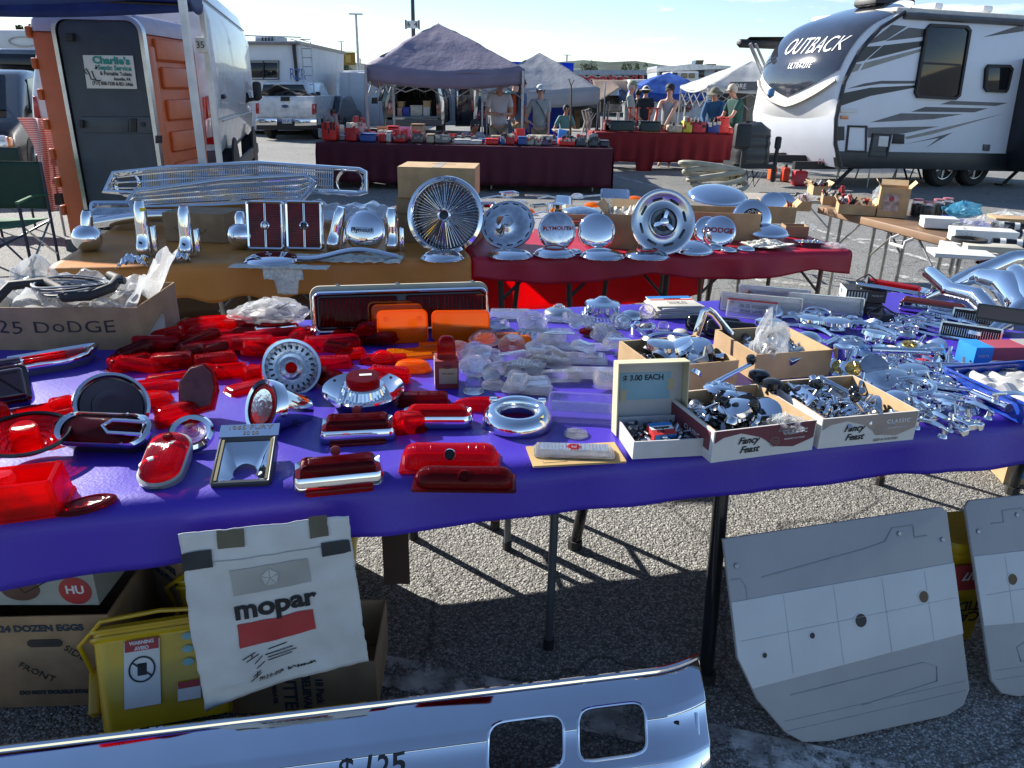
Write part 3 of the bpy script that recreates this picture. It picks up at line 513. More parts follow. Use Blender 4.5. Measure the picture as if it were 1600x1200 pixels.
b=MB();b .grid(lambda u,v:capf(.035+.93*u,(.50+.09*(abs(2*u-1)))+v*(.455-.09*abs(2*u-1)),.018),36,24);mk('front_window',b,mat('smoked_window',(.035,.04,.055),.08,coat=1),t,ang=60)
b=MB();b .grid(lambda u,v:capf(.005+.99*u,.0+v*(.20+.05*abs(2*u-1)),.012),30,10);mk('lower_front_panel',b,mat('front_black',(.035,.036,.036),.35,bump=.1),t,ang=60)
b=MB();b .tube([capf(u,.44+.10*abs(2*u-1)**1.2,.03)for u in[i/30 for i in range(1,30)]],.035,6);mk('cap_crease',b,mat('crease_tan',(.5,.46,.38),.5),t)
b=MB();b .tube([capf(u,.215+.045*abs(2*u-1),.02)for u in[i/30 for i in range(1,30)]],.02,6);mk('trim_strip',b,BLK,t)
b=MB();b .tube([S0[i]+Vector((.02,-.015,0))for i in range(7)],.035,8);mk('edge_trim',b,mat('edge_black',(.03,.03,.035),.4),t)
TXU,TXV=.40,.725
def wraptext(s_,size,u0,v0,ku,kv,slope,m_,bold=0,sx=1,outline=False):
 o=text(s_,size,m_,Matrix(),t,bold=bold,sx=sx,ext=.001,shear=.25)
 for v in o .data .vertices:p=capf(u0+v .co .x*ku,v0+v .co .y*kv+v .co .x*slope,.026+v .co .z);v .co=p
LET=mat('letter_white',(.75,.75,.76),.4)
wraptext('OUTBACK',.5,TXU,TXV,-.26,.2,.0,LET,.0,1.0);wraptext('ULTRA-LITE',.19,TXU+.02,TXV-.085,-.24,.2,.0,LET,.0,1.1)
GG=mat('decal_grey',(.085,.09,.105),.4);NV=mat('decal_navy',(.015,.02,.035),.35);TN=mat('decal_tan',(.30,.30,.28),.4);GM=mat('decal_mid',(.13,.135,.15),.4)
dec=[(GG,[(775,155),(870,165),(740,250),(620,275)]),(GG,[(880,172),(985,182),(970,230),(735,257)]),(NV,[(600,292),(712,286),(605,378),(530,397)]),(NV,[(722,283),(970,255),(960,290),(620,375)]),(TN,[(540,402),(588,398),(563,440),(507,460)]),(TN,[(605,393),(955,305),(955,322),(578,440)]),(GG,[(495,555),(600,522),(710,505),(920,505),(915,522),(700,524)]),(NV,[(455,585),(640,548),(920,533),(915,548),(640,600),(425,672)]),(GM,[(1145,630),(1500,643),(1425,662),(1075,652)]),(GG,[(985,668),(1375,677),(1290,702),(895,698)]),(GM,[(830,708),(1215,714),(1030,745),(640,765)]),(NV,[(414,790),(478,790),(478,876),(414,882)]),(GM,[(624,797),(1070,790),(850,834),(624,862)]),(TN,[(855,857),(1480,708),(1020,840),(870,870)]),(GG,[(850,902),(1000,870),(1155,828),(990,922),(1070,862)]),(GG,[(1345,232),(1600,150),(1600,195)])]
for m_,pts in dec:b=MB();ext(b,[(1200+x/4,y/4)for x,y in pts],Yc-.004,.004);mk('side_flash',b,m_,t)
Z4=lambda L:[(1200+x/4,y/4)for x,y in L]
for pts,nm in[([(1010,148),(1235,160),(1258,190),(1190,600),(1160,625),(925,612),(908,580),(975,185)],'tall_window'),([(1370,402),(1500,405),(1520,430),(1490,560),(1475,580),(1360,575),(1342,550),(1350,430)],'small_window')]:
 b=MB();b .slab(pz(Z4(pts),Yc),0,.04,.01,m=XZ(Yc-.04,.04));wn=mk('window',b,CARGLASS,t);b=MB();b .sweep(pz(Z4(pts),Yc),[(-.05,0),(.0,0),(.0,.06),(-.05,.06)],wrap=True,m=XZ(Yc-.06,.06));mk('window_frame',b,BLK,wn)
b=MB();ext(b,Z4([(955,385),(1205,400),(1203,412),(953,397)]),Yc-.07,.03);mk('window_bar',b,BLK,t)
for pts,mm in[([(495,782),(615,785),(610,955),(478,950)],WCV),([(650,832),(768,838),(740,988),(622,980)],mat('hatch_dark',(.06,.065,.075),.4))]:
 o_=pz(Z4(pts),Yc);b=MB();b .slab(o_,0,.012,.004,m=XZ(Yc-.012,.012));h=mk('hatch_door',b,mm,t);b=MB();b .sweep(o_,[(-.035,0),(0,0),(0,.025),(-.035,.025)],wrap=True,m=XZ(Yc-.03,.025));mk('hatch_frame',b,BLK,h)
for pts,mm,nm in[([(698,850),(757,852),(748,918),(690,914)],PAPER,'notice'),([(790,838),(855,840),(852,900),(780,898)],BLK,'vent'),([(460,722),(505,725),(503,745),(458,743)],ORL,'marker_light'),([(455,675),(560,680),(556,705),(455,703)],PAPER,'notice'),([(1352,902),(1392,904),(1385,945),(1348,942)],GG,'outlet')]:b=MB();ext(b,Z4(pts),Yc-.03,.03,.004);mk(nm,b,mm,t)
b=MB();ext(b,Z4([(425,945),(1640,962),(1640,1075),(440,1045)]),Yc-.02,.1,.01);mk('black_skirt',b,mat('skirt',(.022,.024,.03),.4),t)
b=MB();ext(b,[(1608,240),(1638,90),(1685,92),(1685,275),(1609,270)],Yc-.5,.55,.03);mk('slide_out',b,mat('slide_navy',(.02,.022,.03),.4),t)
b=MB();A=aty(1412,19,Yc);B_=aty(1650,30,Yc);b .tube([(A .x,Yc-.03,A .z-.05),(B_ .x,Yc-.03,A .z-.05)],.06,8);mk('awning_rail',b,mat('rail',(.1,.1,.105),.4),t)
b=MB();b .rbox(((A .x+B_ .x)/2+.4,Yc+1.2,A .z+.03),(B_ .x-A .x+1,2.3,.12),.05);mk('roof',b,mat('roof_cream',(.7,.66,.58),.6),t)
for px_,py_,w_ in((1382,2,.9),(1449,9,.2),(1525,13,.25)):q=aty(px_,py_,Yc+1.2);b=MB();b .rbox((q .x,q .y,q .z-.04),(w_,.6,.14),.04);mk('roof_vent',b,BLK if w_>.5 else CAPM,t)
c_=capf(.42,.30,.01);b=MB();b .slab(pz([(1185,140),(1190,137),(1193,142),(1191,150),(1186,153),(1183,148)],Yc+.9),0,.05,.01,m=XZ(Yc+.55,.05));mk('shield_badge',b,mat('badge_blue2',(.05,.16,.35),.3),t)
b=MB();A=aty(1215,268,Yc+1.1);B_=aty(1340,268,Yc+1.1)
for yy in(-.5,.5):b .loft([[(A .x-.6,Yc+1.2+yy*.1-.04,.42),(A .x-.6,Yc+1.2+yy*.1+.04,.42),(A .x-.6,Yc+1.2+yy*.1+.04,.56),(A .x-.6,Yc+1.2+yy*.1-.04,.56)],[(B_ .x+1,Yc+1.2+yy*1.9-.04,.42),(B_ .x+1,Yc+1.2+yy*1.9+.04,.42),(B_ .x+1,Yc+1.2+yy*1.9+.04,.56),(B_ .x+1,Yc+1.2+yy*1.9-.04,.56)]])
b .box(((A .x+12)/2+1,Yc+.4,.42),(9,.08,.14));mk('tow_frame',b,BLK,t)
text('PA',.14,mat('sticker_red',(.6,.2,.2),.5),TR(A .x+.25,Yc+.2,.5,rx=90),t)
b=MB();b .box((A .x+.7,Yc+.19,.5),(.22,.012,.12));mk('sticker',b,mat('sticker_green',(.1,.35,.25),.5),t)
for px_ in(1478,1527):q=aty(px_,270,Yc+.2);b=MB();w_=wheel(t,0,0,.37,.24);w_ .location=(q .x,Yc+.35,0);w_ .rotation_euler=(0,0,R(-90))
for px_ in(1335,1600):q=aty(px_,262,Yc+.3);b=MB();b .tube([(q .x,Yc+.3,.42),(q .x-.45,Yc+.3,.02)],.035,6);b .box((q .x-.45,Yc+.3,.02),(.25,.2,.03));mk('stabiliser_leg',b,BLK,t)
b=MB();[b .tube([(aty(1430+22*k,262,Yc+1).x,Yc+1.4,.42),(aty(1445+22*k,262,Yc+1).x,Yc+1.4,.02)],.02,6)for k in range(3)];mk('scissor_jack',b,BLK,t)
b=MB();q=aty(1162,65,Yc+2.6);b .rbox((q .x+2.1,q .y+.2,q .z-.02),(4.2,.18,.16),.06);b .grid(lambda u,v:(q .x+.2+4*u,q .y+.1-0+v*.3,q .z+.1-.1*v+.15*u),6,4);mk('awning',b,BLK,t)
b=MB();b .tube([(q .x+.15,q .y,q .z-.03),(q .x+.9,q .y,q .z-1.1)],.035,6);b .tube([(q .x+.28,q .y,q .z-.03),(q .x+1.05,q .y,q .z-1.1)],.025,6);mk('awning_arm',b,GALV,t)
t .matrix_world=MCV;aty=aty_world
# propane tank cover on the tow frame (part of the trailer) with jack and breakaway bits
Yg=13.6;gt=th('propane_tank_cover','black ribbed plastic gas bottle cover on the trailer hitch','tank cover');TC_=mat('tank_cover',(.03,.032,.036),.42,coat=.2)
q0=aty(1182,225,Yg);wq=(aty(1212,225,Yg).x-aty(1155,225,Yg).x)/2;z0=.5;z1=aty(1182,193,Yg).z;rings=[]
for k in range(13):
 f=k/12;z=z0+(z1-z0)*f;s_=1-.1*f-(.25 if f>.95 else 0)+(.035 if k in(3,6,9)else 0);rings .append([(q0 .x+x*s_,Yg+.3+y*s_,z+(.05*math .cos(x/wq*3)if k>8 else 0))for x,y in rrect(2*wq,.55,.2,5)])
b=MB();b .loft(rings);mk('shell',b,TC_,gt);b=MB();b .box((q0 .x,Yg+.3,.46),(2*wq+.1,.7,.08));mk('tray',b,BLK,gt)
b=MB();b .rbox((aty(1156,212,Yg).x,Yg-.15,aty(1156,212,Yg).z),(.28,.18,.42),.05);b .box((aty(1157,240,Yg).x,Yg-.15,.45),(.05,.05,.6));mk('jack_motor',b,BLK,gt)
b=MB();q=aty(1214,235,Yg);b .tube([(q .x,Yg,.2),(q .x,Yg,q .z+.15)],.035,8);b .rbox((q .x,Yg,q .z+.12),(.1,.1,.22),.03);mk('tongue_jack',b,BLK,gt)
b=MB();[b .tube([(q0 .x-.5+.1*k,Yg-.3,.42),(q0 .x-.45+.1*k,Yg-.35,.15),(q0 .x-.3+.1*k,Yg-.3,.4)],.012,5)for k in range(5)];mk('cable',b,RUB,gt,kind='stuff')
# coiled hose, roll of pale hose on the hitch
hs=th('coiled_hose','pale canvas hose coiled over the trailer hitch','hose');b=MB();q=aty(1130,268,13.2);HM=mat('hose',(.45,.42,.33),.7,bump=.3)
for k in range(5):b .tube([(q .x+(.42+.02*k)*math .cos(a)-(.06*k),q .y+.2*math .sin(a),.18+.07*k+.08*math .sin(a+k))for a in[2*PI*i/24 for i in range(24)]],.042,8,closed=True)
mk('coil',b,HM,hs)
for px_,py_,cc,lb in[(1205,270,(.7,.12,.03),'small orange jug by the trailer wheel chock'),(1225,272,(.65,.05,.02),'orange ratchet strap bundle under the trailer hitch'),(1247,278,(.55,.01,.03),'red plastic fuel can under the trailer hitch')]:
 q=at(px_,py_+12);fc=th('fuel_can',lb,'can',(q .x,q .y,0));wd=.14 if px_<1240 else .26;b=MB();b .rbox((0,0,.14),(wd,.2,.28),.03);mk('body',b,mat('plastic%d'%px_,cc,.35),fc);b=MB();b .tube([(0,0,.28),(0,0,.34)],.03,8);mk('cap',b,BLK,fc)
# items under the trailer
for px_,py_,nm,lb in[(1330,292,'step_stool','white metal step stool under the front of the trailer'),(1420,283,'folding_step','chrome tube folding step under the trailer body')]:
 q=at(px_,py_);s_=th(nm,lb,'stool',(q .x,q .y,0));b=MB()
 for sx in(-.3,.3):b .tube([(sx,0,0),(sx,0,.35),(sx*.6,.2,.38),(sx*.6,.35,0)],.016,6)
 mk('frame',b,GALV,s_);b=MB();b .box((0,.1,.37),(.55,.28,.03));mk('tread',b,GALV,s_)
# ================================================================ CANOPIES
def canopy(label,cf_,cols,apex,yf,yb,xl_,xr_,zl,legs=True,mtl=None,val=.28,grp='pop up canopies',sag=.03,truss=True,name='pop_up_canopy',peakw=.22):
 """apex (x,y,z); four eaves corners at xl,xr,yf,yb height zl"""
 t=th(name,label,'canopy',group=grp);C=[Vector((xl_,yf,zl)),Vector((xr_,yf,zl)),Vector((xr_,yb,zl)),Vector((xl_,yb,zl))];ap=Vector(apex);b=MB()
 for i in range(4):
  a,c=C[i],C[(i+1)%4];a2=ap+(a-ap)*.0;
  def fn(u,v,a=a,c=c,i=i):
   e=a .lerp(c,u);k=v;p=e .lerp(ap,k);
   brk=math .sin(PI*k)*sag;p .z+=brk*(1.0 if .45<k<.8 else .3)-.10*math .sin(PI*u)*(1-k)**1.5*1.2
   p .z+=.03*noise .noise(Vector((p .x*1.6,p .y*1.6+i*7,3)))*(1-k);p .z+=.02*noise .noise(Vector((p .x*5,p .y*3,i)))
   return p
  b .grid(fn,18,14)
  b .grid(lambda u,v,a=a,c=c:a .lerp(c,u)+Vector((0,0,-.12*math .sin(PI*u)*1.0*(1-.0)-val*v)),18,3)
 mk('fabric',b,mtl,t,ang=50,thick=.004)
 for p in C:
  b=MB();b .box((p .x+(.03 if p .x==xl_ else-.03),p .y+(.03 if p .y==yf else-.03),zl/2),(.045,.045,zl-.06));b .box((p .x+(.03 if p .x==xl_ else-.03),p .y+(.03 if p .y==yf else-.03),.03),(.12,.12,.012));mk('leg',b,GALV if legs!='w' else WHT,t)
 if truss:
  b=MB()
  for yy in(yf+.05,yb-.05):
   n=2;dx=(xr_-xl_)/n
   for k in range(n):
    x0=xl_+dx*k;za,zb=zl-.18,zl-.55
    b .tube([(x0,yy,za if k%1==0 else zb),(x0+dx/2,yy,zb+.1),(x0+dx,yy,za-.0)],.013,5);b .tube([(x0,yy+.03,zb),(x0+dx/2,yy+.03,za+.1),(x0+dx,yy+.03,zb)],.013,5)
  for xx in(xl_+.05,xr_-.05):
   n=2;dy=(yb-yf)/n
   for k in range(n):y0=yf+dy*k;b .tube([(xx,y0,zl-.18),(xx,y0+dy/2,zl-.5),(xx,y0+dy,zl-.18)],.013,5);b .tube([(xx,y0,zl-.5),(xx,y0+dy/2,zl-.12),(xx,y0+dy,zl-.5)],.013,5)
  mk('truss',b,GALV,t)
 return t
PUR=mat('canopy_purple_grey',(.30,.27,.36),.7,var=.08,vs=2,bump=.5,bs=9,transl=.25,dist=.02);GRYC=mat('canopy_grey',(.48,.49,.52),.7,var=.06,vs=2,bump=.5,bs=9,transl=.3,dist=.02)
BLUC=mat('canopy_blue',(.045,.14,.55),.55,var=.1,vs=2,bump=.6,bs=7,transl=.4,dist=.02);WHC=mat('canopy_white',(.70,.71,.70),.6,var=.05,vs=2,bump=.4,bs=7,transl=.4,dist=.02)
Y1=15.6;a=aty(684,36,Y1+1.5);l=aty(569,99,Y1);r_=aty(820,112,Y1)
canopy('faded purple grey pop up canopy over the maroon table',0,0,(a .x,Y1+1.6,a .z),Y1,Y1+3.3,l .x,r_ .x,(l .z+r_ .z)/2,mtl=PUR,val=.26)
Y2=23;a=aty(843,88,Y2+1.7);l=aty(752,135,Y2);r_=aty(938,138,Y2)
canopy('pale grey pop up canopy with a bright blue back wall',0,0,(a .x,Y2+1.8,a .z+.1),Y2,Y2+3.4,l .x,r_ .x,(l .z+r_ .z)/2,mtl=GRYC,val=.42)
b=MB();A=aty(768,200,Y2+2.6);B_=aty(892,200,Y2+2.6);b .grid(lambda u,v:(A .x+(B_ .x-A .x)*u,Y2+2.6+.06*noise .noise(Vector((u*5,v*3,0))),2.45*(1-v)+.25*v),30,12)
mk('tarpaulin',b,mat('blue_tarp',(.01,.08,.62),.4,var=.1,vs=3,transl=.45,bump=.6,bs=6,dist=.03),label='bright blue tarpaulin hung as back wall under the grey canopy',cat='tarpaulin',thick=.003)
Y3=25;a=aty(1047,118,Y3+1.4);l=aty(986,141,Y3);r_=aty(1108,143,Y3)
canopy('royal blue pop up canopy behind the red table',0,0,(a .x,Y3+1.6,a .z+.1),Y3,Y3+3.2,l .x,r_ .x,(l .z+r_ .z)/2,mtl=BLUC,val=.22,legs='w')
Y4=20;a=aty(1178,95,Y4+1.6);l=aty(1106,134,Y4);r_=aty(1245,136,Y4)
t4=canopy('white pop up canopy with a grey valance beside the travel trailer',0,0,(a .x,Y4+1.8,a .z),Y4,Y4+3.4,l .x,r_ .x,(l .z+r_ .z)/2,mtl=WHC,val=.05)
b=MB();ext(b,[(1141,128),(1140,141),(1200,141),(1200,127)],Y4-.03,.02);mk('valance',b,mat('valance',(.07,.08,.1),.6),t4)
text('CORE',.16,LET,TR(aty(1152,135,Y4).x,Y4-.05,aty(1152,135,Y4).z,rx=90),t4)
b=MB();ext(b,rec(1140,142,1200,200),Y4+1.0,.02);mk('side_wall',b,mat('wall_grey',(.16,.165,.15),.7),t4);b=MB();ext(b,rec(1151,141,1166,190),Y4+.97,.02);mk('doorway',b,BLK,t4)
b=MB();A=aty(946,128,26);B_=aty(986,125,26);b .grid(lambda u,v:(A .x-.2+(B_ .x-A .x+.4)*u,26+v*2.5,A .z+.2-.9*(1-v)*(.4+.6*abs(u-.55)*1.6)-.1*v),16,8)
bc=th('canvas_shelter','sagging brown canvas shelter between the grey and the blue canopy','shelter');mk('canvas',b,mat('brown_canvas',(.22,.16,.13),.8,transl=.3),bc,thick=.004);b=MB();[b .tube([(x,26+y,0),(x,26+y,A .z)],.025,6)for x in(A .x,B_ .x)for y in(0,2.4)];mk('post',b,GALV,bc)
# overhead blue canopy at top left, its near leg crossing the toilet
bc=th('pop_up_canopy','blue canopy edge hanging at the top left, a white leg before the toilet','canopy',group='pop up canopies')
zc=aty(312,19,6.6).z;F1=aty(312,19,6.6);N1=aty(286,10,5.3);NB=mat('canopy_navy',(.05,.10,.33),.6,bump=.4,bs=8,transl=.45,dist=.02)
c_n=Vector((N1 .x+.03,5.28,zc+.02));c_f=Vector((F1 .x+.02,6.62,zc+.05));dv=Vector((-3.1,.35,0));ap=(c_n+c_f)/2+dv/2+Vector((0,0,.75));b=MB()
Q=[c_n,c_f,c_f+dv,c_n+dv]
for i in range(4):
 A,B_=Q[i],Q[(i+1)%4]
 b .grid(lambda u,v:A .lerp(B_,u).lerp(ap,v)+Vector((0,0,.12-.06*math .sin(PI*u)*(1-v))),14,8)
 b .grid(lambda u,v:A .lerp(B_,u)+Vector((0,0,.12-.06*math .sin(PI*u)-.16*v)),14,3)
mk('fabric',b,NB,bc,thick=.004)
b=MB();b .box((c_n .x-.03,5.3,zc/2),(.042,.042,zc));lg=mk('leg',b,WHT,bc)
b=MB();b .box((c_n .x-.03,5.3,aty(318,283,5.3).z),(.065,.065,.05));mk('leg_clamp',b,BLK,lg)
b=MB();b .box((c_f .x,6.6,zc/2),(.04,.04,zc));b .rbox((c_f .x-.02,6.56,aty(308,71,6.6).z),(.09,.03,.12),.01);mk('leg',b,WHT,bc);text('35',.07,INK,TR(c_f .x-.02,6.53,aty(308,71,6.6).z,rx=90),bc)
A=aty(71,60,8.9);b=MB();b .box((A .x,8.9,zc/2),(.05,.05,zc+.6));b .rbox((A .x,8.86,aty(71,64,8.9).z),(.07,.03,.1),.01);mk('leg',b,WHT,bc)
b=MB();b .tube([c_n+Vector((-.03,.02,-.05)),c_n+dv*.5+Vector((0,0,.0)),c_n+dv],.014,6);b .tube([c_f,c_f+dv*.5+Vector((0,0,.05)),c_f+dv],.014,6);mk('truss',b,BLK,bc)
# ================================================================ BUILDING AND FAR CAMPERS
Yb=60;t=th('building','long low dark building with a red and white sign over its front','building');b=MB();ext(b,rec(885,116,1032,160),Yb,12,.0);mk('wall',b,mat('bldg_dark',(.03,.045,.045),.5),t)
b=MB();ext(b,rec(882,109.5,1034,117),Yb-.6,13,.0);mk('roof',b,mat('bldg_roof',(.33,.38,.45),.5),t)
b=MB();ext(b,rec(884,130,1030,150),Yb-.1,.1);mk('lower_wall',b,mat('bldg_pale',(.42,.44,.45),.6),t)
q=aty(941,124,Yb-.3);text('Knoebnill',1.15,LET,TR(q .x,Yb-.3,q .z,rx=90),t,bold=.12,ext=.05,sx=1.35);text('Knoebnill',1.15,mat('sign_red',(.5,.015,.03),.4),TR(q .x,Yb-.42,q .z,rx=90),t,bold=.03,ext=.05,sx=1.35)
t=rv('grey white motorhome with a tilted solar panel over the blue canopy','motorhome',1026,1142,103,150,42,3,mat('rv_grey',(.42,.45,.48),.4),'motorhome')
b=MB();ext(b,[(1026,106),(1078,100),(1142,103),(1142,107),(1026,112)],41.8,3.2);mk('roof_edge',b,WHTP,t);b=MB();ext(b,[(1086,101),(1088,94),(1100,94),(1098,101)],42.5,1);mk('solar_panel',b,BLKG,t);b=MB();ext(b,rec(1106,100,1119,104),42.5,1);mk('roof_vent',b,BLK,t)
for x0 in(1090,1118,1031):b=MB();ext(b,rec(x0,110,x0+11,121),41.9,.1,.03);mk('window',b,CARGLASS,t)
t=rv('small white camper with two window rows in front of the grey motorhome','camper',1050,1092,112,150,38,2.5)
for x0 in(1065,1077):b=MB();ext(b,rec(x0,114,x0+9,122),37.9,.1,.03);mk('window',b,mat('gold_glass',(.25,.2,.1),.2),t)
b=MB();ext(b,rec(1051,113,1059,120),37.9,.1,.03);mk('door_window',b,CARGLASS,t)
t=rv('rounded white camper roof showing left of the blue canopy','camper',984,1034,124,160,40,3)
b=MB();ext(b,rec(997,128,1005,131),39.9,.1);mk('roof_vent',b,BLK,t)
t=rv('white trailer wall with a dark opening under the blue canopy','trailer',1010,1140,146,196,31,3,mat('rv_pale',(.52,.54,.57),.4),'enclosed_trailer')
b=MB();ext(b,rec(1053,148,1077,175),30.95,.05);mk('window',b,mat('green_glass',(.03,.05,.04),.2),t);b=MB();ext(b,rec(1064,148,1065.5,175),30.9,.05);mk('window_mullion',b,CHD,t);b=MB();ext(b,[(1073,148),(1085,148),(1080,172),(1073,172)],30.85,.05);mk('red_flag',b,mat('dark_red_paint',(.2,.02,.02),.5),t)
# clutter seen beneath the far canopies
for i,(x0,y0,x1,y1,Y_,c_,nm,lb)in enumerate([(893,146,938,200,27,(.035,.045,.035),'display_board','dark camouflage display board under the grey canopy right side'),(905,150,925,185,26,(.13,.14,.12),'storage_crate','grey green metal crate hung behind the grey canopy'),(938,150,972,175,28,(.1,.09,.08),'display_board','dark brown display behind the brown shelter'),(946,162,970,173,27,(.7,.7,.68),'cool_box','white cool box behind the man in the green shirt'),(986,147,1010,190,28,(.05,.05,.05),'display_board','black backdrop left of the blue canopy leg'),(1112,140,1142,185,27,(.04,.03,.03),'display_board','black hung backdrop under the white canopy'),(990,150,998,158,27.9,(.5,.03,.02),'banner','small red banner behind the blue canopy leg'),(898,172,906,205,24,(.3,.16,.07),'wooden_post','rough wooden post of a stall under the grey canopy')]):
 tt=th(nm,lb,nm .split('_')[-1]);b=MB();ext(b,rec(x0,y0,x1,y1),Y_,.12,.03);mk('panel',b,mat('clutter%d'%i,c_,.7,var=.4,vs=4),tt);b=MB();ext(b,rec(x0-.5,y0-1,x1+.5,y0+.5),Y_-.05,.2);mk('top_rail',b,DLEG,tt)
# ================================================================ TABLES AND CLOTHS
def tframe(A,B):A=Vector((A[0],A[1],0));B=Vector((B[0],B[1],0));u=(B-A).normalized();return A,u,Vector((-u .y,u .x,0)),(B-A).length
def cloth(A,B,D,z,fd,bd,ld,rd,m,label,cat='tablecloth',fold=.012,scal=0,wr=.004,group=None,rr=.03,name='tablecloth',seed=0,hem=None):
 A,u,v,L=tframe(A,B);b=MB();ns=max(12,int(L/.03));ns=min(ns,230);nt_=max(6,min(60,int(D/.025)))
 tv=[-fd*k/6-.0 for k in range(6,0,-1)]if fd else[]
 T=[('f',k/7)for k in range(7,0,-1)]if fd else[]
 T+=[('r',a)for a in(90,60,30)]if fd else[]
 T+=[('t',k/nt_)for k in range(nt_+1)]
 if bd:T+=[('q',a)for a in(30,60,90)]+[('b',k/7)for k in range(1,8)]
 def P(s,kk):
  k,f=kk;n=noise .noise(Vector((s*3.1,seed,0)));n2=math .sin(s*21+3*n+seed)*fold
  dz=wr*(noise .noise(Vector((s*5,f*D*5,seed)))+.35*noise .noise(Vector((s*16,f*D*9,seed)))+.5*max(0,.25-abs(noise .noise(Vector((s*2.2,f*D*3.5,seed+4)))))*3)
  if k=='t':return(s,f*D,z+dz)
  if k=='r':a=R(f);return(s,-rr*math .sin(a),z-rr+rr*math .cos(a)+dz*.5)
  if k=='q':a=R(f);return(s,D+rr*math .sin(a),z-rr+rr*math .cos(a))
  dd=(fd if k=='f' else bd);dd=hem(s/L,dd)if(hem and k=='f')else dd
  if scal:dd=dd-scal*(.5+.5*math .cos(s*2*PI/.3))**1.0*1
  dr=dd*f;oy=rr+(n2+.022*n)*f**.8+.01*f
  return(s,-oy if k=='f' else D+oy,z-rr-dr)
 W=lambda p:A+u*p[0]+v*p[1]+Vector((0,0,p[2]))
 rows=[[W(P(L*i/ns,t))for i in range(ns+1)]for t in T]
 V=[p for r_ in rows for p in r_];F=[]
 for j in range(len(T)-1):
  for i in range(ns):a=j*(ns+1)+i;F .append((a,a+1,a+ns+2,a+ns+1))
 b .add(V,F)
 for(dd,s0,sg)in((ld,0,-1),(rd,L,1)):
  if dd:b .grid(lambda a,c:W((s0+sg*(min(c*4,1)*rr*.7+.02*c*math .sin(a*11+seed)),D*a,z-dd*c*(1 if c>.2 else .6)+(.0))),14,8)
 o=mk(name,b,m,label=label,cat=cat,group=group,thick=.003,ang=70);return o
def ftable(A,B,D,z,legs,label,group='folding tables',topm=None,lm=None,tz=.03,legr=.014,brace=True):
 """legs: list of (s, t) along / across; builds top, legs, cross bars"""
 A,u,v,L=tframe(A,B);t=th('folding_table',label,'table',(A .x,A .y,0),rz=math .degrees(math .atan2(u .y,u .x)),group=group)
 b=MB();b .rbox((L/2,D/2,z-tz/2),(L,D,tz),.008);mk('tabletop',b,topm or mat('table_top',(.42,.36,.28),.5),t)
 for s,q,*lean in legs:
  le=lean[0]if lean else 0;lx=lean[1]if len(lean)>1 else 0;b=MB();b .tube([(s+lx,q+le,.015),(s,q,z-tz)],legr,10);l_=mk('leg',b,lm or STEEL,t);b=MB();b .tube([(s+lx,q+le,0),(s+lx,q+le,.035)],legr*1.35,8);mk('rubber_foot',b,RUB,l_)
 ss=sorted(set(l[0]for l in legs))
 for s in ss:
  qs=sorted(l[1]for l in legs if l[0]==s)
  if len(qs)>1:b=MB();b .tube([(s,qs[0],z*.62),(s,qs[-1],z*.62)],legr*.7,6);mk('cross_bar',b,lm or STEEL,t)
  if not brace:continue
  b=MB();sg=1 if s<L/2 else-1;b .tube([(s,sum(qs)/len(qs),z*.62),(s+sg*.25,sum(qs)/len(qs),z-tz)],legr*.6,6);mk('brace',b,lm or STEEL,t)
 return t
MAR=mat('maroon_cloth',(.085,.006,.022),.75,var=.1,vs=3,bump=.2,bs=30,transl=.12);REDC=mat('red_cloth',(.30,.012,.02),.75,var=.1,vs=3,bump=.2,bs=30,transl=.3)
REDB=mat('red_vinyl_sunlit',(.78,.008,.03),.5,var=.08,vs=3,bump=.3,bs=15,transl=.7)  # sun shining through the red table's cloth, painted in as a brighter red
# far maroon table: two tables in line, cloth to knee height
Ym=13.0
mA=aty(492,228,Ym);mB=aty(958,229,Ym);zm=.74
cloth((mA .x,Ym+.1),(mB .x,Ym),1.5,zm,.60,.6,.66,.66,MAR,'dark maroon cloth hanging almost to the ground on the far parts table',fold=.02,seed=2)
ftable((mA .x+.05,Ym+.12),((mA .x+mB .x)/2,Ym+.05),.75,zm-.01,[(.3,.1,0,-.05),(.3,.65),(2.2,.1),(2.2,.65)],'far folding table under the left half of the maroon cloth')
ftable(((mA .x+mB .x)/2+.05,Ym+.05),(mB .x-.05,Ym+.02),.75,zm-.01,[(.5,.1,0,-.1),(.5,.65,0,.1),(2.2,.1,0,-.08),(2.2,.65,0,.1)],'far folding table under the right half of the maroon cloth')
Yr=17.3;rA=aty(952,217,Yr);rB=aty(1150,221,Yr);zr=.80
cloth((rA .x-.3,Yr-.1),(rB .x,Yr+.2),.9,zr,.58,.5,.3,.62,REDC,'deep red cloth over the far table beside the trailer hitch',fold=.025,seed=5,hem=lambda s,d:d+(.22 if .30<s<.42 else 0))
ftable((rA .x-.2,Yr-.05),(rB .x-.1,Yr+.2),.8,zr-.01,[(.9,.1,0,.05),(1.1,.7),(3.1,.1,0,-.3),(3.3,.7,0,.2)],'far folding table under the deep red cloth')
MIXC=[mat('bit_grey',(.25,.25,.26),.4,.5),mat('bit_red',(.4,.03,.03),.4),mat('bit_cream',(.6,.56,.45),.6),BLK]
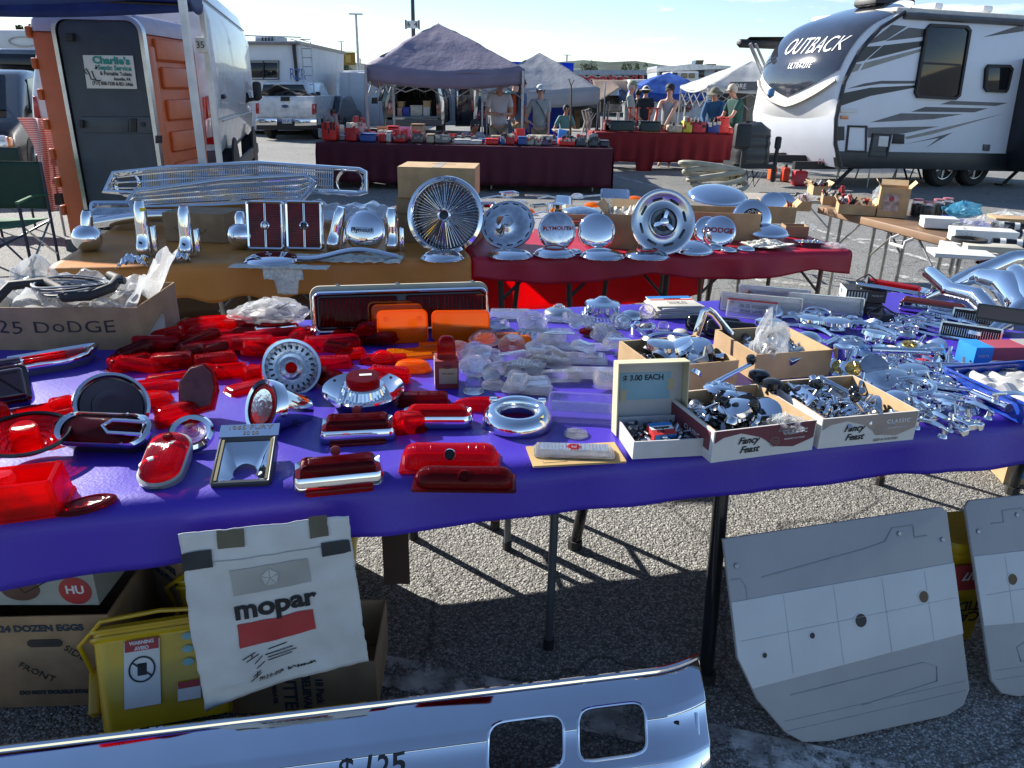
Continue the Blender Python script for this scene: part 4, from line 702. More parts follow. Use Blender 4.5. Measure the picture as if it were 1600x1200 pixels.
# --- goods on the far tables -----------------------------------------
def crate(px,py,pw,ph,dep,c,label,Y,nm='parts_tray',kind='tray',z=None,tilt=0,grp=None,slots=0,stack=1):
 p=aty(px,py,Y);s_=ppm(p);w_,h_=pw/s_,ph/s_;t=th(nm,label,kind,(p .x,Y,z if z is not None else p .z),rx=tilt,group=grp);key='goods_%.2f_%.2f_%.2f'%c;m_=mat(key,c,.45,var=.2,vs=9)
 for k in range(stack):
  hh=h_/stack;b=MB();b .rbox((0,dep/2,hh*(k+.5)),(w_*(1-.04*(k%2)),dep,hh*.9),min(.02,hh*.2));mk('body' if stack==1 else 'layer',b,m_,t)
 if slots:
  b=MB();g_=random .Random(int(px));[b .box((-w_/2+w_*(k+.5)/slots,-.004+.01*g_ .random(),h_*g_ .uniform(.5,1.05)),(w_/slots*g_ .uniform(.5,.85),.02,h_*g_ .uniform(.2,.4)))for k in range(slots)];mk('slot',b,MIXC[int(px)%4],t,kind='stuff');b=MB();[b .rbox((g_ .uniform(-.45,.45)*w_,g_ .uniform(.1,.9)*dep,h_*1.05),(.05,.06,h_*g_ .uniform(.2,.6)),.006,TR(rz=0))for k in range(6)];mk('contents',b,MIXC[(int(px)+1)%4],t,kind='stuff')
 else:b=MB();b .rbox((0,dep/2,h_+.004),(w_*1.03,dep*1.03,.012),.004);mk('lid',b,m_,t)
 return t
r1,r2,bl,gy,wh,tanc,kr=(.55,.012,.02),(.75,.02,.015),(.03,.10,.36),(.22,.23,.23),(.62,.62,.6),(.5,.42,.3),(.42,.28,.15)
rowA=[(515,22,30,r2,'bright red stacked bins at the left end of the maroon table',5),(549,17,22,r1,'red slotted tray right of the stacked bins on the maroon table',3),(575,26,12,bl,'blue flat trays on the front of the maroon table',0),(597,12,14,r1,'narrow red tray beside the blue trays',3),(607,8,16,wh,'pile of white cards beside a red tray',0),(624,20,15,r1,'red tray with leaflets left of the middle of the maroon table',3),(652,20,15,(.12,.1,.1),'dark tray of black parts on the maroon table',4),(672,12,13,tanc,'tan index box on the maroon table',0),(690,22,14,gy,'pair of grey plastic drawers on the maroon table',2),(722,26,6,wh,'row of flat white boxes at the front of the maroon table',0),(742,20,5,wh,'low white box right of the flat white boxes',0),(768,20,8,r2,'low bright red bin right of the white boxes',0),(786,9,13,bl,'short stack of blue boxes',4),(797,14,12,r1,'short stack of dark red boxes right of the blue stack',3),(816,14,12,bl,'blue tray of small bags',0),(829,10,12,(.42,.45,.4),'pale green boxes stacked in threes',3),(841,10,11,(.4,.43,.38),'pale green boxes right of the taller ones',3),(855,15,11,(.15,.1,.2),'blue and red boxes at the right of the table',2),(886,26,12,r2,'red tray lidded over white boxes',4),(908,16,14,(.06,.08,.1),'stack of dark cassette cases',5),(927,15,15,(.07,.09,.1),'taller stack of dark cassette cases beside the shorter',5),(945,14,9,(.06,.06,.08),'low stack of black cases at the end of the maroon table',0)]
for px,pw,ph,c,lb,sl in rowA:crate(px,227-(2 if px>800 else 0),pw,ph,.28,c,lb,Ym+.22,z=zm+.006,slots=sl)
rowB=[(505,16,14,wh,'clear box of small parts at the far left back of the maroon table',0),(527,26,10,wh,'wide white topped box behind the red tray',0),(507,12,22,wh,'tall clear drawer tower at the far left',3),(522,22,22,(.5,.52,.5),'tall stack of clear organiser cases',5),(556,24,26,(.55,.42,.4),'tall pile of clear cases with pink parts',6),(560,48,12,r1,'long slotted red tray behind the front row on the maroon table',12),(652,20,24,kr,'upright brown cardboard panel behind the trays',0),(612,18,20,r1,'red bin behind the pink card',0),(637,40,8,r1,'long low red tray behind the pink card',8),(700,28,9,r1,'red open tray behind the grey drawers',6),(720,46,9,(.25,.27,.25),'long tray of mixed books in front of the crouching man',6),(745,50,4,(.03,.12,.3),'thin dark blue board lying behind the books',0),(775,16,9,tanc,'small tan box on the right half of the maroon table',0),(800,32,12,r1,'red box row near the canopy leg',5),(860,60,10,(.06,.15,.22),'long dark teal tray of packets',8),(846,36,11,tanc,'low tan carton in front of the woman in the visor',0)]
for px,pw,ph,c,lb,sl in rowB:crate(px,212,pw,ph,.3,c,lb,Ym+.85,z=zm+.006,slots=sl)
for px,py,c,lb,rz in[(597,195,(.72,.32,.15),'orange price card on the maroon table',0),(632,197,(.75,.35,.55),'pink price card on the maroon table',0)]:
 p=aty(px,py,Ym+.6);q=th('price_card',lb,'card',(p .x,Ym+.6,zm),rx=-8);b=MB();b .box((0,0,.17),(.19,.004,.16));mk('card',b,mat('card%d'%px,c,.7),q);b=MB();b .box((0,.01,.05),(.02,.01,.1));mk('stand',b,DLEG,q)
 strokes([[(-.06,.04),(.06,.045)],[(-.07,.01),(.05,.012)],[(-.05,-.025),(.06,-.02)]],.004,INK,TR(0,-.004,.17,rx=90),q)
for px,c,lb in[(813,(.85,.05,.03),'red egg crate panel standing on the maroon table'),(877,(.08,.38,.85),'blue egg crate panel standing on the maroon table')]:
 p=aty(px,213,Ym+.7);q=th('socket_rack',lb,'rack',(p .x,Ym+.7,zm),rx=-12,rz=12 if px>850 else 0,ry=8 if px>850 else 0);m_=mat('rack%d'%px,c,.35);b=MB();b .rbox((0,0,.13),(.15,.03,.26),.012);mk('panel',b,m_,q)
 b=MB();[b .box((-.045+.045*i,-.018,.04+.045*j),(.03,.012,.028))for i in range(3)for j in range(5)];mk('pocket',b,m_,q,kind='stuff')
cn={'red':r1,'blue':bl,'grey':gy,'white':wh,'tan':tanc,'dark':(.05,.055,.06)};g_=random .Random(21)
for i in range(26):
 c_=g_ .choice(list(cn));px=515+i*16.6;crate(px,220,g_ .uniform(8,15),g_ .uniform(4,9),g_ .uniform(.12,.25),cn[c_],'low %s carton in the middle row of the maroon table, %s from its left end'%(c_,['first','second','third','fourth','fifth','sixth','seventh','eighth','ninth','tenth','11th','12th','13th','14th','15th','16th','17th','18th','19th','20th','21st','22nd','23rd','24th','25th','26th'][i]),Ym+.55,z=zm+.006,slots=g_ .choice([0,2,3]),nm='carton',kind='box',grp='low cartons in the middle row of the maroon table')
# red table goods
for px,py,pw,ph,c,lb,sl in[(967,218,46,16,(.02,.035,.035),'black carton with yellow print on the red table, left of two',0),(1015,218,32,16,(.02,.035,.035),'black carton with yellow print on the red table, right of two',0),(948,217,10,14,(.3,.05,.04),'small red boxed set at the left of the black cartons',3),(1054,217,22,12,tanc,'tan carton of cans on the red table',4),(1073,219,14,19,(.62,.55,.04),'stack of yellow tubs on the red table',3),(1091,219,20,18,(.55,.015,.04),'dark red tins in threes on the red table',3),(1114,219,20,18,(.012,.03,.22),'dark blue tins in threes on the red table',3),(1110,203,26,12,(.6,.58,.08),'yellow cloths on top of the tins',0),(1130,212,16,24,r2,'red plastic toolbox lid open on the red table',0),(1140,212,10,8,r2,'red jerry box at the right end of the red table',0),(1055,203,52,8,(.22,.12,.06),'long brown carton behind the tan carton',0),(990,202,60,5,(.4,.4,.42),'row of bagged sockets behind the black cartons',9)]:
 crate(px,py,pw,ph,.3,c,lb,Yr+(.1 if py>210 else .6),z=zr+.006 if py>210 else zr+.03,slots=sl)
for px in(967,1015):p=aty(px,212,Yr+.09);o=th('printed_panel','yellow lettered front on the %s black carton'%('left' if px<1000 else 'right'),'label',(p .x,Yr+.085,p .z));text('SOCKET SET',.07,mat('yellow_print',(.6,.55,.05),.5),TR(0,0,.05,rx=90),o);text('HEAVY DUTY',.06,mat('yellow_print',(.6,.55,.05),.5),TR(0,0,-.05,rx=90),o)
rs=th('tool_stand','red metal tee handled stands bolted on a rail on the far red table','stand',(aty(1027,198,Yr+.3).x,Yr+.3,zr));RM_=mat('red_metal',(.55,.03,.025),.4)
for k,px in enumerate((985,996,1016,1027)):q=aty(px,168,Yr+.3);x=q .x-rs .location .x;b=MB();b .box((x,0,.26),(.03,.03,.5));b .box((x,0,.5),(.14,.03,.025));mk('upright',b,RM_,rs)
b=MB();b .box((-.25,0,.04),(1.0,.05,.05));mk('rail',b,RM_,rs)
for k,(px,top)in enumerate([(936,160),(946,163),(951,158)]):q=aty(px,top,Yr+.5);j=th('jack_post',['dark blue jack post left of the red stands','slim blue jack post in the middle of three','taller blue jack post nearest the red stands'][k],'jack',(q .x,Yr+.5,zr));b=MB();b .tube([(0,0,0),(0,0,q .z-zr)],.022,8);mk('post',b,NAVYP,j);b=MB();b .box((0,0,.02),(.12,.12,.03));mk('foot',b,NAVYP,j)
for px,py in((912,172),(921,176),(917,170)):q=aty(px,py,19);o=th('bent_branch','pale driftwood branch standing on the far stall, %s'%{912:'left one',921:'right one',917:'middle one'}[px],'driftwood',(q .x,19,.7));b=MB();b .tube([(0,0,0),(.05,0,.25),(-.04,0,.5),(.06,.02,q .z-.7)],[.03,.025,.02,.01],6);mk('stem',b,mat('drift',(.5,.45,.38),.8),o);b=MB();b .tube([(.04,0,.25),(.16,0,.45)],[.02,.008],5);mk('twig',b,mat('drift',(.5,.45,.38),.8),o)
q=aty(892,205,19);o=th('stick','tall forked brown stick standing by the grey canopy','stick',(q .x,19,0));zt=aty(890,123,19).z;b=MB();b .tube([(0,0,0),(-.02,0,zt*.6),(-.04,0,zt-.15)],[.03,.025,.018],6);mk('shaft',b,BARK,o);b=MB();b .tube([(-.04,0,zt-.16),(-.1,0,zt)],.012,5);b .tube([(-.04,0,zt-.16),(.02,0,zt-.02)],.012,5);mk('fork',b,BARK,o)
q=aty(937,190,19.5);ft=ftable((q .x-1.1,19.5),(q .x+1.2,19.6),.75,.72,[(.2,.1),(.2,.65),(2.1,.1),(2.1,.65)],'far bare folding table with driftwood on it')
# ================================================================ PEOPLE
SK={'a':mat('skin_a',(.50,.27,.19),.55,var=.06),'b':mat('skin_b',(.36,.17,.11),.55,var=.06),'c':mat('skin_c',(.58,.34,.26),.55,var=.06)}
def skin(name,pts,edges,m,parent,sub=2,loc=None,root=0):
 me=bpy .data .meshes .new(name);me .from_pydata([p[:3]for p in pts],edges,[]);me .materials .append(m);o=bpy .data .objects .new(name,me);COL .objects .link(o);o .parent=parent
 sk=o .modifiers .new('skin','SKIN');sk .use_smooth_shade=True
 for i,p in enumerate(pts):
  r_=p[3]if isinstance(p[3],tuple)else(p[3],p[3]);me .skin_vertices[0].data[i].radius=r_;me .skin_vertices[0].data[i].use_root=(i==root)
 s_=o .modifiers .new('sub','SUBSURF');s_ .levels=s_ .render_levels=sub
 return o
def person(label,px,Y,headpx,rz,sk,shirt,pants,hair=None,hat=None,lean=0,hands=((.12,-.35,1.0),(-.12,-.35,1.0)),sleeve=.5,H=1.72,zoff=0,glasses=False,strap=False,hatm=None,pack=None):
 p=aty(px,200,Y);k=H/1.75;t=th('person',label,'person',(p .x,Y,zoff),rz=rz);t .scale=(k,k,k)
 l=math .sin(R(lean));c_=math .cos(R(lean));tz=lambda d,x=0,y=0:(x,y-l*d,.96+c_*d)
 P=[(0,0,.96,(.10,.07)),(*tz(.22),(.10,.07)),(*tz(.42),(.13,.085)),(*tz(.54),(.075,.065)),(*tz(.62,0,-.02),(.055,.055)),(*tz(.68,0,-.035),(.075,.085)),(*tz(.78,0,-.045),(.078,.092))]
 E_=[(0,1),(1,2),(2,3),(3,4),(4,5),(5,6)];arm=[]
 for sx,hd in((1,hands[0]),(-1,hands[1])):
  sh=Vector(tz(.49,sx*.19));h_=Vector(hd);mid=(sh+h_)/2;d=(h_-sh).length;ext_=math .sqrt(max(.0,.31**2-(d/2)**2))if d<.62 else .0
  el_=mid+Vector((sx*.5,.35,-.75)).normalized()*ext_;dr=(h_-el_).normalized()
  i=len(P);P+=[(*sh,.062),(*el_,.042),(*(h_),.028),(*(h_+dr*.08),(.038,.018))];E_+=[(2,i),(i,i+1),(i+1,i+2),(i+2,i+3)];arm .append((sh,el_,h_,dr))
 for sx in(1,-1):
  i=len(P);P+=[(sx*.10,0,.86,.085),(sx*.11,-.02,.48,.055),(sx*.11,.02,.09,.038),(sx*.12,-.12,.04,(.045,.03))];E_+=[(0,i),(i,i+1),(i+1,i+2),(i+2,i+3)]
 skin('body',P,E_,SK[sk],t)
 Q=[(0,0,.84,(.19,.15)),(*tz(.2),(.175,.14)),(*tz(.4),(.185,.135)),(*tz(.53),(.09,.08))];F_=[(0,1),(1,2),(2,3)]
 for sh,el_,h_,dr in arm:
  i=len(Q)
  if sleeve<=0:continue
  Q+=[(*sh,.082),(*(sh .lerp(el_,min(1,sleeve*1.4))),.068)];F_+=[(2,i),(i,i+1)]
  if sleeve>.8:Q+=[(*h_,.04)];F_+=[(i+1,i+2)]
 skin('shirt',Q,F_,shirt,t)
 Q=[(0,0,.95,(.165,.135))];F_=[]
 for sx in(1,-1):i=len(Q);Q+=[(sx*.10,0,.84,.1),(sx*.11,-.02,.48,.075),(sx*.11,.02,.12,.062)];F_+=[(0,i),(i,i+1),(i+1,i+2)]
 skin('trousers',Q,F_,pants,t)
 hc=Vector(tz(.735,0,-.04))
 if hair:b=MB();b .lathe([(.102*math .sin(a),.125*math .cos(a))for a in[PI*.62*(1-i/8)+.001 for i in range(9)]],18,Matrix .Translation(hc+Vector((0,.018,.012)))@Matrix .Rotation(R(-22),4,'X'),caps=(False,False));mk('hair',b,hair,t)
 b=MB();b .sphere(hc+Vector((0,-.095,-.012)),.02,8,6,sc=(.7,.9,1.2));mk('nose',b,SK[sk],t)
 for sx in(1,-1):b=MB();b .sphere(hc+Vector((sx*.088,.0,-.005)),.028,8,6,sc=(.4,.7,1));mk('ear',b,SK[sk],t);b=MB();b .sphere(hc+Vector((sx*.032,-.086,.02)),.012,8,6);mk('eye',b,WHT,t)
 b=MB();b .box(hc+Vector((0,-.088,-.05)),(.045,.01,.008));mk('mouth',b,mat('lip',(.3,.1,.09),.5),t)
 for sh,el_,h_,dr in arm:
  s_=dr .cross(Vector((0,0,1)));s_=s_ .normalized()if s_ .length>.1 else Vector((1,0,0));o_=h_+dr*.09
  for j,(oo,ln)in enumerate(((-.027,.06),(-.009,.075),(.009,.07),(.027,.055))):b=MB();b .tube([o_+s_*oo,o_+s_*oo+dr*ln*.6,o_+s_*oo+dr*ln+Vector((0,0,-.02))],[.009,.009,.006],6);mk('finger',b,SK[sk],t)
  b=MB();b .tube([h_+dr*.03+s_*.03,h_+dr*.07+s_*.055],[.011,.008],6);mk('thumb',b,SK[sk],t)
 if hat:
  b=MB();M=Matrix .Translation(hc+Vector((0,0,.045)))@Matrix .Rotation(R(6+lean*.5),4,'X')
  b .lathe([(.108*math .cos(a),.105*math .sin(a))for a in[PI/2*i/6 for i in range(6)]]+[(.002,.105)],20,M)
  if hat in('cap','visor'):b .grid(lambda u,v:M@Vector(((u-.5)*.17*(1-.25*v),-.095-.085*v,.01-.02*(abs(u-.5)*2)**2-.012*v)),8,5)
  else:b .lathe([(.105,.005),(.19,-.03),(.188,-.035),(.1,0)],22,M)
  mk('hat',b,hatm,t,thick=.004)
 if glasses:b=MB();[b .sphere(hc+Vector((sx*.034,-.092,.02)),.026,8,6,sc=(1,.35,.75))for sx in(1,-1)];b .box(hc+Vector((0,-.085,.025)),(.17,.01,.008));mk('sunglasses',b,BLKG,t)
 if strap:b=MB();b .tube([tz(.52,-.1,-.09),tz(.4,0,-.165),tz(.2,.12,-.15),tz(.05,.17,-.1)],.016,6,flat=.4);mk('bag_strap',b,BLK,t)
 if pack:b=MB();b .rbox(tz(.28,0,.22),(.32,.2,.48),.07,n=4);k_=mk('backpack',b,pack,t);b=MB();b .rbox(tz(.2,0,.34),(.24,.08,.24),.04,n=3);mk('pocket',b,pack,k_)
 return t
HG=mat('grey_hair',(.45,.43,.40),.8);HB=mat('dark_hair',(.02,.015,.012),.7);JN=mat('jeans',(.05,.08,.15),.8);KH=mat('khaki',(.3,.26,.18),.8)
S=lambda n,c,**k:mat('shirt_'+n,c,.85,bump=.3,bs=20,var=.08,**k)
person('grey haired man in a pale shirt looking down at his hands behind the canopy leg',779,16.6,0,8,'a',S('lilac',(.55,.55,.60)),KH,HG,lean=8,hands=((.08,-.36,1.12),(-.1,-.36,1.13)),H=1.80,glasses=True)
person('dark haired man in a blue shirt turned away with an orange backpack',812,18.4,0,110,'b',S('blue',(.10,.17,.30)),KH,HB,sleeve=.5,H=1.82,pack=mat('pack_orange',(.55,.09,.03),.7),hands=((.2,-.1,.85),(-.2,-.1,.85)))
person('person in a teal hood standing beyond the orange backpack',803,20,0,30,'c',S('teal',(.12,.3,.3)),JN,None,hat='boonie',hatm=mat('hood_teal',(.18,.38,.40),.8),H=1.84)
person('woman in a pale visor and sunglasses with one hand on her hip',843,17.6,0,0,'c',S('grey',(.38,.40,.41)),KH,HB,hat='visor',hatm=mat('visor_pale',(.6,.64,.68),.7),glasses=True,strap=True,hands=((.2,-.12,.80),(-.24,-.02,1.02)),H=1.66)
person('seated person in a teal shirt before the blue tarpaulin',883,21,0,20,'b',S('teal2',(.10,.22,.22)),JN,HB,H=1.55,zoff=-.32,hands=((.2,-.2,1.1),(-.3,-.1,1.05)))
person('older man in a pale green shirt and cap facing right',981,19.6,0,78,'a',S('sage',(.30,.36,.34)),JN,HG,hat='cap',hatm=mat('cap_olive',(.24,.25,.17),.8),H=1.80,hands=((.1,-.3,.95),(-.1,-.25,1.0)))
person('person in a white sun hat and dark shirt facing away',1005,22.5,0,170,'a',S('black',(.012,.015,.022)),JN,HB,hat='boonie',hatm=mat('hat_white',(.65,.62,.55),.8),H=1.72)
person('person in black partly hidden left of the white sun hat',994,23.5,0,200,'b',S('black2',(.014,.014,.016)),JN,HB,H=1.66)
person('bearded man in a grey sleeveless top and dark cap leaning over the far table',1043,18.3,0,-20,'c',S('tank',(.33,.35,.38)),JN,HB,hat='cap',hatm=mat('cap_black',(.02,.02,.022),.7),glasses=True,sleeve=0,lean=6,hands=((.0,-.42,.93),(-.26,-.42,.93)),H=1.74)
person('person in a blue jacket and olive bucket hat bent over the stall',1115,19.5,0,-25,'a',S('royal',(.02,.10,.24)),JN,HB,hat='boonie',hatm=mat('hat_olive',(.20,.19,.14),.85),lean=22,sleeve=.9,hands=((.1,-.5,.95),(-.15,-.5,.95)),H=1.74)
person('man in a dark green polo shirt and beige cap reaching to the left',1150,18.6,0,-70,'a',S('green',(.015,.07,.06)),KH,HG,hat='cap',hatm=mat('cap_beige',(.5,.44,.35),.8),lean=14,hands=((.1,-.5,1.0),(-.14,-.45,1.05)),H=1.78,glasses=True)
person('crouching dark haired person in a checked shirt behind the maroon table',733,15.2,0,20,'b',S('check',(.10,.11,.15),col2=(.5,.5,.52)),JN,HB,lean=35,H=1.6,zoff=-.45,hands=((.3,-.3,1.2),(-.3,-.3,1.2)))
# ================================================================ RIGHT SIDE TABLES
BT=mat('brown_table',(.26,.15,.08),.5);zt_=.74
tA=at(1278,322,zt_);tB=at(1478,372,zt_);A_,u_,v_,L_=tframe(tA,tB)
ftR=ftable(tA[:2],(tA+(tB-tA)*1.0)[:2],.62,zt_,[(.28,.05),(.2,.58),(L_*.47,.05),(L_*.5,.3),(L_-.1,.08)],'brown topped suitcase folding table with a carrying handle at the right',topm=BT,tz=.06)
b=MB();b .tube([(L_*.70,-.005,.68),(L_*.70,-.06,.66),(L_*.70,-.06,.62),(L_*.80,-.06,.62),(L_*.80,-.06,.66),(L_*.80,-.005,.68)],.012,8);mk('handle',b,PAPER,ftR)
tA2=at(1470,388,.72);tB2=at(1640,404,.72);ftable(tA2[:2],tB2[:2],.7,.72,[(.12,.06),(.12,.6),(.8,.06)],'white topped folding table at the right edge behind the big chrome bumper',topm=WHT,tz=.05)
tA3=at(1238,330,.72);ftable((tA3 .x-.1,tA3 .y+.9),(tA3 .x+.8,tA3 .y+.85),.5,.70,[(.1,.06),(.1,.45),(.8,.06)],'short dark table end under the far cartons')
def openbox(name,label,w_,d_,h_,loc,rz=0,m=None,mi=None,flaps=0,th_=.004,cat='box',rx=0,grp=None,bottom=True):
 t=th(name,label,cat,loc,rz=rz,rx=rx,group=grp);m=m or KRAFT
 for nm,c,s_ in(('front_panel',(0,-d_/2,h_/2),(w_,th_,h_)),('back_panel',(0,d_/2,h_/2),(w_,th_,h_)),('side_panel',(-w_/2-th_/2,0,h_/2),(th_,d_+th_,h_)),('side_panel',(w_/2+th_/2,0,h_/2),(th_,d_+th_,h_)),('base',(0,0,th_/2),(w_,d_-th_,th_))):
  b=MB();b .box(c,s_);mk(nm,b,m if nm!='base' else(mi or m),t)
 if flaps:
  for sx in(-1,1):b=MB();b .box((0,0,flaps/2),(th_,d_*.96,flaps),TR(sx*(w_/2+.001),0,h_,ry=sx*40));mk('flap',b,mi or m,t)
  b=MB();b .box((0,0,flaps/2),(w_*.96,th_,flaps),TR(0,d_/2,h_,rx=-50));mk('flap',b,mi or m,t)
 return t
def junk(name,mats_,n,w_,d_,z0,z1,seed,parent,sz=.03):
 """loose bits as one mass of stuff"""
 q=random .Random(seed)
 for mi,m in enumerate(mats_):
  b=MB()
  for k in range(n//len(mats_)):
   x=q .uniform(-w_/2,w_/2)*.88;y=q .uniform(-d_/2,d_/2)*.88;z=q .uniform(z0,z1);M=TR(x,y,z,q .uniform(-70,70),q .uniform(-70,70),q .uniform(0,360));s_=sz*q .uniform(.5,1.2);c=q .random()
   if c<.35:b .tube([(-s_,0,0),(0,s_*.3,0),(s_,0,0)],s_*.16,6,m=M)
   elif c<.6:b .lathe([(s_*.5,0),(s_*.45,s_*.3),(s_*.2,s_*.4),(.001,s_*.42)],10,M)
   elif c<.8:b .rbox((0,0,0),(s_*1.4,s_*.7,s_*.4),s_*.1,M)
   else:b .lathe([(s_*.35,0),(s_*.35,s_*.9),(s_*.25,s_)],8,M)
  mk(name,b,m,parent,kind='stuff')
for i,(px,py,pw,ph,d_,lb,fl)in enumerate([(1310,322,34,14,.3,'open carton tray with red bits at the left end of the brown table',0),(1345,336,52,15,.3,'long low cardboard tray in the middle of the brown table',.04),(1253,330,28,14,.28,'low tan carton on the short far table',0),(1284,306,24,14,.25,'small far carton left of the suitcase table',.05)]):
 p=at(px,py,zt_ if i!=3 else .74)if i in(0,1)else at(px,py,.71 if i==2 else .74);s_=ppm(p);x_=openbox('carton',lb,pw/s_,d_,ph/s_,(p .x,p .y+d_*.4,p .z+.004),rz=-18 if i<2 else-8,flaps=fl,mi=KRAFTI);junk('small_part',MIXC,34,pw/s_,d_,ph/s_*.5,ph/s_+.02,i,x_,.05)
p=at(1398,340,zt_);s_=ppm(p);bx=openbox('carton','tall open cardboard box with a faded red print standing on the brown table',.2,.22,.22,(p .x,p .y+.08,zt_+.004),rz=-22,flaps=.06,mi=KRAFTI)
b=MB();b .box((-.02,-.115,.11),(.11,.002,.13));mk('printed_patch',b,mat('print_pink',(.55,.42,.38),.7,var=.3,vs=30),bx);b=MB();b .slab(circ(.02,10),0,.002,.0005,m=TR(-.02,-.1165,.14,rx=90));mk('print_spot',b,mat('spot',(.35,.06,.08),.7),bx)
for i,(px,py,sz,c,lb)in enumerate([(1430,338,.10,(.06,.05,.05),'clear jar of black parts with a pink lid, nearest the tall carton'),(1446,342,.10,(.08,.07,.06),'clear jar of dark parts, second from the tall carton'),(1462,338,.10,(.1,.1,.09),'clear jar of dark parts, third from the tall carton'),(1476,336,.1,(.07,.07,.08),'clear jar with a pink lid beside the blue bag')]):
 p=at(px,py,zt_);t=th('jar',lb,'jar',(p .x,p .y,zt_+.002));b=MB();b .lathe([(.04,0),(.045,.01),(.045,.10),(.036,.115),(.036,.12)],18);mk('glass',b,CLR,t);b=MB();b .lathe([(.038,.119),(.038,.133),(.001,.134)],18);mk('lid',b,mat('lid_pink',(.5,.18,.2),.4),t);b=MB();b .lathe([(.036,.004),(.038,.09),(.001,.1)],12);mk('contents',b,mat('jarc%d'%i,c,.5,var=.4,vs=60),t)
def bag(px,py,w_,h_,d_,m,label,z=.74,seed=1,name='plastic_bag',rz=0,cat='bag',core=None,spikes=.25):
 p=at(px,py,z);q=MB();sd_=seed*3.7;N_=34;K=20
 rings=[]
 for k in range(K+1):
  f=k/K;r=[]
  for j in range(N_):
   a=2*PI*j/N_;sn=math .sin(PI*min(1,f*1.02)**.8*.97+.02);v=noise .noise(Vector((math .cos(a)*2.2,math .sin(a)*2.2,f*3+sd_)));v2=noise .noise(Vector((math .cos(a)*7,math .sin(a)*7,f*8+sd_)));kk=sn*(1+spikes*v*2+.25*v2)
   r .append((math .cos(a)*w_/2*kk,math .sin(a)*d_/2*kk,max(.001,h_*f*(1+.35*v)+.012*v2)))
  rings .append(r)
 q .loft(rings);t=th(name,label,cat,(p .x,p .y,z+.002),rz=rz);mk('film',q,m,t,ang=25)
 if core:b=MB();b .sphere((0,0,h_*.35),h_*.4,12,8,sc=(w_/h_*.75,d_/h_*.7,.7));mk('contents',b,core,t)
 return t
BBAG=plastic('blue_polythene',(.25,.55,.7),(.5,.8,.92),.4,rough=.12,bs=40,bump=.8,glass=.1)
bag(1500,342,.26,.13,.2,BBAG,'light blue plastic bag spilling off the jars',seed=4,core=mat('bluec',(.2,.4,.5),.5));bag(1370,318,.1,.14,.08,BAG,'clear plastic bag standing up behind the long cardboard tray',seed=5);bag(1258,316,.16,.07,.12,BAG,'crumpled clear plastic in the far carton',z=.78,seed=6)
bag(1530,362,.36,.1,.22,BAG,'crumpled clear bag at the back of the right hand tables',seed=7);bag(1500,380,.14,.1,.12,BAG,'small clear bag with a red print before the paper box',seed=8);bag(1570,350,.3,.09,.2,BAG,'clear wrapping at the far right end of the tables',seed=9)
for px,py,w_,d_,h_,m_,lb in[(1465,355,.22,.14,.06,PAPER,'white lidded carton lying on the brown table'),(1532,378,.36,.16,.07,PAPER,'long pale carton on the right hand table'),(1575,352,.24,.2,.05,KRAFT,'flat brown carton at the far right'),(1590,345,.14,.2,.04,MIXC[2],'flat cream box at the right edge'),(1500,400,.32,.2,.02,PAPER,'stack of pale papers on the white topped table'),(1548,392,.3,.14,.03,MIXC[2],'pale folded paper bundle on the white topped table')]:
 p=at(px,py,.75);t=th('flat_box' if h_>.025 else 'paper_stack',lb,'box' if h_>.025 else 'papers',(p .x,p .y,.75),rz=-14);b=MB();b .rbox((0,0,h_/2),(w_,d_,h_),.004);mk('body',b,m_,t);b=MB();b .rbox((0,0,h_+.002),(w_*1.02,d_*1.02,h_*.3),.002);mk('lid',b,m_,t)
p=at(1512,385,.75);t=th('rubber_ring_stack','black rubber rings lying on pale papers','rings',(p .x,p .y,.778));[mk('ring',MB().lathe([(.085,k*.008),(.1,k*.008),(.1,k*.008+.007),(.085,k*.008+.007)],28,wrap=True),RUB,t)for k in range(3)]
k=0
for px,py in[(1560,360),(1585,362),(1570,375),(1597,374),(1562,388),(1588,390)]:
 p=at(px,py,.75);w_=['upper left','upper right','middle left','middle right','lower left','lower right'][k];k+=1
 t=th('film_canister','black boxed cylinder with a white band, %s of the six at the right edge'%w_,'canister',(p .x,p .y,.752),rz=-20);b=MB();b .tube([(-.05,0,.03),(.05,0,.03)],.03,14);mk('body',b,BLKG,t);b=MB();b .tube([(-.012,0,.03),(.02,0,.03)],.0312,14,caps=False);mk('band',b,PAPER,t)
# blue tarpaulin crumpled on the ground
p=at(1425,355);b=MB();b .grid(lambda u,v:(p .x-.55+2.3*u,p .y-.45-1.0*u+1.2*v,.01+.20*max(0,noise .noise(Vector((u*5,v*5,2)))+.35)*math .sin(PI*u)**.5*math .sin(PI*v)**.5+.03*abs(noise .noise(Vector((u*14,v*12,5))))),60,40)
mk('ground_tarpaulin',b,mat('blue_tarp2',(.015,.05,.50),.3,var=.15,vs=5,bump=.5,bs=12,dist=.01),label='blue tarpaulin crumpled on the asphalt behind the brown table',cat='tarpaulin',thick=.003,ang=25)
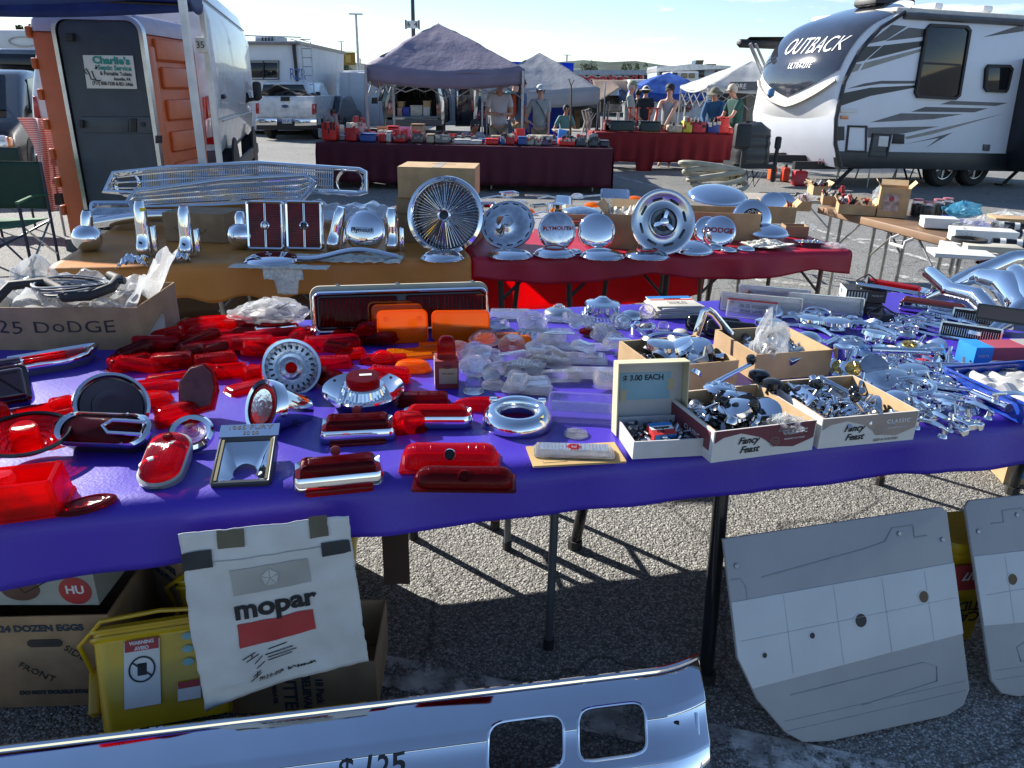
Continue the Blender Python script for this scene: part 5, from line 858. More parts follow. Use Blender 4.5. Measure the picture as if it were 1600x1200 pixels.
# ================================================================ CAMP CHAIR
GRN=mat('green_canvas',(.09,.24,.12),.7,transl=.3);GRD=mat('dark_green_canvas',(.012,.045,.03),.7)
c0=at(52,425);t=th('camp_chair','green folding camp chair with dark tubes at the left edge','chair',(c0 .x-.25,c0 .y+.1,0),rz=8);DT=mat('chair_tube',(.03,.04,.07),.35,.4);
for sx in(-.3,.3):
 b=MB();b .tube([(sx,-.28,0),(sx,-.28,.62)],.014,8);mk('leg',b,DT,t);b=MB();b .tube([(sx,.25,0),(sx,.27,.92)],.014,8);mk('leg',b,DT,t)
 b=MB();b .tube([(sx,-.3,.63),(sx,.0,.65),(sx,.27,.63)],.02,8,flat=.6);mk('armrest',b,GRN,t);b=MB();b .tube([(sx,-.28,.08),(sx,.26,.42)],.01,6);b .tube([(sx,.26,.08),(sx,-.28,.42)],.01,6);mk('side_brace',b,ALU,t)
b=MB();b .tube([(-.3,-.28,.06),(.3,.25,.4)],.01,6);b .tube([(.3,-.28,.06),(-.3,.25,.4)],.01,6);b .tube([(-.3,-.28,.1),(.3,-.28,.36)],.01,6);mk('cross_brace',b,DT,t)
b=MB();b .grid(lambda u,v:(-.29+.58*u,-.27+.5*v,.42-.05*math .sin(PI*u)*math .sin(PI*v)),10,8);mk('seat',b,GRN,t,thick=.005)
b=MB();b .grid(lambda u,v:(-.29+.58*u,.26+.04*math .sin(PI*u),.5+.42*v),10,8);mk('backrest',b,GRD,t,thick=.005)
c2=at(-10,350);t=th('camp_chair','second camp chair, only its dark green back showing behind the first','chair',(c2 .x+.35,c2 .y-.5,0),rz=-8)
for sx in(-.3,.3):
 for y in(-.25,.25):b=MB();b .tube([(sx,y,0),(sx,y,.6 if y<0 else .92)],.013,8);mk('leg',b,DT,t)
b=MB();b .grid(lambda u,v:(-.3+.6*u,.26,.45+.45*v),8,6);mk('backrest',b,GRD,t,thick=.005);b=MB();b .grid(lambda u,v:(-.29+.58*u,-.25+.5*v,.43),6,6);mk('seat',b,GRD,t,thick=.005)
# ================================================================ SECOND ROW: ORANGE AND RED TABLES
T=.74
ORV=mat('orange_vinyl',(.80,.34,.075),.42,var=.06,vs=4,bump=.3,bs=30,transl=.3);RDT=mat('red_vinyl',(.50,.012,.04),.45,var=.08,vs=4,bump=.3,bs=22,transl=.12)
oA,oB=(-2.30,3.66),(-.245,4.12);rA_,rB_=(-.235,4.13),(2.03,4.55)
cloth(oA,oB,1.35,T,.17,.17,.17,0,ORV,'orange vinyl tablecloth with a scalloped hem on the second row',fold=.008,scal=.035,seed=3)
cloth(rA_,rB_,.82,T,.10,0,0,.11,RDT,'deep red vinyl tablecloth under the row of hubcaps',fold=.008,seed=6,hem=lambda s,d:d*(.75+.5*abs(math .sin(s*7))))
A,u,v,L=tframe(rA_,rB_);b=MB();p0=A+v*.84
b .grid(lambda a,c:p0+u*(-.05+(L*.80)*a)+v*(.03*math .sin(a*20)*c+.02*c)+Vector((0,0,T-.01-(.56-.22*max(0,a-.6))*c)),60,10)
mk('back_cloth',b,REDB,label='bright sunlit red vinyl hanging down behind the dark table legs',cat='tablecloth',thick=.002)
A2,u2,v2,L2=tframe(oA,oB)
b=MB();p0o=A2+v2*.72;b .grid(lambda a,c:p0o+u2*(.35+(L2-.35)*a)+v2*.03*math .sin(a*18)*c+Vector((0,0,T-.02-.48*c)),40,8);mk('back_cloth',b,mat('orange_vinyl_shaded',(.16,.085,.045),.6,bump=.2),label='brown vinyl hanging in shade below the back of the orange table',cat='tablecloth',thick=.002)  # darkness under the orange table painted into this cloth as brown
ftable(oA,oB,.72,T-.006,[(.75,.1,0,.05),(.85,.6),(1.28,.1,0,-.03),(1.9,.1),(1.95,.6)],'folding table under the orange vinyl',lm=STEEL)
A3=A2+v2*.74;ftable(A3[:2],(A3+u2*L2)[:2],.6,T-.02,[(.15,.1),(.2,.5),(1.8,.1),(1.8,.5)],'second folding table behind the orange one')
ftable((A+u*.05)[:2],(A+u*1.25)[:2],.76,T-.006,[(.12,.08,0,.03),(.35,.62,.0,-.06),(.52,.08,0,.05),(.95,.62,0,-.06),(1.13,.08)],'folding table with black legs under the left half of the red vinyl',lm=DLEG,legr=.017)
ftable((A+u*1.28)[:2],(A+u*(L-.03))[:2],.76,T-.006,[(.12,.1,.0,.03),(.1,.65),(.48,.65,0,-.05),(.93,.12),(.9,.68)],'folding table with steel legs under the right end of the red vinyl',lm=mat('brown_leg',(.16,.12,.10),.4,.6))
A4=A+v*.86;ftable((A4+u*.1)[:2],(A4+u*(L-.1))[:2],.7,T-.0,[(.1,.1),(.15,.6),(2.0,.1),(2.0,.6)],'third folding table behind the hubcap row',topm=mat('grey_top',(.3,.3,.31),.5))
# cartons in the shade beneath the orange table
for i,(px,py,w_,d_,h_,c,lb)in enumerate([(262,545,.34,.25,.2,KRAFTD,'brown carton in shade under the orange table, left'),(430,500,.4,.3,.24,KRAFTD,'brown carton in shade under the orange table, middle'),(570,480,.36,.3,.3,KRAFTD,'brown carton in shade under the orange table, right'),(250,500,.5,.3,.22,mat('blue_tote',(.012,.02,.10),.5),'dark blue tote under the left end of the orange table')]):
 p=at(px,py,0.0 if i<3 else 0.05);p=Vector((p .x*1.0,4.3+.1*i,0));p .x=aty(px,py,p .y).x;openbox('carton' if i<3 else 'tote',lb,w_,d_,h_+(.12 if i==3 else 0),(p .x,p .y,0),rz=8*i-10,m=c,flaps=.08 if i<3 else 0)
# ---------------------------------------------------------------- hub caps
def face(px,py,wpx,lean,z=T,name='hubcap',label='',cat='hubcap',rz=0,group=None,dz=0,hpx=None):
 """root empty at the disc centre, tipped by lean degrees towards the camera; returns (thing, radius)"""
 p=at(px,py,z);r_=wpx/ppm(p)/2;az=-math .degrees(math .atan2(p .x,p .y));s_=math .sin(R(lean));
 t=th(name,label,cat,(p .x,p .y,z+r_*s_+dz),rz=rz,rx=lean,group=group);return t,r_
def dome(px,py,wpx,lean,label,h=.22,rz=0,dz=.004,m=CH,lip=True,name='hubcap',group=None,nub=False,ring=None,z=T):
 t,r_=face(px,py,wpx,lean,z=z,name=name,label=label,rz=rz,dz=dz,group=group);b=MB();H=r_*h
 P=[(r_*.96,0),(r_,.002),(r_,.004),(r_*.95,.008)];P+=[(r_*.95*math .cos(a),.008+H*math .sin(a)**1.1)for a in[PI/2*k/10 for k in range(1,10)]]+[(.0005,.008+H)]
 b .lathe(P,48);mk('dome',b,m,t,ang=50)
 if ring:b=MB();b .lathe([(r_*ring[0],.008+H*(1-ring[0]**2)**.5-.001),(r_*ring[0]+.002,.012+H*(1-ring[0]**2)**.5),(r_*ring[1],.013+H*(1-ring[1]**2)**.5),(r_*ring[1]-.001,.006+H*(1-ring[1]**2)**.5)],40,wrap=True);mk('painted_ring',b,ring[2],t)
 return t,r_
RPT=mat('red_paint',(.42,.02,.025),.3)
for px,py,w_,lb,hh,rg in[(691,408,68,'domed chrome hubcap lying face up at the right end of the orange table',.32,None),(797,404,70,'flat domed hubcap, first on the red front edge beside the orange cloth',.25,None),(866,402,66,'domed hubcap with a faint red ring on the red front edge',.3,(.42,.5,RPT)),(941,405,70,'plain domed hubcap, third on the red front edge',.28,None),(1010,405,70,'domed hubcap below the slotted wheel cover',.28,(.4,.46,RPT)),(1081,398,64,'last domed hubcap on the red front edge, tipped slightly',.36,None),(425,411,86,'wide chrome dome on newspaper on the orange table',.22,None)]:
 dome(px,py-3,w_,0 if px!=1081 else 6,lb,hh,ring=rg)
for px,py,w_,lb in[(1112,372,26,'small chrome cap behind the last domed hubcap'),(1115,389,30,'low chrome trim ring cap near the right front edge'),(1165,391,30,'small domed cap right of the low trim ring'),(1187,387,24,'small fluted cap before the bagged dome'),(898,396,24,'small dark chrome cap between two big domes'),(1138,393,26,'small flat chrome cap at the red front edge')]:dome(px,py,w_,0,lb,.3,name='small_cap')
# Plymouth dome, Plymouth script dome, plain, Dodge
t,r_=dome(572,393,64,74,'polished dome hubcap with a black script badge between two bumper guards',.3,rz=-8)
b=MB();b .rbox((0,.0,.006+r_*.3),(r_*1.1,r_*.28,.006),.002);bd=mk('badge',b,CHW,t);text('Plymouth',r_*.3,INK,TR(0,0,.0105+r_*.3),bd,bold=.0006,ext=.0003)
t,r_=dome(869,391,60,72,'dull chrome dome hubcap with faint red lettering, standing behind the front row',.22,rz=10,m=CHW);text('PLYMOUTH',r_*.28,RPT,TR(.0,r_*.1,.0095+r_*.22),t,bold=.0006,sx=1.1)
dome(930,391,58,72,'plain chrome dome standing right of the red lettered one',.24,rz=-10)
t,r_=dome(1103,383,46,70,'chrome cap standing behind the red lettered cap',.2,rz=14,name='hubcap',dz=.0);
t,r_=dome(1121,386,50,66,'chrome cap with a cream band and dark red letters, standing',.22,rz=-18);b=MB();b .box((0,.012,.009+r_*.22),(r_*1.7,.003,.002));mk('band',b,CHD,t);text('DODGE',r_*.42,RPT,TR(0,0.0,.0105+r_*.22),t,bold=.001,sx=1.2)
t,r_=dome(1170,372,60,72,'chrome cap with a black ring of letters round a red centre',.2,rz=-8)
b=MB();b .lathe([(r_*.22,.012+r_*.16),(r_*.5,.012+r_*.14),(r_*.5,.0145+r_*.175),(r_*.24,.0145+r_*.2)],40,wrap=True);mk('black_ring',b,BLKG,t);b=MB();b .lathe([(r_*.23,.008+r_*.18),(r_*.21,.018+r_*.2),(.0005,.02+r_*.2)],30);mk('red_centre',b,mat('red_enamel',(.6,.012,.02),.4),t)
for k,ch in enumerate('DODGE'):text(ch,r_*.2,LET,TR(math .cos(R(150-30*k))*r_*.35,math .sin(R(150-30*k))*r_*.35,.0152+r_*.19,rz=60-30*k),t)
for k,ch in enumerate('RAM'):text(ch,r_*.16,LET,TR(math .cos(R(240+30*k))*r_*.35,math .sin(R(240+30*k))*r_*.35,.0152+r_*.19,rz=-30+30*k),t)
dome(1204,345,44,74,'plain chrome cap standing behind the red centred one',.2,rz=-5)
t,r_=dome(1219,343,42,72,'chrome cap with a round red and white emblem',.18,rz=-14);b=MB();b .lathe([(r_*.48,.008+r_*.12),(r_*.47,.0115+r_*.18),(.0005,.0125+r_*.18)],28);e_=mk('emblem',b,mat('red_enamel',(.6,.012,.02),.4),t)
strokes([[(-.008,-.02),(-.004,.0),(-.01,.016),(.004,.02),(.01,.008),(.006,-.006),(.012,-.02)],[(-.006,-.008),(.008,-.01)]],.0028,LET,TR(0,0,.0135+r_*.18),e_,'printed_emblem')
# wire wheel cover
t,r_=face(697,396,119,76,name='wire_wheel_cover',label='large wire spoke wheel cover leaning on the cardboard boxes',cat='wheel cover',rz=-6,dz=.002)
b=MB();b .lathe([(r_*.83,.0),(r_*.97,-.004),(r_,.004),(r_*.985,.016),(r_*.90,.022),(r_*.84,.012),(r_*.81,-.02),(r_*.80,-.02)],72,wrap=True);rm_=mk('rim',b,CH,t,ang=50)
text('340  232 167',r_*.1,INK,TR(0,r_*.915,.0225),rm_,jit=3)
b=MB();b .lathe([(r_*.81,-.045),(r_*.5,-.035),(r_*.2,-.01)],48,caps=(False,False));mk('back_dish',b,mat('dark_dish',(.10,.10,.11),.25,.8),t)
b=MB();b .lathe([(r_*.14,-.01),(r_*.18,.01),(r_*.17,.045),(r_*.14,.052),(r_*.12,.05),(r_*.11,.03)],32,wrap=True);mk('hub',b,CH,t);b=MB();b .lathe([(r_*.12,.02),(r_*.115,.04),(.001,.042)],24);mk('hub_centre',b,BLKG,t)
for k in range(60):
 a=2*PI*k/60;a2=a+(.14 if k%2 else-.14);zz=-.012 if k%4<2 else .004
 if k==0:b=MB();b .tube([(r_*.16,0,.02),(r_*.83,0,-.006)],.0014,5);sp_=mk('spoke',b,CH,t);b2=sp_ .data
 M_=Matrix .Rotation(a,4,'Z')@TR(0,0,zz,rz=0)
 o=sp_ if k==0 else bpy .data .objects .new('spoke',b2)
 if k:COL .objects .link(o);o .parent=t
 o .matrix_local=M_
# plain turbine cover
t,r_=face(793,386,84,52,name='wheel_cover',label='chrome wheel cover with dark slots and a centre cone left of the red lettered dome',cat='wheel cover',rz=-10,dz=.002)
b=MB();b .lathe([(r_*.9,-.002),(r_,.004),(r_*.985,.012),(r_*.86,.014),(r_*.8,.006),(r_*.5,.012),(r_*.34,.02),(r_*.24,.04),(r_*.18,.043),(.0005,.046)],56);mk('disc',b,CHW,t,ang=50)
for k in range(14):a=2*PI*k/14;b=MB();b .rbox((0,0,0),(r_*.22,.006,.003),.001,Matrix .Rotation(a,4,'Z')@TR(r_*.855,0,.0145,rz=90));mk('slot',b,BLK,t)
b=MB();b .lathe([(r_*.16,.04),(r_*.13,.052),(.0005,.055)],24);mk('centre_cap',b,CH,t)
# slotted cover with spinner
t,r_=face(1031,397,101,74,name='wheel_cover',label='big slotted wheel cover with a three eared spinner on a black centre',cat='wheel cover',rz=8,dz=.002)
b=MB();b .lathe([(r_*.93,-.004),(r_,.006),(r_*.985,.018),(r_*.9,.022),(r_*.82,.012),(r_*.66,.002),(r_*.62,.0),(r_*.48,.008),(r_*.46,.02),(r_*.42,.022),(r_*.41,.0)],64,caps=(True,True));mk('disc',b,mat('satin_chrome',(.55,.56,.57),.2,.95,var=.05),t,ang=50)
for k in range(8):b=MB();b .rbox((0,0,0),(r_*.34,r_*.09,.004),.0015,Matrix .Rotation(2*PI*k/8+.25,4,'Z')@TR(r_*.70,0,.0055,rz=90),rv=r_*.04);mk('slot',b,BLKG,t)
b=MB();b .lathe([(r_*.405,.002),(r_*.40,.006),(.0005,.004)],48);mk('black_centre',b,BLKG,t);b=MB();[b .box((0,0,0),(r_*.10,.0025,.004),Matrix .Rotation(2*PI*k/60,4,'Z')@TR(r_*.33,0,.0068))for k in range(60)];mk('fluting',b,CHD,t,kind='stuff')
b=MB();b .lathe([(r_*.14,.005),(r_*.13,.03),(r_*.10,.034),(.0005,.036)],32);sp_=mk('spinner_hub',b,CH,t)
for k in range(3):b=MB();b .loft([[(x,y*1,z_)for x,y,z_ in q_]for q_ in[[(r_*.1,-r_*.06,.01),(r_*.1,r_*.06,.01),(r_*.1,r_*.05,.03),(r_*.1,-r_*.05,.03)],[(r_*.3,-r_*.085,.02),(r_*.3,r_*.05,.02),(r_*.3,r_*.04,.036),(r_*.3,-r_*.08,.036)],[(r_*.36,-r_*.02,.025),(r_*.36,r_*.02,.025),(r_*.36,r_*.02,.032),(r_*.36,-r_*.02,.032)]]],m=Matrix .Rotation(R(80+120*k),4,'Z'));mk('spinner_ear',b,CH,t)
# tall cover on a pile behind the domes
t,r_=face(908,346,92,0,z=T,name='wheel_cover',label='tall domed wheel cover with a fluted collar behind the two standing domes',cat='wheel cover',dz=.03)
b=MB();b .lathe([(r_,0),(r_*1.0,.006),(r_*.75,.012),(r_*.70,.02),(r_*.66,.045),(r_*.64,.05),(r_*.4,.065),(r_*.12,.075),(.0005,.078)],60);mk('disc',b,CHW,t,ang=40)
b=MB();[b .box((r_*.685,0,.033),(.004,.0035,.026),Matrix .Rotation(2*PI*k/60,4,'Z'))for k in range(60)];mk('fluting',b,CHD,t,kind='stuff')
p=at(860,352,T);openbox('carton','low cardboard box under the tall domed wheel cover',.26,.22,.07,(p .x+.16,p .y+.14,T+.003),rz=-6)
dome(1116,352,92,12,'large smooth hubcap lying across the open carton at the back',.26,dz=.155)
p=at(1135,380,T);cb=openbox('carton','open cardboard box behind the capital lettered cap and the red centred cap',.42,.3,.17,(p .x+.02,p .y+.24,T+.003),rz=-6,flaps=.0)
p=at(975,396,T);cb=openbox('carton','torn cardboard box of newspapers left of the slotted wheel cover',.2,.28,.2,(p .x+.02,p .y+.26,T+.003),rz=-14,flaps=.07)
b=MB();b .grid(lambda u,v:(-.09+.18*u,-.12+.24*v,.17+.07*noise .noise(Vector((u*6,v*7,1)))),24,24);tt=mk('newspaper',b,NEWS,label='crumpled newspaper filling the torn cardboard box',cat='newspaper',loc=(cb .location .x,cb .location .y,cb .location .z+.01),thick=.002,ang=20)
p=at(1218,302,T+.0);p=aty(1218,310,5.6);openbox('carton','plain brown carton at the back right of the red tables',.22,.2,.12,(p .x,5.6,T+.003),rz=-10,flaps=.05)
# bagged dome, foil tray
dome(1197,376,66,6,'blue tinted dome resting on crumpled newspaper in a clear bag',.34,dz=.035);bag(1195,388,.26,.05,.17,NEWS,'crumpled newspaper wrapping under the blue tinted dome',z=T,seed=12,name='newspaper_wrap',cat='newspaper')
p=at(1263,386,T);t=th('foil_tray','shiny foil tray of bits at the right end of the red table','tray',(p .x,p .y,T+.004));b=MB();b .loft([[(x*k_,y*k_,z_)for x,y in[(a*(1+.03*(i%2)),c*(1+.03*(i%2)))for i,(a,c)in enumerate(rrect(.15,.1,.02,8))]]for k_,z_ in((.8,0),(1,.03),(1.06,.031),(1.0,.028),(.8,.004))],True,True);mk('tray',b,CHW,t,ang=20);junk('small_part',[MIXC[0],MIXC[2]],16,.1,.06,.01,.03,4,t,.02)
bag(1300,388,.14,.03,.09,BAG,'flat clear bag at the right corner of the red table',z=T,seed=14);bag(1255,362,.14,.06,.12,BAG,'clear bag standing behind the foil tray',z=T,seed=15)
p=at(1250,374,T);openbox('carton','grey brown carton behind the foil tray',.14,.12,.07,(p .x,p .y+.12,T+.003),rz=-5,m=KRAFTD)
# ---------------------------------------------------------------- bumper guards on the orange table
def guard(px,py,wpx,hpx,label,m=CH,tilt=0,rz=0,ball=False,grp='chrome bumper guards on the orange table',hole=True,D=.07):
 p=at(px,py,T);s_=ppm(p);w_,h_=wpx/s_,hpx/s_;t=th('bumper_guard',label,'bumper guard',(p .x,p .y,T+.003),rz=rz,ry=tilt,group=grp);b=MB();rings=[]
 for k in range(15):
  f=k/14;z=h_*f;bul=math .exp(-((f-.12)/.16)**2)*.03;taper=1-.18*f;top=1 if k<13 else(.9 if k==13 else .7)
  rings .append([(x*taper*top,y*top-bul*(1 if y<0 else .1)-.012*math .sin(PI*f),z)for x,y in rrect(w_,D*(1-.25*f),w_*.35,4)])
 b .loft(rings);mk('face',b,m,t,ang=60)
 if hole:b=MB();b .box((0,-D/2-.028,h_*.28),(.009,.006,.011));mk('bolt_hole',b,BLK,t)
 b=MB();b .rbox((w_*.75,.0,h_*.3),(w_*.35,.03,h_*.5),.006);mk('bracket',b,m,t)
 if ball:b=MB();b .sphere((0,-.02,.07),.078,24,12,sc=(1,.9,.95));mk('ball',b,m,t)
 return t
guard(140,392,19,62,'ball footed bumper guard at the left corner of the orange table',ball=True,hole=False,tilt=6,rz=10)
guard(231,400,20,84,'upright bumper guard with a yellow tag, second from the left');guard(297,400,20,76,'upright bumper guard beside the cardboard box, no tag');guard(381,388,18,56,'bumper guard with a ball foot left of the square tail lights',ball=True,hole=False)
guard(521,389,20,66,'leaning bumper guard with ink scribble right of the square tail lights',tilt=14,hole=False);guard(614,391,20,64,'bumper guard standing right of the script badge dome',hole=False)
o=th('price_tag','tiny yellow tag stuck on the tall bumper guard','tag',tuple(aty(224,327,3.93)));o .location .y=at(231,400,T).y-.055;b=MB();b .box((0,0,0),(.03,.002,.018));mk('tag',b,mat('yellow_tag',(.7,.55,.03),.6),o)
# long bumper bar behind
pL,pR=at(135,352,T+.0),at(392,340,T+.0);b=MB();PTS=[]
for k in range(24):f=k/23;q=aty(150+230*f,348-13*math .sin(PI*f)+0*f,4.75);PTS .append(q)
rings=[[tuple(q+Vector((0,y_,z_)))for y_,z_ in((-.045,-.03),(-.06,0),(-.045,.028),(-.01,.035),(.0,.03),(-.03,.02),(-.04,0),(-.03,-.02),(.0,-.03),(-.01,-.036))]for q in PTS]
t=th('chrome_bumper','slim chrome bumper bar bridging behind the bumper guards','bumper');b .loft(rings);mk('bar',b,CH,t,ang=60)
for k in(1,22):b=MB();b .tube([PTS[k]+Vector((0,.02,0)),(PTS[k].x,PTS[k].y+.02,T)],.012,8);mk('stay',b,CHD,t)
p=at(290,388,T);bx=openbox('carton','closed brown carton behind the upright bumper guards',.36,.25,.16,(p .x,p .y+.3,T+.003),rz=-4,m=KRAFTD);b=MB();b .box((0,0,.162),(.364,.254,.004));mk('lid',b,KRAFTD,bx);strokes([[(-.12,.02),(-.09,-.01),(-.07,.02)],[(-.05,.0),(-.01,.0)],[(.02,.02),(.04,-.015),(.07,.015)]],.0022,INK,TR(0,-.1275,.06,rx=90),bx)
# crumpled chrome ends
for px,py,w_,lb,sd_ in[(208,418,46,'crumpled chrome end piece at the left front of the orange table',1),(281,410,34,'small bent chrome bracket at the front of the orange table',5)]:
 p=at(px,py,T);r_=w_/ppm(p);t=th('chrome_end',lb,'trim',(p .x,p .y,T+.004),rz=20);b=MB();b .grid(lambda u,v:((u-.5)*r_,(v-.5)*r_*.6,max(.0,r_*.38*math .sin(PI*u)*(.6+.8*noise .noise(Vector((u*5,v*4,sd_))))+.012*abs(math .sin(u*22)))),30,20);mk('shell',b,CH,t,thick=.002,ang=30);b=MB();b .tube([(r_*.3,0,.01),(r_*.42,0,r_*.35)],r_*.12,10);mk('socket',b,CHW,t)
# ---------------------------------------------------------------- grilles leaning at the back
def grille(label,pts,Y,lean,holes,nb,rows,seed=0,ang=0):
 """pts: outline px on plane Y"""
 t=th('car_grille',label,'grille');o=pz(pts,Y);c=(sum(a for a,_ in o)/len(o),min(b_ for _,b_ in o));o=[(x-c[0],z-c[1])for x,z in o];t .matrix_world=TR(c[0],Y,c[1],rx=-lean)
 X=lambda d=0:Matrix(((1,0,0,0),(0,0,-1,d),(0,1,0,0),(0,0,0,1)))
 b=MB();b .sweep(o,[(0,0),(0,.035),(-.006,.045),(-.018,.045),(-.024,.035),(-.024,0)],wrap=True,m=X(.0));mk('frame',b,CH,t,ang=45)
 H=max(z for _,z in o);x0=min(x for x,_ in o);x1=max(x for x,_ in o)
 def zr(x):
  zs=[]
  for i in range(len(o)):
   (ax,az),(bx_,bz)=o[i-1],o[i]
   if(ax-x)*(bx_-x)<=0 and abs(ax-bx_)>1e-6:zs .append(az+(bz-az)*(x-ax)/(bx_-ax))
  return(min(zs),max(zs))if len(zs)>=2 else(0,0)
 hs=[]
 for(hx,hy,hr)in holes:q=aty(hx,hy,Y);hs .append((q .x-c[0],q .z-c[1],hr/ppm(q)))
 b=MB()
 for k in range(1,nb):
  x=x0+(x1-x0)*k/nb;a,e_=zr(x)
  for(hx,hz,hr)in hs:
   if abs(x-hx)<hr*1.3:a=e_=0
  if e_-a>.03:b .box((x,-.02,(a+e_)/2),(.0075,.012,e_-a-.01))
 mk('vertical_bar',b,ALU,t,kind='stuff')
 for r__ in range(1,rows+1):
  P=[]
  for k in range(2,59):
   x=x0+(x1-x0)*k/60;a,e_=zr(x)
   if any(abs(x-hx)<hr*1.3 for hx,hz,hr in hs):continue
   P .append((x,-.03,a+(e_-a)*r__/(rows+1)))
  b=MB();b .tube(P,.0045,6);mk('cross_bar',b,CH,t)
 for hx,hz,hr in hs:
  b=MB();b .lathe([(hr,0),(hr*1.12,.0),(hr*1.12,.03),(hr*1.06,.04),(hr,.02)],36,TR(hx,.0,hz,rx=90),wrap=True);mk('lamp_ring',b,CH,t)
 return t
grille('long chrome grille with a round lamp hole at each end behind the orange table',[(163,303),(172,268),(262,258),(400,251),(560,262),(572,268),(575,302),(560,306),(380,296),(230,306)],5.15,22,[(545,285,19),(198,289,17)],120,3)
grille('second chrome grille lying lower in front of the long one',[(190,330),(205,296),(340,276),(470,268),(490,284),(470,318),(340,326)],5.0,30,[],90,4)
p=at(175,345,T);t=th('headlamp_bezel','square chrome lamp surround at the left below the grille','bezel',tuple(aty(178,332,4.9)),rz=10,rx=-30);b=MB();b .sweep(rrect(.26,.12,.03),[(0,0),(0,.05),(-.02,.055),(-.03,.01)],wrap=True,m=TR(rx=90));mk('surround',b,CH,t);b=MB();b .sweep(rrect(.2,.07,.02),[(0,0),(0,.01)],m=TR(rx=90));mk('reflector',b,CHW,t)
b=MB();t=th('plastic_wrap_roll','shiny plastic sheeting laid across the back of the orange table','sheeting',tuple(aty(540,335,5.1)));b .grid(lambda u,v:((u-.5)*.62,(v-.5)*.5,.05*noise .noise(Vector((u*7,v*5,3)))+.06*math .sin(PI*v)),40,24);mk('sheet',b,mat('silver_film',(.62,.64,.66),.2,.4,bump=.6,bs=20),t,ang=20,thick=.002)
p=at(480,322,T);t=th('yellow_papers','yellow papers seen through the grilles','papers',tuple(aty(320,282,5.6)));b=MB();b .rbox((0,0,0),(.45,.02,.09),.004);mk('sheet',b,mat('yellow_paper',(.62,.45,.04),.6),t);b=MB();b .rbox((.2,-.01,-.12),(.4,.02,.07),.004);mk('sheet',b,mat('yellow_paper',(.62,.45,.04),.6),t)
# square tail lights
for px,lb,blk in[(419,'left one of two tall dark red tail lights with a crossed bar',False),(479,'right one of two tall dark red tail lights with a crossed bar',True)]:
 p=at(px,391,T);s_=ppm(p);w_,h_=57/s_,74/s_;t=th('tail_light',lb,'tail light',(p .x,p .y,T+.003),rx=-10,group='tall tail lights on the orange table')
 b=MB();b .sweep([(x,y+h_/2)for x,y in rrect(w_,h_,.02,5)],[(0,0),(0,.04),(-.006,.046),(-.014,.04),(-.014,.0)],wrap=True,m=TR(rx=90));mk('frame',b,CH,t,ang=50)
 b=MB();b .slab([(x,y+h_/2)for x,y in rrect(w_-.02,h_-.02,.012,4)],0,.03,.004,m=TR(rx=90));ln=mk('lens',b,mat('deep_lens',(.22,.008,.012),.3,spec=.25,var=.3,vs=12),t)
 b=MB();b .box((-.003,-.032,h_/2),(.0035,.006,h_-.02));b .box((.004,-.032,h_/2),(.0035,.006,h_-.02));mk('centre_bar',b,CH,t);b=MB();b .lathe([(.024,.03),(.024,.038),(.018,.042),(.016,.038)],26,TR(0,0,h_/2,rx=90),wrap=True);mk('centre_ring',b,CH,t);b=MB();b .lathe([(.016,.03),(.012,.042),(.0005,.043)],20,TR(0,0,h_/2,rx=90));mk('centre_boss',b,BLKG if blk else CHW,t)
 b=MB();[b .box((sx*w_*.25,-.031,h_*(.08+.045*k)),(w_*.36,.002,.0015))for sx in(-1,1)for k in range(20)];mk('lens_ribs',b,DKR,ln,kind='stuff')
# trim piece on newspapers
p=at(545,408,T);t=th('chrome_trim','long wavy chrome trim piece resting on newspaper on the orange table','trim',(p .x,p .y,T+.012),rz=8);b=MB()
b .loft([[(x,-.02+.01*math .sin(x*9)+dy,.03+.02*math .sin(x*12+1.0)+dz)for dy,dz in((-.02,-.012),(-.024,.0),(-.01,.014),(.012,.012),(.014,.006),(-.008,.006))]for x in[-.26+.52*k/30 for k in range(31)]]);mk('trim',b,CH,t,ang=60)
b=MB();b .grid(lambda u,v:(p .x-.32+.6*u,p .y-.06+.17*v,T+.004+.03*abs(noise .noise(Vector((u*9,v*5,7))))),40,14);mk('newspaper',b,NEWS,label='crumpled newspaper strip under the wavy chrome trim',cat='newspaper',thick=.001,ang=15)
p=at(450,420,T);b=MB();b .grid(lambda u,v:(p .x-.13+.2*u+.02*v,p .y-.03+.03*(1-v)-.02*v,T+.012-.13*v*(1 if .3<u<.85 else .45)+.015*noise .noise(Vector((u*7,v*7,3)))),16,12);mk('newspaper',b,NEWS,label='torn newspaper corner hanging over the orange hem',cat='newspaper',thick=.001,ang=15)
b=MB();b .grid(lambda u,v:(p .x-.3+.5*u,p .y-.02+.1*v,T+.003+.01*abs(noise .noise(Vector((u*9,v*5,1))))),30,8);mk('newspaper',b,NEWS,label='newspaper under the wide chrome dome',cat='newspaper',thick=.001,ang=15)
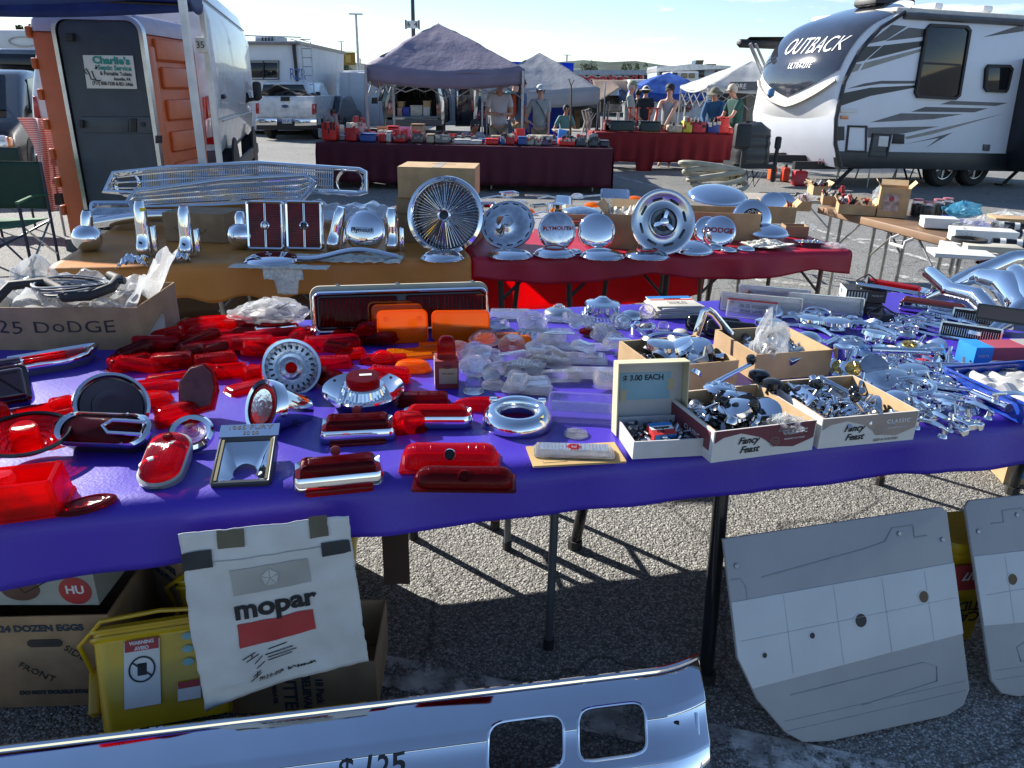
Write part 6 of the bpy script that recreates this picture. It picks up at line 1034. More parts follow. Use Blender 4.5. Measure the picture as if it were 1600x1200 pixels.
# stacked cardboard behind the wire wheel
for i,(px,py,x_,w_,d_,z0,h_,lb)in enumerate([(675,390,0,.46,.34,0,.075,'lowest flat carton behind the wire wheel cover'),(672,390,0,.44,.32,.078,.09,'second carton up behind the wire wheel cover'),(668,390,0,.43,.32,.171,.09,'third carton up behind the wire wheel cover'),(672,390,0,.44,.34,.264,.17,'large closed carton on top of the stack behind the wire wheel cover')]):
 p=at(px,py,T);t=openbox('carton',lb,w_,d_,h_,(p .x+.03,p .y+.34,T+.003+z0),rz=-8+2*i,m=KRAFT if i==3 else KRAFTD);b=MB();b .box((0,0,h_+.002),(w_+.006,d_+.006,.003));mk('lid',b,KRAFT if i==3 else KRAFTD,t)
 if i==3:b=MB();b .box((0,0,h_+.004),(.05,d_,.001));mk('tape',b,mat('packing_tape',(.55,.42,.25),.25),t);b=MB();b .box((.02,.05,h_+.005),(.14,.003,.001));mk('cut_mark',b,INK,t)
# small chrome goods at the back of the red tables
q=random .Random(11);kinds=['tail lamp with a red lens','bent chrome strip','chrome lamp surround','clear lens','amber lens','dark grille piece']
bl_=['beside the wire wheel cover','behind the turbine cover','above the red lettered dome','behind the tall domed cover','left of the newspaper box','near the back edge','next to the silver tray','behind the slotted cover']
n_=0
for i,(px,py)in enumerate([(762,322),(778,312),(800,330),(812,318),(826,333),(842,322),(770,336),(858,312),(880,318),(902,308),(925,322),(838,306),(795,305),(940,310),(870,330),(818,344),(990,312),(752,345),(965,330),(850,338)]):
 p=at(px,py,T+.01);k=i%6;s_=q .uniform(.10,.17);t=th(['tail_lamp','chrome_strip','lamp_surround','clear_lens','amber_lens','grille_piece'][k],'%s %s at the back, %s'%(['small','narrow','square','round','little','flat'][(i//6+i)%6],kinds[k],['far left','left','left of centre','centre'][i%4]+', '+['upper','middle','lower','outer','inner'][i//4]),['lamp','trim','bezel','lens','lens','grille'][k],(p .x,p .y,T+.008),rz=q .uniform(-40,40),rx=q .uniform(-8,8),group='small chrome goods at the back of the red tables');b=MB()
 if k==0:b .sweep(rrect(s_,s_*.55,.015),[(0,0),(0,.025),(-.012,.032),(-.018,.02)],wrap=True);mk('bezel',b,CH,t);b=MB();b .slab(rrect(s_*.8,s_*.35,.01),.002,.025,.004);mk('lens',b,RED,t)
 elif k==1:b .tube([(-s_,0,.01),(0,.03,.03),(s_,0,.01)],.012,8,flat=.5);mk('strip',b,CH,t)
 elif k==2:b .sweep(rrect(s_*1.3,s_*.8,.03),[(0,0),(-.01,.06),(-.03,.065),(-.035,.02)],wrap=True);mk('surround',b,CH,t);b=MB();b .slab(rrect(s_*.7,s_*.3,.02),.005,.03,.01);mk('bowl',b,CHW,t)
 elif k in(3,4):b .lathe([(s_*.45,0),(s_*.44,.012),(s_*.3,.028),(s_*.12,.034),(.0005,.035)],26);mk('lens',b,CLR if k==3 else AMB,t)
 else:b .sweep(rrect(s_*1.4,s_*.6,.01),[(0,0),(0,.015),(-.008,.015),(-.008,0)],wrap=True);mk('frame',b,CHW,t);b=MB();[b .box((0,-s_*.25+s_*.5*j/6,.006),(s_*1.35,.003,.008))for j in range(7)];mk('slats',b,CHD,t,kind='stuff')
p=at(962,320,T);t=th('chrome_tray','upright open chrome housing behind the newspaper box','housing',(p .x,p .y+.1,T+.02),rx=30,rz=-5);b=MB();b .sweep(rrect(.24,.13,.02),[(0,.07),(-.02,0),(-.03,.004),(-.008,.07)],wrap=True);mk('walls',b,CH,t);b=MB();b .slab(rrect(.18,.07,.02),.0,.012,.004);mk('floor',b,CHW,t)
# ================================================================ THE PURPLE TABLE
PUV=mat('purple_vinyl',(.058,.029,.40),.38,var=.06,vs=3,bump=.5,bs=120,dist=.0012,spec=.4)
pA,pB=(-1.95,1.185),(2.35,2.27)
A5,u5,v5,L5=tframe(pA,pB)
cloth(pA,pB,1.33,T,.11,.015,.12,.12,PUV,'purple vinyl tablecloth covering the near tables piled with car parts',fold=.005,seed=9,wr=.005,rr=.045,hem=lambda s,d:d*(.8+.6*max(0,.38-s)/.38+.25*max(0,s-.6)))
def sat(px,py):
 g_=at(px,py);d=Vector((g_ .x,g_ .y,0))-A5;return d .dot(u5),d .dot(v5)
PTM=mat('ply_top',(.35,.18,.09),.6)
s1,q1=sat(857,1012);s2,q2=sat(1097,1055)
ftable(A5[:2],(A5+u5*(s1+.35))[:2],.74,T-.008,[(.3,q1),(.3,q1+.55),(s1,q1),(s1,q1+.55)],'folding table with a thin grey leg at the left of the near row',lm=mat('grey_leg',(.16,.17,.19),.35,.6),topm=PTM,legr=.013,brace=False)
B5=A5+u5*(s1+.36)
ftable(B5[:2],(A5+u5*L5)[:2],.74,T-.008,[(s2-s1-.36,q2+.04,-.06,0),(s2-s1-.42,.66,0,-.1),(1.9,.12),(1.9,.66)],'folding table with a thick black leg at the right of the near row',lm=mat('black_pipe',(.014,.014,.016),.25,coat=.4),legr=.021,topm=PTM,brace=False)
C5=A5+v5*.75
ftable(C5[:2],(C5+u5*2.0)[:2],.6,T-.008,[(.3,.1),(.3,.52),(1.85,.1),(1.85,.52)],'folding table at the back left under the purple vinyl')
ftable((C5+u5*2.02)[:2],(C5+u5*L5)[:2],.6,T-.008,[(.15,.1),(.15,.52),(1.9,.1),(1.9,.52)],'folding table at the back right under the purple vinyl',lm=mat('rusty_leg',(.25,.12,.06),.6,.4))
# ---------------------------------------------------------------- lens builders (all real solids, sizes from the photo at the table's depth)
def L_(name,label,cat,px,py,rz=0,rx=0,ry=0,dz=.002,group=None,z=T):
 p=at(px,py,z);return th(name,label,cat,(p .x,p .y,z+dz),rz=-math .degrees(math .atan2(p .x,p .y))+rz,rx=rx,ry=ry,group=group),1/ppm(p)
def ribs(t,w_,d_,z,n,m,axis='x',r=.0022,name='rib'):
 b=MB()
 for k in range(n):
  f=(k+.5)/n-.5
  if axis=='x':b .tube([(f*w_,-d_/2,z),(f*w_,d_/2,z)],r,4)
  else:b .tube([(-w_/2,f*d_,z),(w_/2,f*d_,z)],r,4)
 mk(name,b,m,t,kind='stuff')
def rect(px,py,wpx,d_,h_,m,label,rz=0,rx=0,ry=0,n=14,axis='x',rad=.012,dome_=.25,flange=.006,bezel=0,dz=.002,group=None,name='tail_lens',cat='lens',boss=None):
 t,k=L_(name,label,cat,px,py,rz,rx,ry,dz,group);w_=wpx*k;b=MB()
 if bezel:
  b .sweep(rrect(w_,d_,rad+.01,6),[(-.004,0),(0,.006),(-.002,h_*.45),(-bezel*.4,h_*.62),(-bezel,h_*.5),(-bezel,0)],wrap=True);mk('bezel',b,CH,t,ang=50);w_-=2*bezel;d_-=2*bezel;b=MB();b .sweep(rrect(w_+.01,d_+.01,rad,4),[(0,.001),(0,h_*.4)]);mk('housing',b,BLKG,t);b=MB();z0=h_*.38;fl=0
 else:z0=0;fl=flange
 o=rrect(w_,d_,rad,6);R_=min(h_,d_)*dome_+.003
 prof=[(fl,z0),(fl,z0+.003),(0,z0+.004)]if fl else[(0,z0)]
 prof+=[(-R_*(1-math .cos(a)),h_-R_+R_*math .sin(a))for a in[PI/2*i/5 for i in range(6)]]+[(-R_-.002,h_)]
 b .sweep(o,prof);ln=mk('lens',b,m,t,ang=45)
 if n:ribs(t,(w_-2*R_)*.96,(d_-2*R_)*.95,h_+.0002,n,m,axis)
 if boss:b=MB();b .lathe([(boss,h_-.002),(boss,h_+.004),(boss*.75,h_+.007),(.0005,h_+.008)],24,TR(0,0,0));mk('boss',b,boss_m or m,t)
 return t,w_,k
boss_m=None
def oval(px,py,wpx,d_,h_,m,label,rz=0,rx=0,ry=0,n=5,p_=0,flange=.005,bezel=0,dz=.002,group=None,name='tail_lens',stad=False,cat='lens'):
 t,k=L_(name,label,cat,px,py,rz,rx,ry,dz,group);w_=wpx*k
 O=lambda s_:([(x,y)for x,y in rrect(w_*s_,d_*s_,d_*s_/2-.001,10)]if stad else(tear(w_*s_,d_*s_,40,p_)if p_ else circ(w_*s_/2,40,d_*s_/2)));b=MB()
 def rg(L):return[[(x,y,z)for x,y in O(s_)]for s_,z in L]
 if bezel:b .loft(rg([(1,0),(1.0,h_*.5),(1-bezel*.5,h_*.62),(1-bezel,h_*.5),(1-bezel,0)]),wrap=True);mk('bezel',b,CH,t,ang=50);b=MB()
 s0=1-bezel-.01 if bezel else 1
 P=([(s0,.001),(s0,.004),(s0-.06,.005)]if not bezel else[(s0,.002)])+[(s0-.06-.3*(1-math .cos(a)),.005+(h_-.005)*math .sin(a))for a in[PI/2*i/6 for i in range(1,6)]]+[(s0*.45,h_),(.02,h_+.001)]
 b .loft(rg(P));mk('lens',b,m,t,ang=45)
 for i in range(n):s_=s0*(.62-i*.11);b=MB();b .tube([(x,y,h_*(1+.0)+.0004*i)for x,y in O(max(.08,s_))],.0018,4,closed=True);mk('ring_rib',b,m,t,kind='stuff')if 0 else(mk('ring_rib',b,m,t))
 return t,w_
def rlens(px,py,wpx,h_,m,label,rx=0,rz=0,n=6,dz=.002,name='round_lens',group=None,prof=None,bezel=0,ry=0,cat='lens'):
 t,k=L_(name,label,cat,px,py,rz,rx,ry,dz,group);r_=wpx*k/2;b=MB()
 if bezel:b .lathe([(r_,0),(r_,h_*.5),(r_-bezel*.4,h_*.75),(r_-bezel,h_*.55),(r_-bezel,0)],40,wrap=True);mk('bezel',b,CH,t);b=MB();r_-=bezel*1.02
 if prof:b .lathe([(a*r_,c*h_)for a,c in prof],36)
 else:
  P=[(r_,.001),(r_,.004)]
  for i in range(n):a=r_*(.92-.82*i/n);z=.005+(h_-.006)*math .sin(PI/2*(i+.5)/n);P+=[(a,z),(a-r_*.035,z+.003),(a-r_*.07,z)]
  b .lathe(P+[(.0006,h_)],36)
 mk('lens',b,m,t,ang=30);return t,r_
g_red='loose red lenses heaped on the purple table'
# ---- red heap, back to front
rect(232,512,62,.07,.03,RED,'red lens with clamped ends on the wrapped cardboard',rz=12,dz=.03,n=8)
oval(330,515,108,.07,.045,RED,'long arched red lens behind the heap, right of the wrapped lens',n=3);oval(318,528,140,.06,.02,PINK,'long flat red lens lying below the arched one',n=2)
for a in[(255,548,92,.05,.022,RED,'ribbed red strip lens pointing left in the heap',4,20),(322,547,86,.045,.026,PINK,'ribbed red strip lens in the middle of the heap',-3,18),(232,562,100,.035,.012,RED,'thin red strip lens lying under the left block',2,22),(205,575,62,.055,.04,RED,'red block lens with ribs at the left of the heap',12,10),(270,574,60,.055,.045,RED,'red block lens, second in the row of blocks',-10,10),(338,572,62,.06,.04,RED,'red block lens with a swirl pattern, third in the row',4,9),(290,587,108,.03,.012,RED,'long thin red strip before the block lenses',2,0),(360,588,60,.03,.014,RED,'short red strip right before the third block',6,4),(430,528,92,.035,.03,PINK,'smooth red lens bar behind the round ribbed lamp',4,0),(436,548,110,.05,.022,RED,'flat ribbed red lens left of the round ribbed lamp',3,26),(520,545,84,.06,.045,PINK,'deep finely ribbed red lens behind the red centred dish',3,24),(515,574,66,.05,.035,PINK,'square red lens box beneath the finely ribbed one',-4,8),(600,566,70,.05,.022,PINK,'sloping ribbed red lens with a tiny white tag',-5,16),(405,592,44,.05,.04,RED,'small fan ribbed red lens before the heap',14,10),(388,610,64,.06,.02,RED,'thick red lens shadowed behind the cone lamp',24,0),(430,585,50,.03,.02,PINK,'short ribbed red strip beside the round ribbed lamp',0,10),(595,600,60,.04,.02,PINK,'red lens partly under the chrome dish rim',-20,6),(278,660,62,.05,.05,RED,'three part red box lens by the small chrome ringed lamp',12,12),(380,545,60,.04,.03,RED,'red lens block tilted in the middle of the heap',-12,8),(548,560,46,.05,.03,RED,'short red lens right of the deep ribbed lens',10,8),(300,560,70,.03,.02,PINK,'narrow red lens between the strip lens and the blocks',8,0)]:
 px,py,w_,d_,h_,m,lb,rz,n=a;rect(px,py,w_,d_,h_,m,lb,rz=rz,n=n,group=g_red,rad=.006)
for a in[(358,508,60,.05,.03,RED,'curved red lens tip left of the bagged lamp'),(405,520,90,.06,.03,DRED,'dark red curved lens before the bagged lamp'),(350,535,90,.05,.02,PINK,'rounded pink red lens in the heap'),(200,560,60,.05,.02,PINK,'red lens edge at the far left of the heap')]:oval(*a,rz=8,n=1,group=g_red)
t,k=L_('rolled_red_lens','coiled red rubber lens like a small rose in the heap','lens',480,528,rx=20);b=MB();b .tube([((.006+.024*f)*math .cos(f*14),(.006+.024*f)*math .sin(f*14),.02+.01*(1-f))for f in[i/50 for i in range(51)]],.005,8,flat=2.2);mk('coil',b,mat('red_rubber',(.5,.01,.03),.3,coat=.3),t);b=MB();b .lathe([(.034,0),(.03,.012),(.01,.014),(.001,.014)],24);mk('base',b,RED,t)
t,k=L_('arrow_lens','dark red arrow shaped lens right of the coiled red piece','lens',571,540);b=MB();b .loft([[(x,y,z),(x,y+.04,z),(x,y+.04,z-.03),(x,y,z-.03)]for x,y,z in((-.06,0,.035),(-.03,-.005,.055),(0,-.01,.07),(.03,-.005,.055),(.06,0,.035))]);mk('lens',b,DRED,t);ribs(t,.1,.03,.062,6,DRED)
oval(233,610,98,.11,.022,PINK,'flat rib ringed red lens behind the dark round lamp',rz=-6,p_=.5,n=4);oval(240,632,62,.09,.022,RED,'smaller rib ringed red lens tucked beside the dark round lamp',rz=-12,n=3,dz=.01)
t,k=L_('shield_lens','dull red shield shaped lens standing on edge','lens',310,652,rz=-18,rx=58,dz=.004);b=MB();o=[(-.045,0),(-.012,-.02),(.045,-.005),(.055,.05),(.045,.10),(.02,.125),(-.02,.115),(-.05,.07)];b .slab([(x,y+.02)for x,y in o][::1],0,.03,.008);mk('lens',b,DRED,t);b=MB();b .slab([(x*.86,y*.86+.03)for x,y in o],.029,.0315,.001);mk('face',b,mat('dusty_red',(.16,.035,.04),.45,var=.2,vs=40),t)
# ---- bagged lamp, long tail light with the gasket
bag(425,512,.28,.11,.18,BAG,'lamp wrapped in crumpled clear plastic behind the red heap',z=T,seed=20,core=mat('bag_inner',(.35,.3,.3),.4,.5));oval(432,522,66,.05,.05,DRED,'dark red lamp with chrome ring and a black wire beside the plastic bag',n=0,bezel=.12);t,k=L_('wire','thin black wire looping over the bagged lamp','wire',450,510);b=MB();b .tube([(-.05,0,.02),(-.03,0,.07),(.03,0,.10),(.09,0,.07),(.12,-.01,.0)],.003,6);mk('wire',b,RUB,t)
t,k=L_('long_tail_light','long chrome framed tail light with red panels standing on its gasket','tail light',630,519,rz=3,rx=-14,dz=.006);W=270*k;Hh=.155;Xm=TR(rx=90)
b=MB();b .sweep([(x,y+Hh/2)for x,y in rrect(W,Hh,.03,6)],[(.0,-.03),(.0,.018),(-.006,.026),(-.014,.02),(-.018,-.005),(-.018,-.03)],wrap=True,m=Xm);mk('chrome_frame',b,CH,t,ang=50)
b=MB();b .sweep([(x,y+Hh/2+.012)for x,y in rrect(W+.016,Hh+.016,.035,6)],[(0,-.055),(.002,-.045),(0,-.035),(-.03,-.035),(-.03,-.055)],wrap=True,m=Xm);mk('gasket',b,mat('cork_gasket',(.52,.48,.38),.9,bump=.5),t)
for sx in(-1,1):b=MB();b .slab([(x+sx*W*.245,y+Hh/2)for x,y in rrect(W*.44,Hh-.045,.008,3)],-.01,.01,.003,m=Xm);pn=mk('red_panel',b,DRED,t);b=MB();[b .tube([(sx*W*.245+(k_-9)*W*.022,-.011,.03),(sx*W*.245+(k_-9)*W*.022,-.011,Hh-.03)],.0012,4)for k_ in range(19)];mk('fine_rib',b,RED,pn,kind='stuff')
b=MB();b .box((0,.012,Hh/2),(W-.03,.01,Hh-.03));mk('backing',b,BLKG,t)
for xx in(-W*.36,-W*.02,W*.42):b=MB();b .tube([(xx,.045,Hh+.0),(xx,.045,Hh+.028)],.007,8);mk('stud',b,CHD,t)
# ---- amber
def amber_plate(px,py,wpx,h_,label,rz=2,holes=True):
 t,k=L_('amber_plate',label,'lens',px,py,rz,-8,group='amber plates standing before the long tail light');w_=wpx*k;h_*=1.3;b=MB();b .slab([(x,y+h_/2)for x,y in rrect(w_,h_,.02,5)],0,.005,.002,m=TR(rx=90));mk('plate',b,AMB,t)
 b=MB();b .sweep([(x,y+h_/2)for x,y in rrect(w_,h_,.02,5)],[(0,0),(0,.02),(-.004,.02),(-.004,0)],wrap=True,m=TR(rx=90));mk('rim',b,AMB,t)
 if holes:
  for sx in(-1,1):b=MB();b .lathe([(.006,0),(.0075,.0),(.0075,.008),(.006,.008)],16,TR(sx*w_*.33,0,h_*.74,rx=90),wrap=True);mk('screw_hole',b,AMB,t)
amber_plate(612,519,70,.09,'rear left amber plate behind two others');amber_plate(622,524,78,.09,'middle left amber plate with two screw holes');amber_plate(630,536,78,.092,'front left amber plate with two screw holes and raised numerals')
amber_plate(718,512,84,.10,'rear right amber plate, tallest one',holes=False);amber_plate(720,532,90,.085,'front right amber plate with a long raised bar',holes=False)
for a in[(665,552,120,.06,.012,'long amber lens lying flat below the amber plates',4,8),(705,545,100,.05,.02,'amber lens beneath the right amber plates',2,6),(642,560,70,.04,.012,'narrow amber lens before the left amber plates',10,0),(790,536,44,.05,.035,'small amber block right of the clear heap',0,3),(812,540,36,.045,.035,'outer small amber block near the clear lenses',6,4)]:rect(a[0],a[1],a[2],a[3],a[4],AMB,a[5],rz=a[6],n=a[7],rad=.006)
oval(645,579,60,.075,.03,AMB,'oval amber lens with a waffle pattern left of the small red box',n=4,rz=-8)
# ---- foreground heroes at the left
t,k=L_('red_box_lens','large deep red box lens at the left front corner of the purple table','lens',42,792,rz=-18);w_=118*k
b=MB();b .sweep(rrect(w_,.13,.012,4),[(.004,0),(.004,.004),(0,.006),(-.012,.075),(-.02,.078),(-.026,.07),(-.02,.012),(-.02,0)],wrap=True);mk('wall',b,RED,t);b=MB();b .slab(rrect(w_*.7,.09,.01),.03,.045,.006);mk('inner_step',b,RED,t);b=MB();b .lathe([(.03,.04),(.028,.075),(.02,.085),(.0005,.086)],24,TR(-.03,-.005,0));mk('bulb_dome',b,RED,t)
oval(136,792,88,.075,.010,DRED,'small dark red notched oval lens lying at the table edge',rz=8,n=1)
t,k=L_('dished_red_lens','red dish lens with a black rubber rim and a raised cup','lens',48,715,rx=8,rz=0,dz=.03);r_=63*k
b=MB();b .lathe([(r_*.3,.0),(r_*.6,.012),(r_*.95,.032),(r_,.036),(r_*.93,.028),(r_*.6,.006),(r_*.3,-.006)],44,wrap=True);mk('dish',b,PINK,t);b=MB();b .lathe([(r_*.94,.034),(r_,.032),(r_*1.03,.037),(r_*1.0,.043),(r_*.94,.04)],44,wrap=True);mk('rubber_rim',b,BLKG,t);b=MB();b .lathe([(r_*.34,.0),(r_*.30,.055),(r_*.25,.06),(.0005,.058)],30);mk('cup',b,RED,t);b=MB();b .lathe([(r_*.9,-.03),(r_*.5,-.032),(.001,-.03)],30);mk('base',b,RED,t)
for k_ in range(4):b=MB();b .lathe([(r_*(.42+.12*k_),.006+.007*k_),(r_*(.44+.12*k_),.009+.007*k_),(r_*(.46+.12*k_),.008+.007*k_)],36,wrap=True);mk('ring_rib',b,PINK,t)
t,k=L_('oval_tail_light','dark oval tail light in a grey housing with a chrome rim and hoop','tail light',168,705,rz=-33,rx=34,dz=.055);w_=150*k;d_=.092
O=lambda s_:rrect(w_*s_,d_*s_,d_*s_/2-.001,10);b=MB();b .loft([[(x,y,z)for x,y in O(s_)]for s_,z in((1,.0),(1.02,.012),(.94,.018),(.84,.013),(.83,0))],wrap=True);mk('chrome_rim',b,CH,t,ang=50);b=MB();b .loft([[(x,y,z)for x,y in O(s_)]for s_,z in((.6,-.075),(.78,-.06),(.97,.0),(.9,.003))]);hs_=mk('housing',b,mat('housing_grey',(.05,.05,.055),.35,.3),t);b=MB();b .loft([[(x,y,z)for x,y in O(s_)]for s_,z in((.84,.004),(.8,.012),(.5,.02),(.02,.022))]);mk('lens',b,DRED,t)
b=MB();b .tube([(w_*.46,-.018,.022),(w_*.12,-.018,.026),(w_*.04,0,.027),(w_*.12,.018,.026),(w_*.46,.018,.022)],.005,8,flat=.7);mk('chrome_hoop',b,CH,t)
for xx,yy in((-.33,.40),(.2,.45),(-.33,-.40),(.25,-.45)):b=MB();b .lathe([(.004,.012),(.004,.0165),(.0005,.017)],10,TR(w_*xx*1.1,d_*yy*1.02,0));mk('screw',b,CHD,t)
t,k=L_('round_tail_light','large dark round tail light in a chrome ring, tipped up','tail light',180,665,rz=14,rx=52,dz=.055);r_=55*k
b=MB();b .lathe([(r_*.96,-.01),(r_,.005),(r_*.97,.018),(r_*.88,.02),(r_*.82,.006),(r_*.8,-.01)],48,wrap=True);mk('chrome_ring',b,CH,t,ang=50);b=MB();b .lathe([(r_*.83,.002),(r_*.8,.007),(r_*.52,.002),(r_*.5,.006),(r_*.15,-.002),(.001,.002)],40);mk('lens',b,mat('very_dark_red',(.035,.003,.006),.08,coat=1),t);b=MB();b .lathe([(r_*.55,-.07),(r_*.94,-.02),(r_*.95,.0),(r_*.8,.0)],36);mk('back_shell',b,RED,t)
rect(88,652,112,.10,.03,RED,'wide red shell lens with a square step left of the dark round lamp',rz=6,n=16,axis='y',dome_=.2);rect(100,648,34,.04,.05,RED,'small square red lens sitting in the wide shell lens',n=0,rad=.008,rz=6)
rect(20,632,62,.12,.05,mat('very_dark_red',(.035,.003,.006),.08),'square chrome framed dark red lamp standing at the left edge',rx=58,bezel=.014,n=0,dz=.05,name='square_tail_light',cat='tail light');rect(8,590,60,.05,.03,mat('very_dark_red',(.035,.003,.006),.08),'dark lamp edge at the far left behind the square one',bezel=.01,n=0,rx=10,dz=.03,name='square_tail_light',cat='tail light')
rect(4,670,30,.06,.07,DRED,'dark red lens cut by the left edge of the picture',n=0,rad=.02)
t,k=L_('wraparound_tail_light','wraparound chrome tail light with a flat red panel and a curved right end','tail light',80,578,rz=4,rx=10,dz=.03);w_=140*k;b=MB();o=[(-w_*.45,-.04),(w_*.15,-.045),(w_*.38,-.02),(w_*.52,.045),(w_*.40,.05),(-w_*.38,.045)]
b .sweep(o,[(0,0),(.002,.01),(-.004,.018),(-.016,.014),(-.018,0)],wrap=True);mk('chrome_frame',b,CH,t,ang=50);b=MB();b .slab(off(o,-.016),-.002,.006,.002);mk('red_panel',b,PINK,t);b=MB();b .rbox((-.02,.012,.009),(w_*.5,.014,.008),.003);mk('raised_bar',b,RED,t);b=MB();b .loft([[(x*.9,y*.9,-.03)for x,y in o],[(x,y,0)for x,y in o]]);mk('body',b,mat('body_grey',(.35,.36,.38),.3,.7),t)
t,k=L_('taped_tail_light','oblong red tail light in a cream frame held with two bits of white tape','tail light',262,738,rz=-20,rx=16,dz=.028);w_,d_=60*k,.165
O=lambda s_,q_=0:rrect(w_*s_,d_*s_-q_,w_*s_/2-.002,8);b=MB();b .loft([[(x,y,z)for x,y in O(s_)]for s_,z in((.98,-.03),(1.1,.0),(1.12,.01),(1.02,.013),(1.0,0))]);mk('frame',b,mat('cream_frame',(.52,.53,.48),.3,.5),t);b=MB();b .loft([[(x,y,z)for x,y in O(s_)]for s_,z in((1,.006),(.98,.02),(.85,.032),(.5,.036),(.05,.037))]);mk('lens',b,PINK,t,ang=50)
b=MB();[b .tube([(.003,-d_*.38+.006*k_,.0365),(w_*.36,-d_*.38+.006*k_,.031)],.0012,4)for k_ in range(17)];mk('fine_rib',b,RED,t,kind='stuff')
for x0,y0,a_ in((-.025,-.03,18),(.022,.025,-10)):b=MB();b .grid(lambda u,v:(-.022+.044*u,-.006+.014*v,.036-.016*(abs(u-.5+(.2 if x0>0 else-.2))*1.4)**2),8,2,TR(x0,y0,0,rz=a_));mk('tape',b,PAPER,t,thick=.001)
b=MB();b .lathe([(.012,.036),(.011,.041),(.006,.042),(.0005,.042)],20,TR(0,d_*.3,0));mk('reflector_ring',b,DRED,t)
for yy in(-.09,.09):b=MB();b .box((0,yy,-.008),(.02,.012,.03));mk('bracket',b,CHD,t)
rlens(302,697,68,.03,CLR,'small round lamp with a grey blue chrome ring and a red eye',rx=30,rz=-10,bezel=.018,dz=.03,n=6,name='round_lamp',cat='lamp');rlens(302,691,20,.02,RED,'red bulb in the small round lamp',rx=30,dz=.045,n=2,name='bulb')
# ---- the bezel with the handwritten price
t,k=L_('lamp_bezel','chrome rectangular lamp bezel with handwriting along its top','bezel',385,738,rz=-13,rx=20,dz=.025);w_,d_=88*k,.155
b=MB();b .sweep(rrect(w_,d_,.008,3),[(0,-.02),(.0,.012),(-.004,.015),(-.014,.012),(-.016,-.01)],wrap=True);mk('frame',b,mat('dark_frame',(.09,.09,.09),.3,.6),t)
b=MB();b .box((0,d_/2+.018,.012),(w_+.006,.042,.006));tp=mk('top_plate',b,CH,t);text('1965 FURY',.021,INK,TR(0,d_/2+.028,.0156),tp,jit=2,sx=1.1);text('30 00',.017,INK,TR(.004,d_/2+.008,.0156),tp,jit=4)
b=MB();r_=w_*.2
for k_ in range(1):
 n_=48;an=[2*PI*i/48 for i in range(48)];ro=[((w_-.03)/2*math .cos(a)/max(abs(math .cos(a)),abs(math .sin(a))),(d_-.03)/2*math .sin(a)/max(abs(math .cos(a)),abs(math .sin(a))))for a in an];ci=[(r_*math .cos(a),-.02+r_*math .sin(a))for a in an]
 b .loft([[(x,y,.008)for x,y in ro],[(x*.55+a*.45,y*.55+c*.45,-.006)for(x,y),(a,c)in zip(ro,ci)],[(a*1.08,c*1.08+.0016,-.014)for a,c in ci],[(a,c,-.012)for a,c in ci]],False,False)
mk('reflector',b,CH,t,ang=60)
for sx in(-1,1):b=MB();b .box((sx*w_*.42,0,.013),(.006,d_*.84,.004));mk('brass_strip',b,mat('brassy',(.55,.45,.22),.3,.9),t);b=MB();b .lathe([(.006,.005),(.006,.0125),(.0005,.013)],12,TR(sx*w_*.36,-d_*.44,0));mk('screw',b,CHD,t)
# ---- cone lamp
t,k=L_('cone_tail_light','chrome cone tail light with a red lens and inked numerals','tail light',418,668,rz=-62,rx=66,dz=.06);r_=44*k
b=MB();b .lathe([(r_*.82,.012),(r_*.96,.014),(r_*1.0,.005),(r_*.98,-.02),(r_*.9,-.022),(r_*.86,-.025),(r_*.62,-.12),(r_*.58,-.125),(.001,-.125)],48,caps=(False,True));hs_=mk('housing',b,CH,t,ang=30);b=MB();b .lathe([(r_*.83,.008),(r_*.8,.004),(r_*.62,.010),(r_*.3,.0),(.0005,.004)],40);mk('lens',b,RED,t);b=MB();b .lathe([(r_*.62,.011),(r_*.5,.006),(.001,.007)],32);mk('clear_eye',b,CLR,t)
b=MB();b .rbox((0,-r_*.9,-.05),(.03,.012,.06),.004);mk('bracket',b,CH,hs_)
text("' 55",.026,INK,TR(r_*.70,-r_*.38,-.072,rx=98,rz=62),hs_,jit=5)
# ---- big round ribbed lamp facing us
t,k=L_('round_reflector_lamp','large round clear lamp with a chrome ring and radial notches, tilted to us','lamp',458,606,rz=10,rx=60,dz=.065);r_=46*k
b=MB();b .lathe([(r_*.95,-.01),(r_,.004),(r_*.96,.014),(r_*.88,.012),(r_*.86,.0)],48,wrap=True);mk('chrome_ring',b,CH,t);b=MB();b .lathe([(r_*.87,.004),(r_*.84,.006),(r_*.55,.016),(r_*.5,.012),(r_*.46,.018),(r_*.28,.018),(r_*.26,.004),(r_*.2,.002)],44,caps=(False,False));mk('lens',b,CLR,t);b=MB();b .lathe([(r_*.86,-.004),(r_*.4,-.012),(r_*.22,-.002),(r_*.2,-.002)],40,caps=(False,False));mk('reflector',b,CHW,t)
b=MB();[b .box((r_*.68,0,.013),(r_*.13,.006,.004),Matrix .Rotation(2*PI*i/22,4,'Z'))for i in range(22)];mk('notch',b,BLKG,t,kind='stuff');b=MB();b .lathe([(r_*.95,-.02),(r_*.9,-.04),(.001,-.045)],30);mk('back_shell',b,DRED,t)
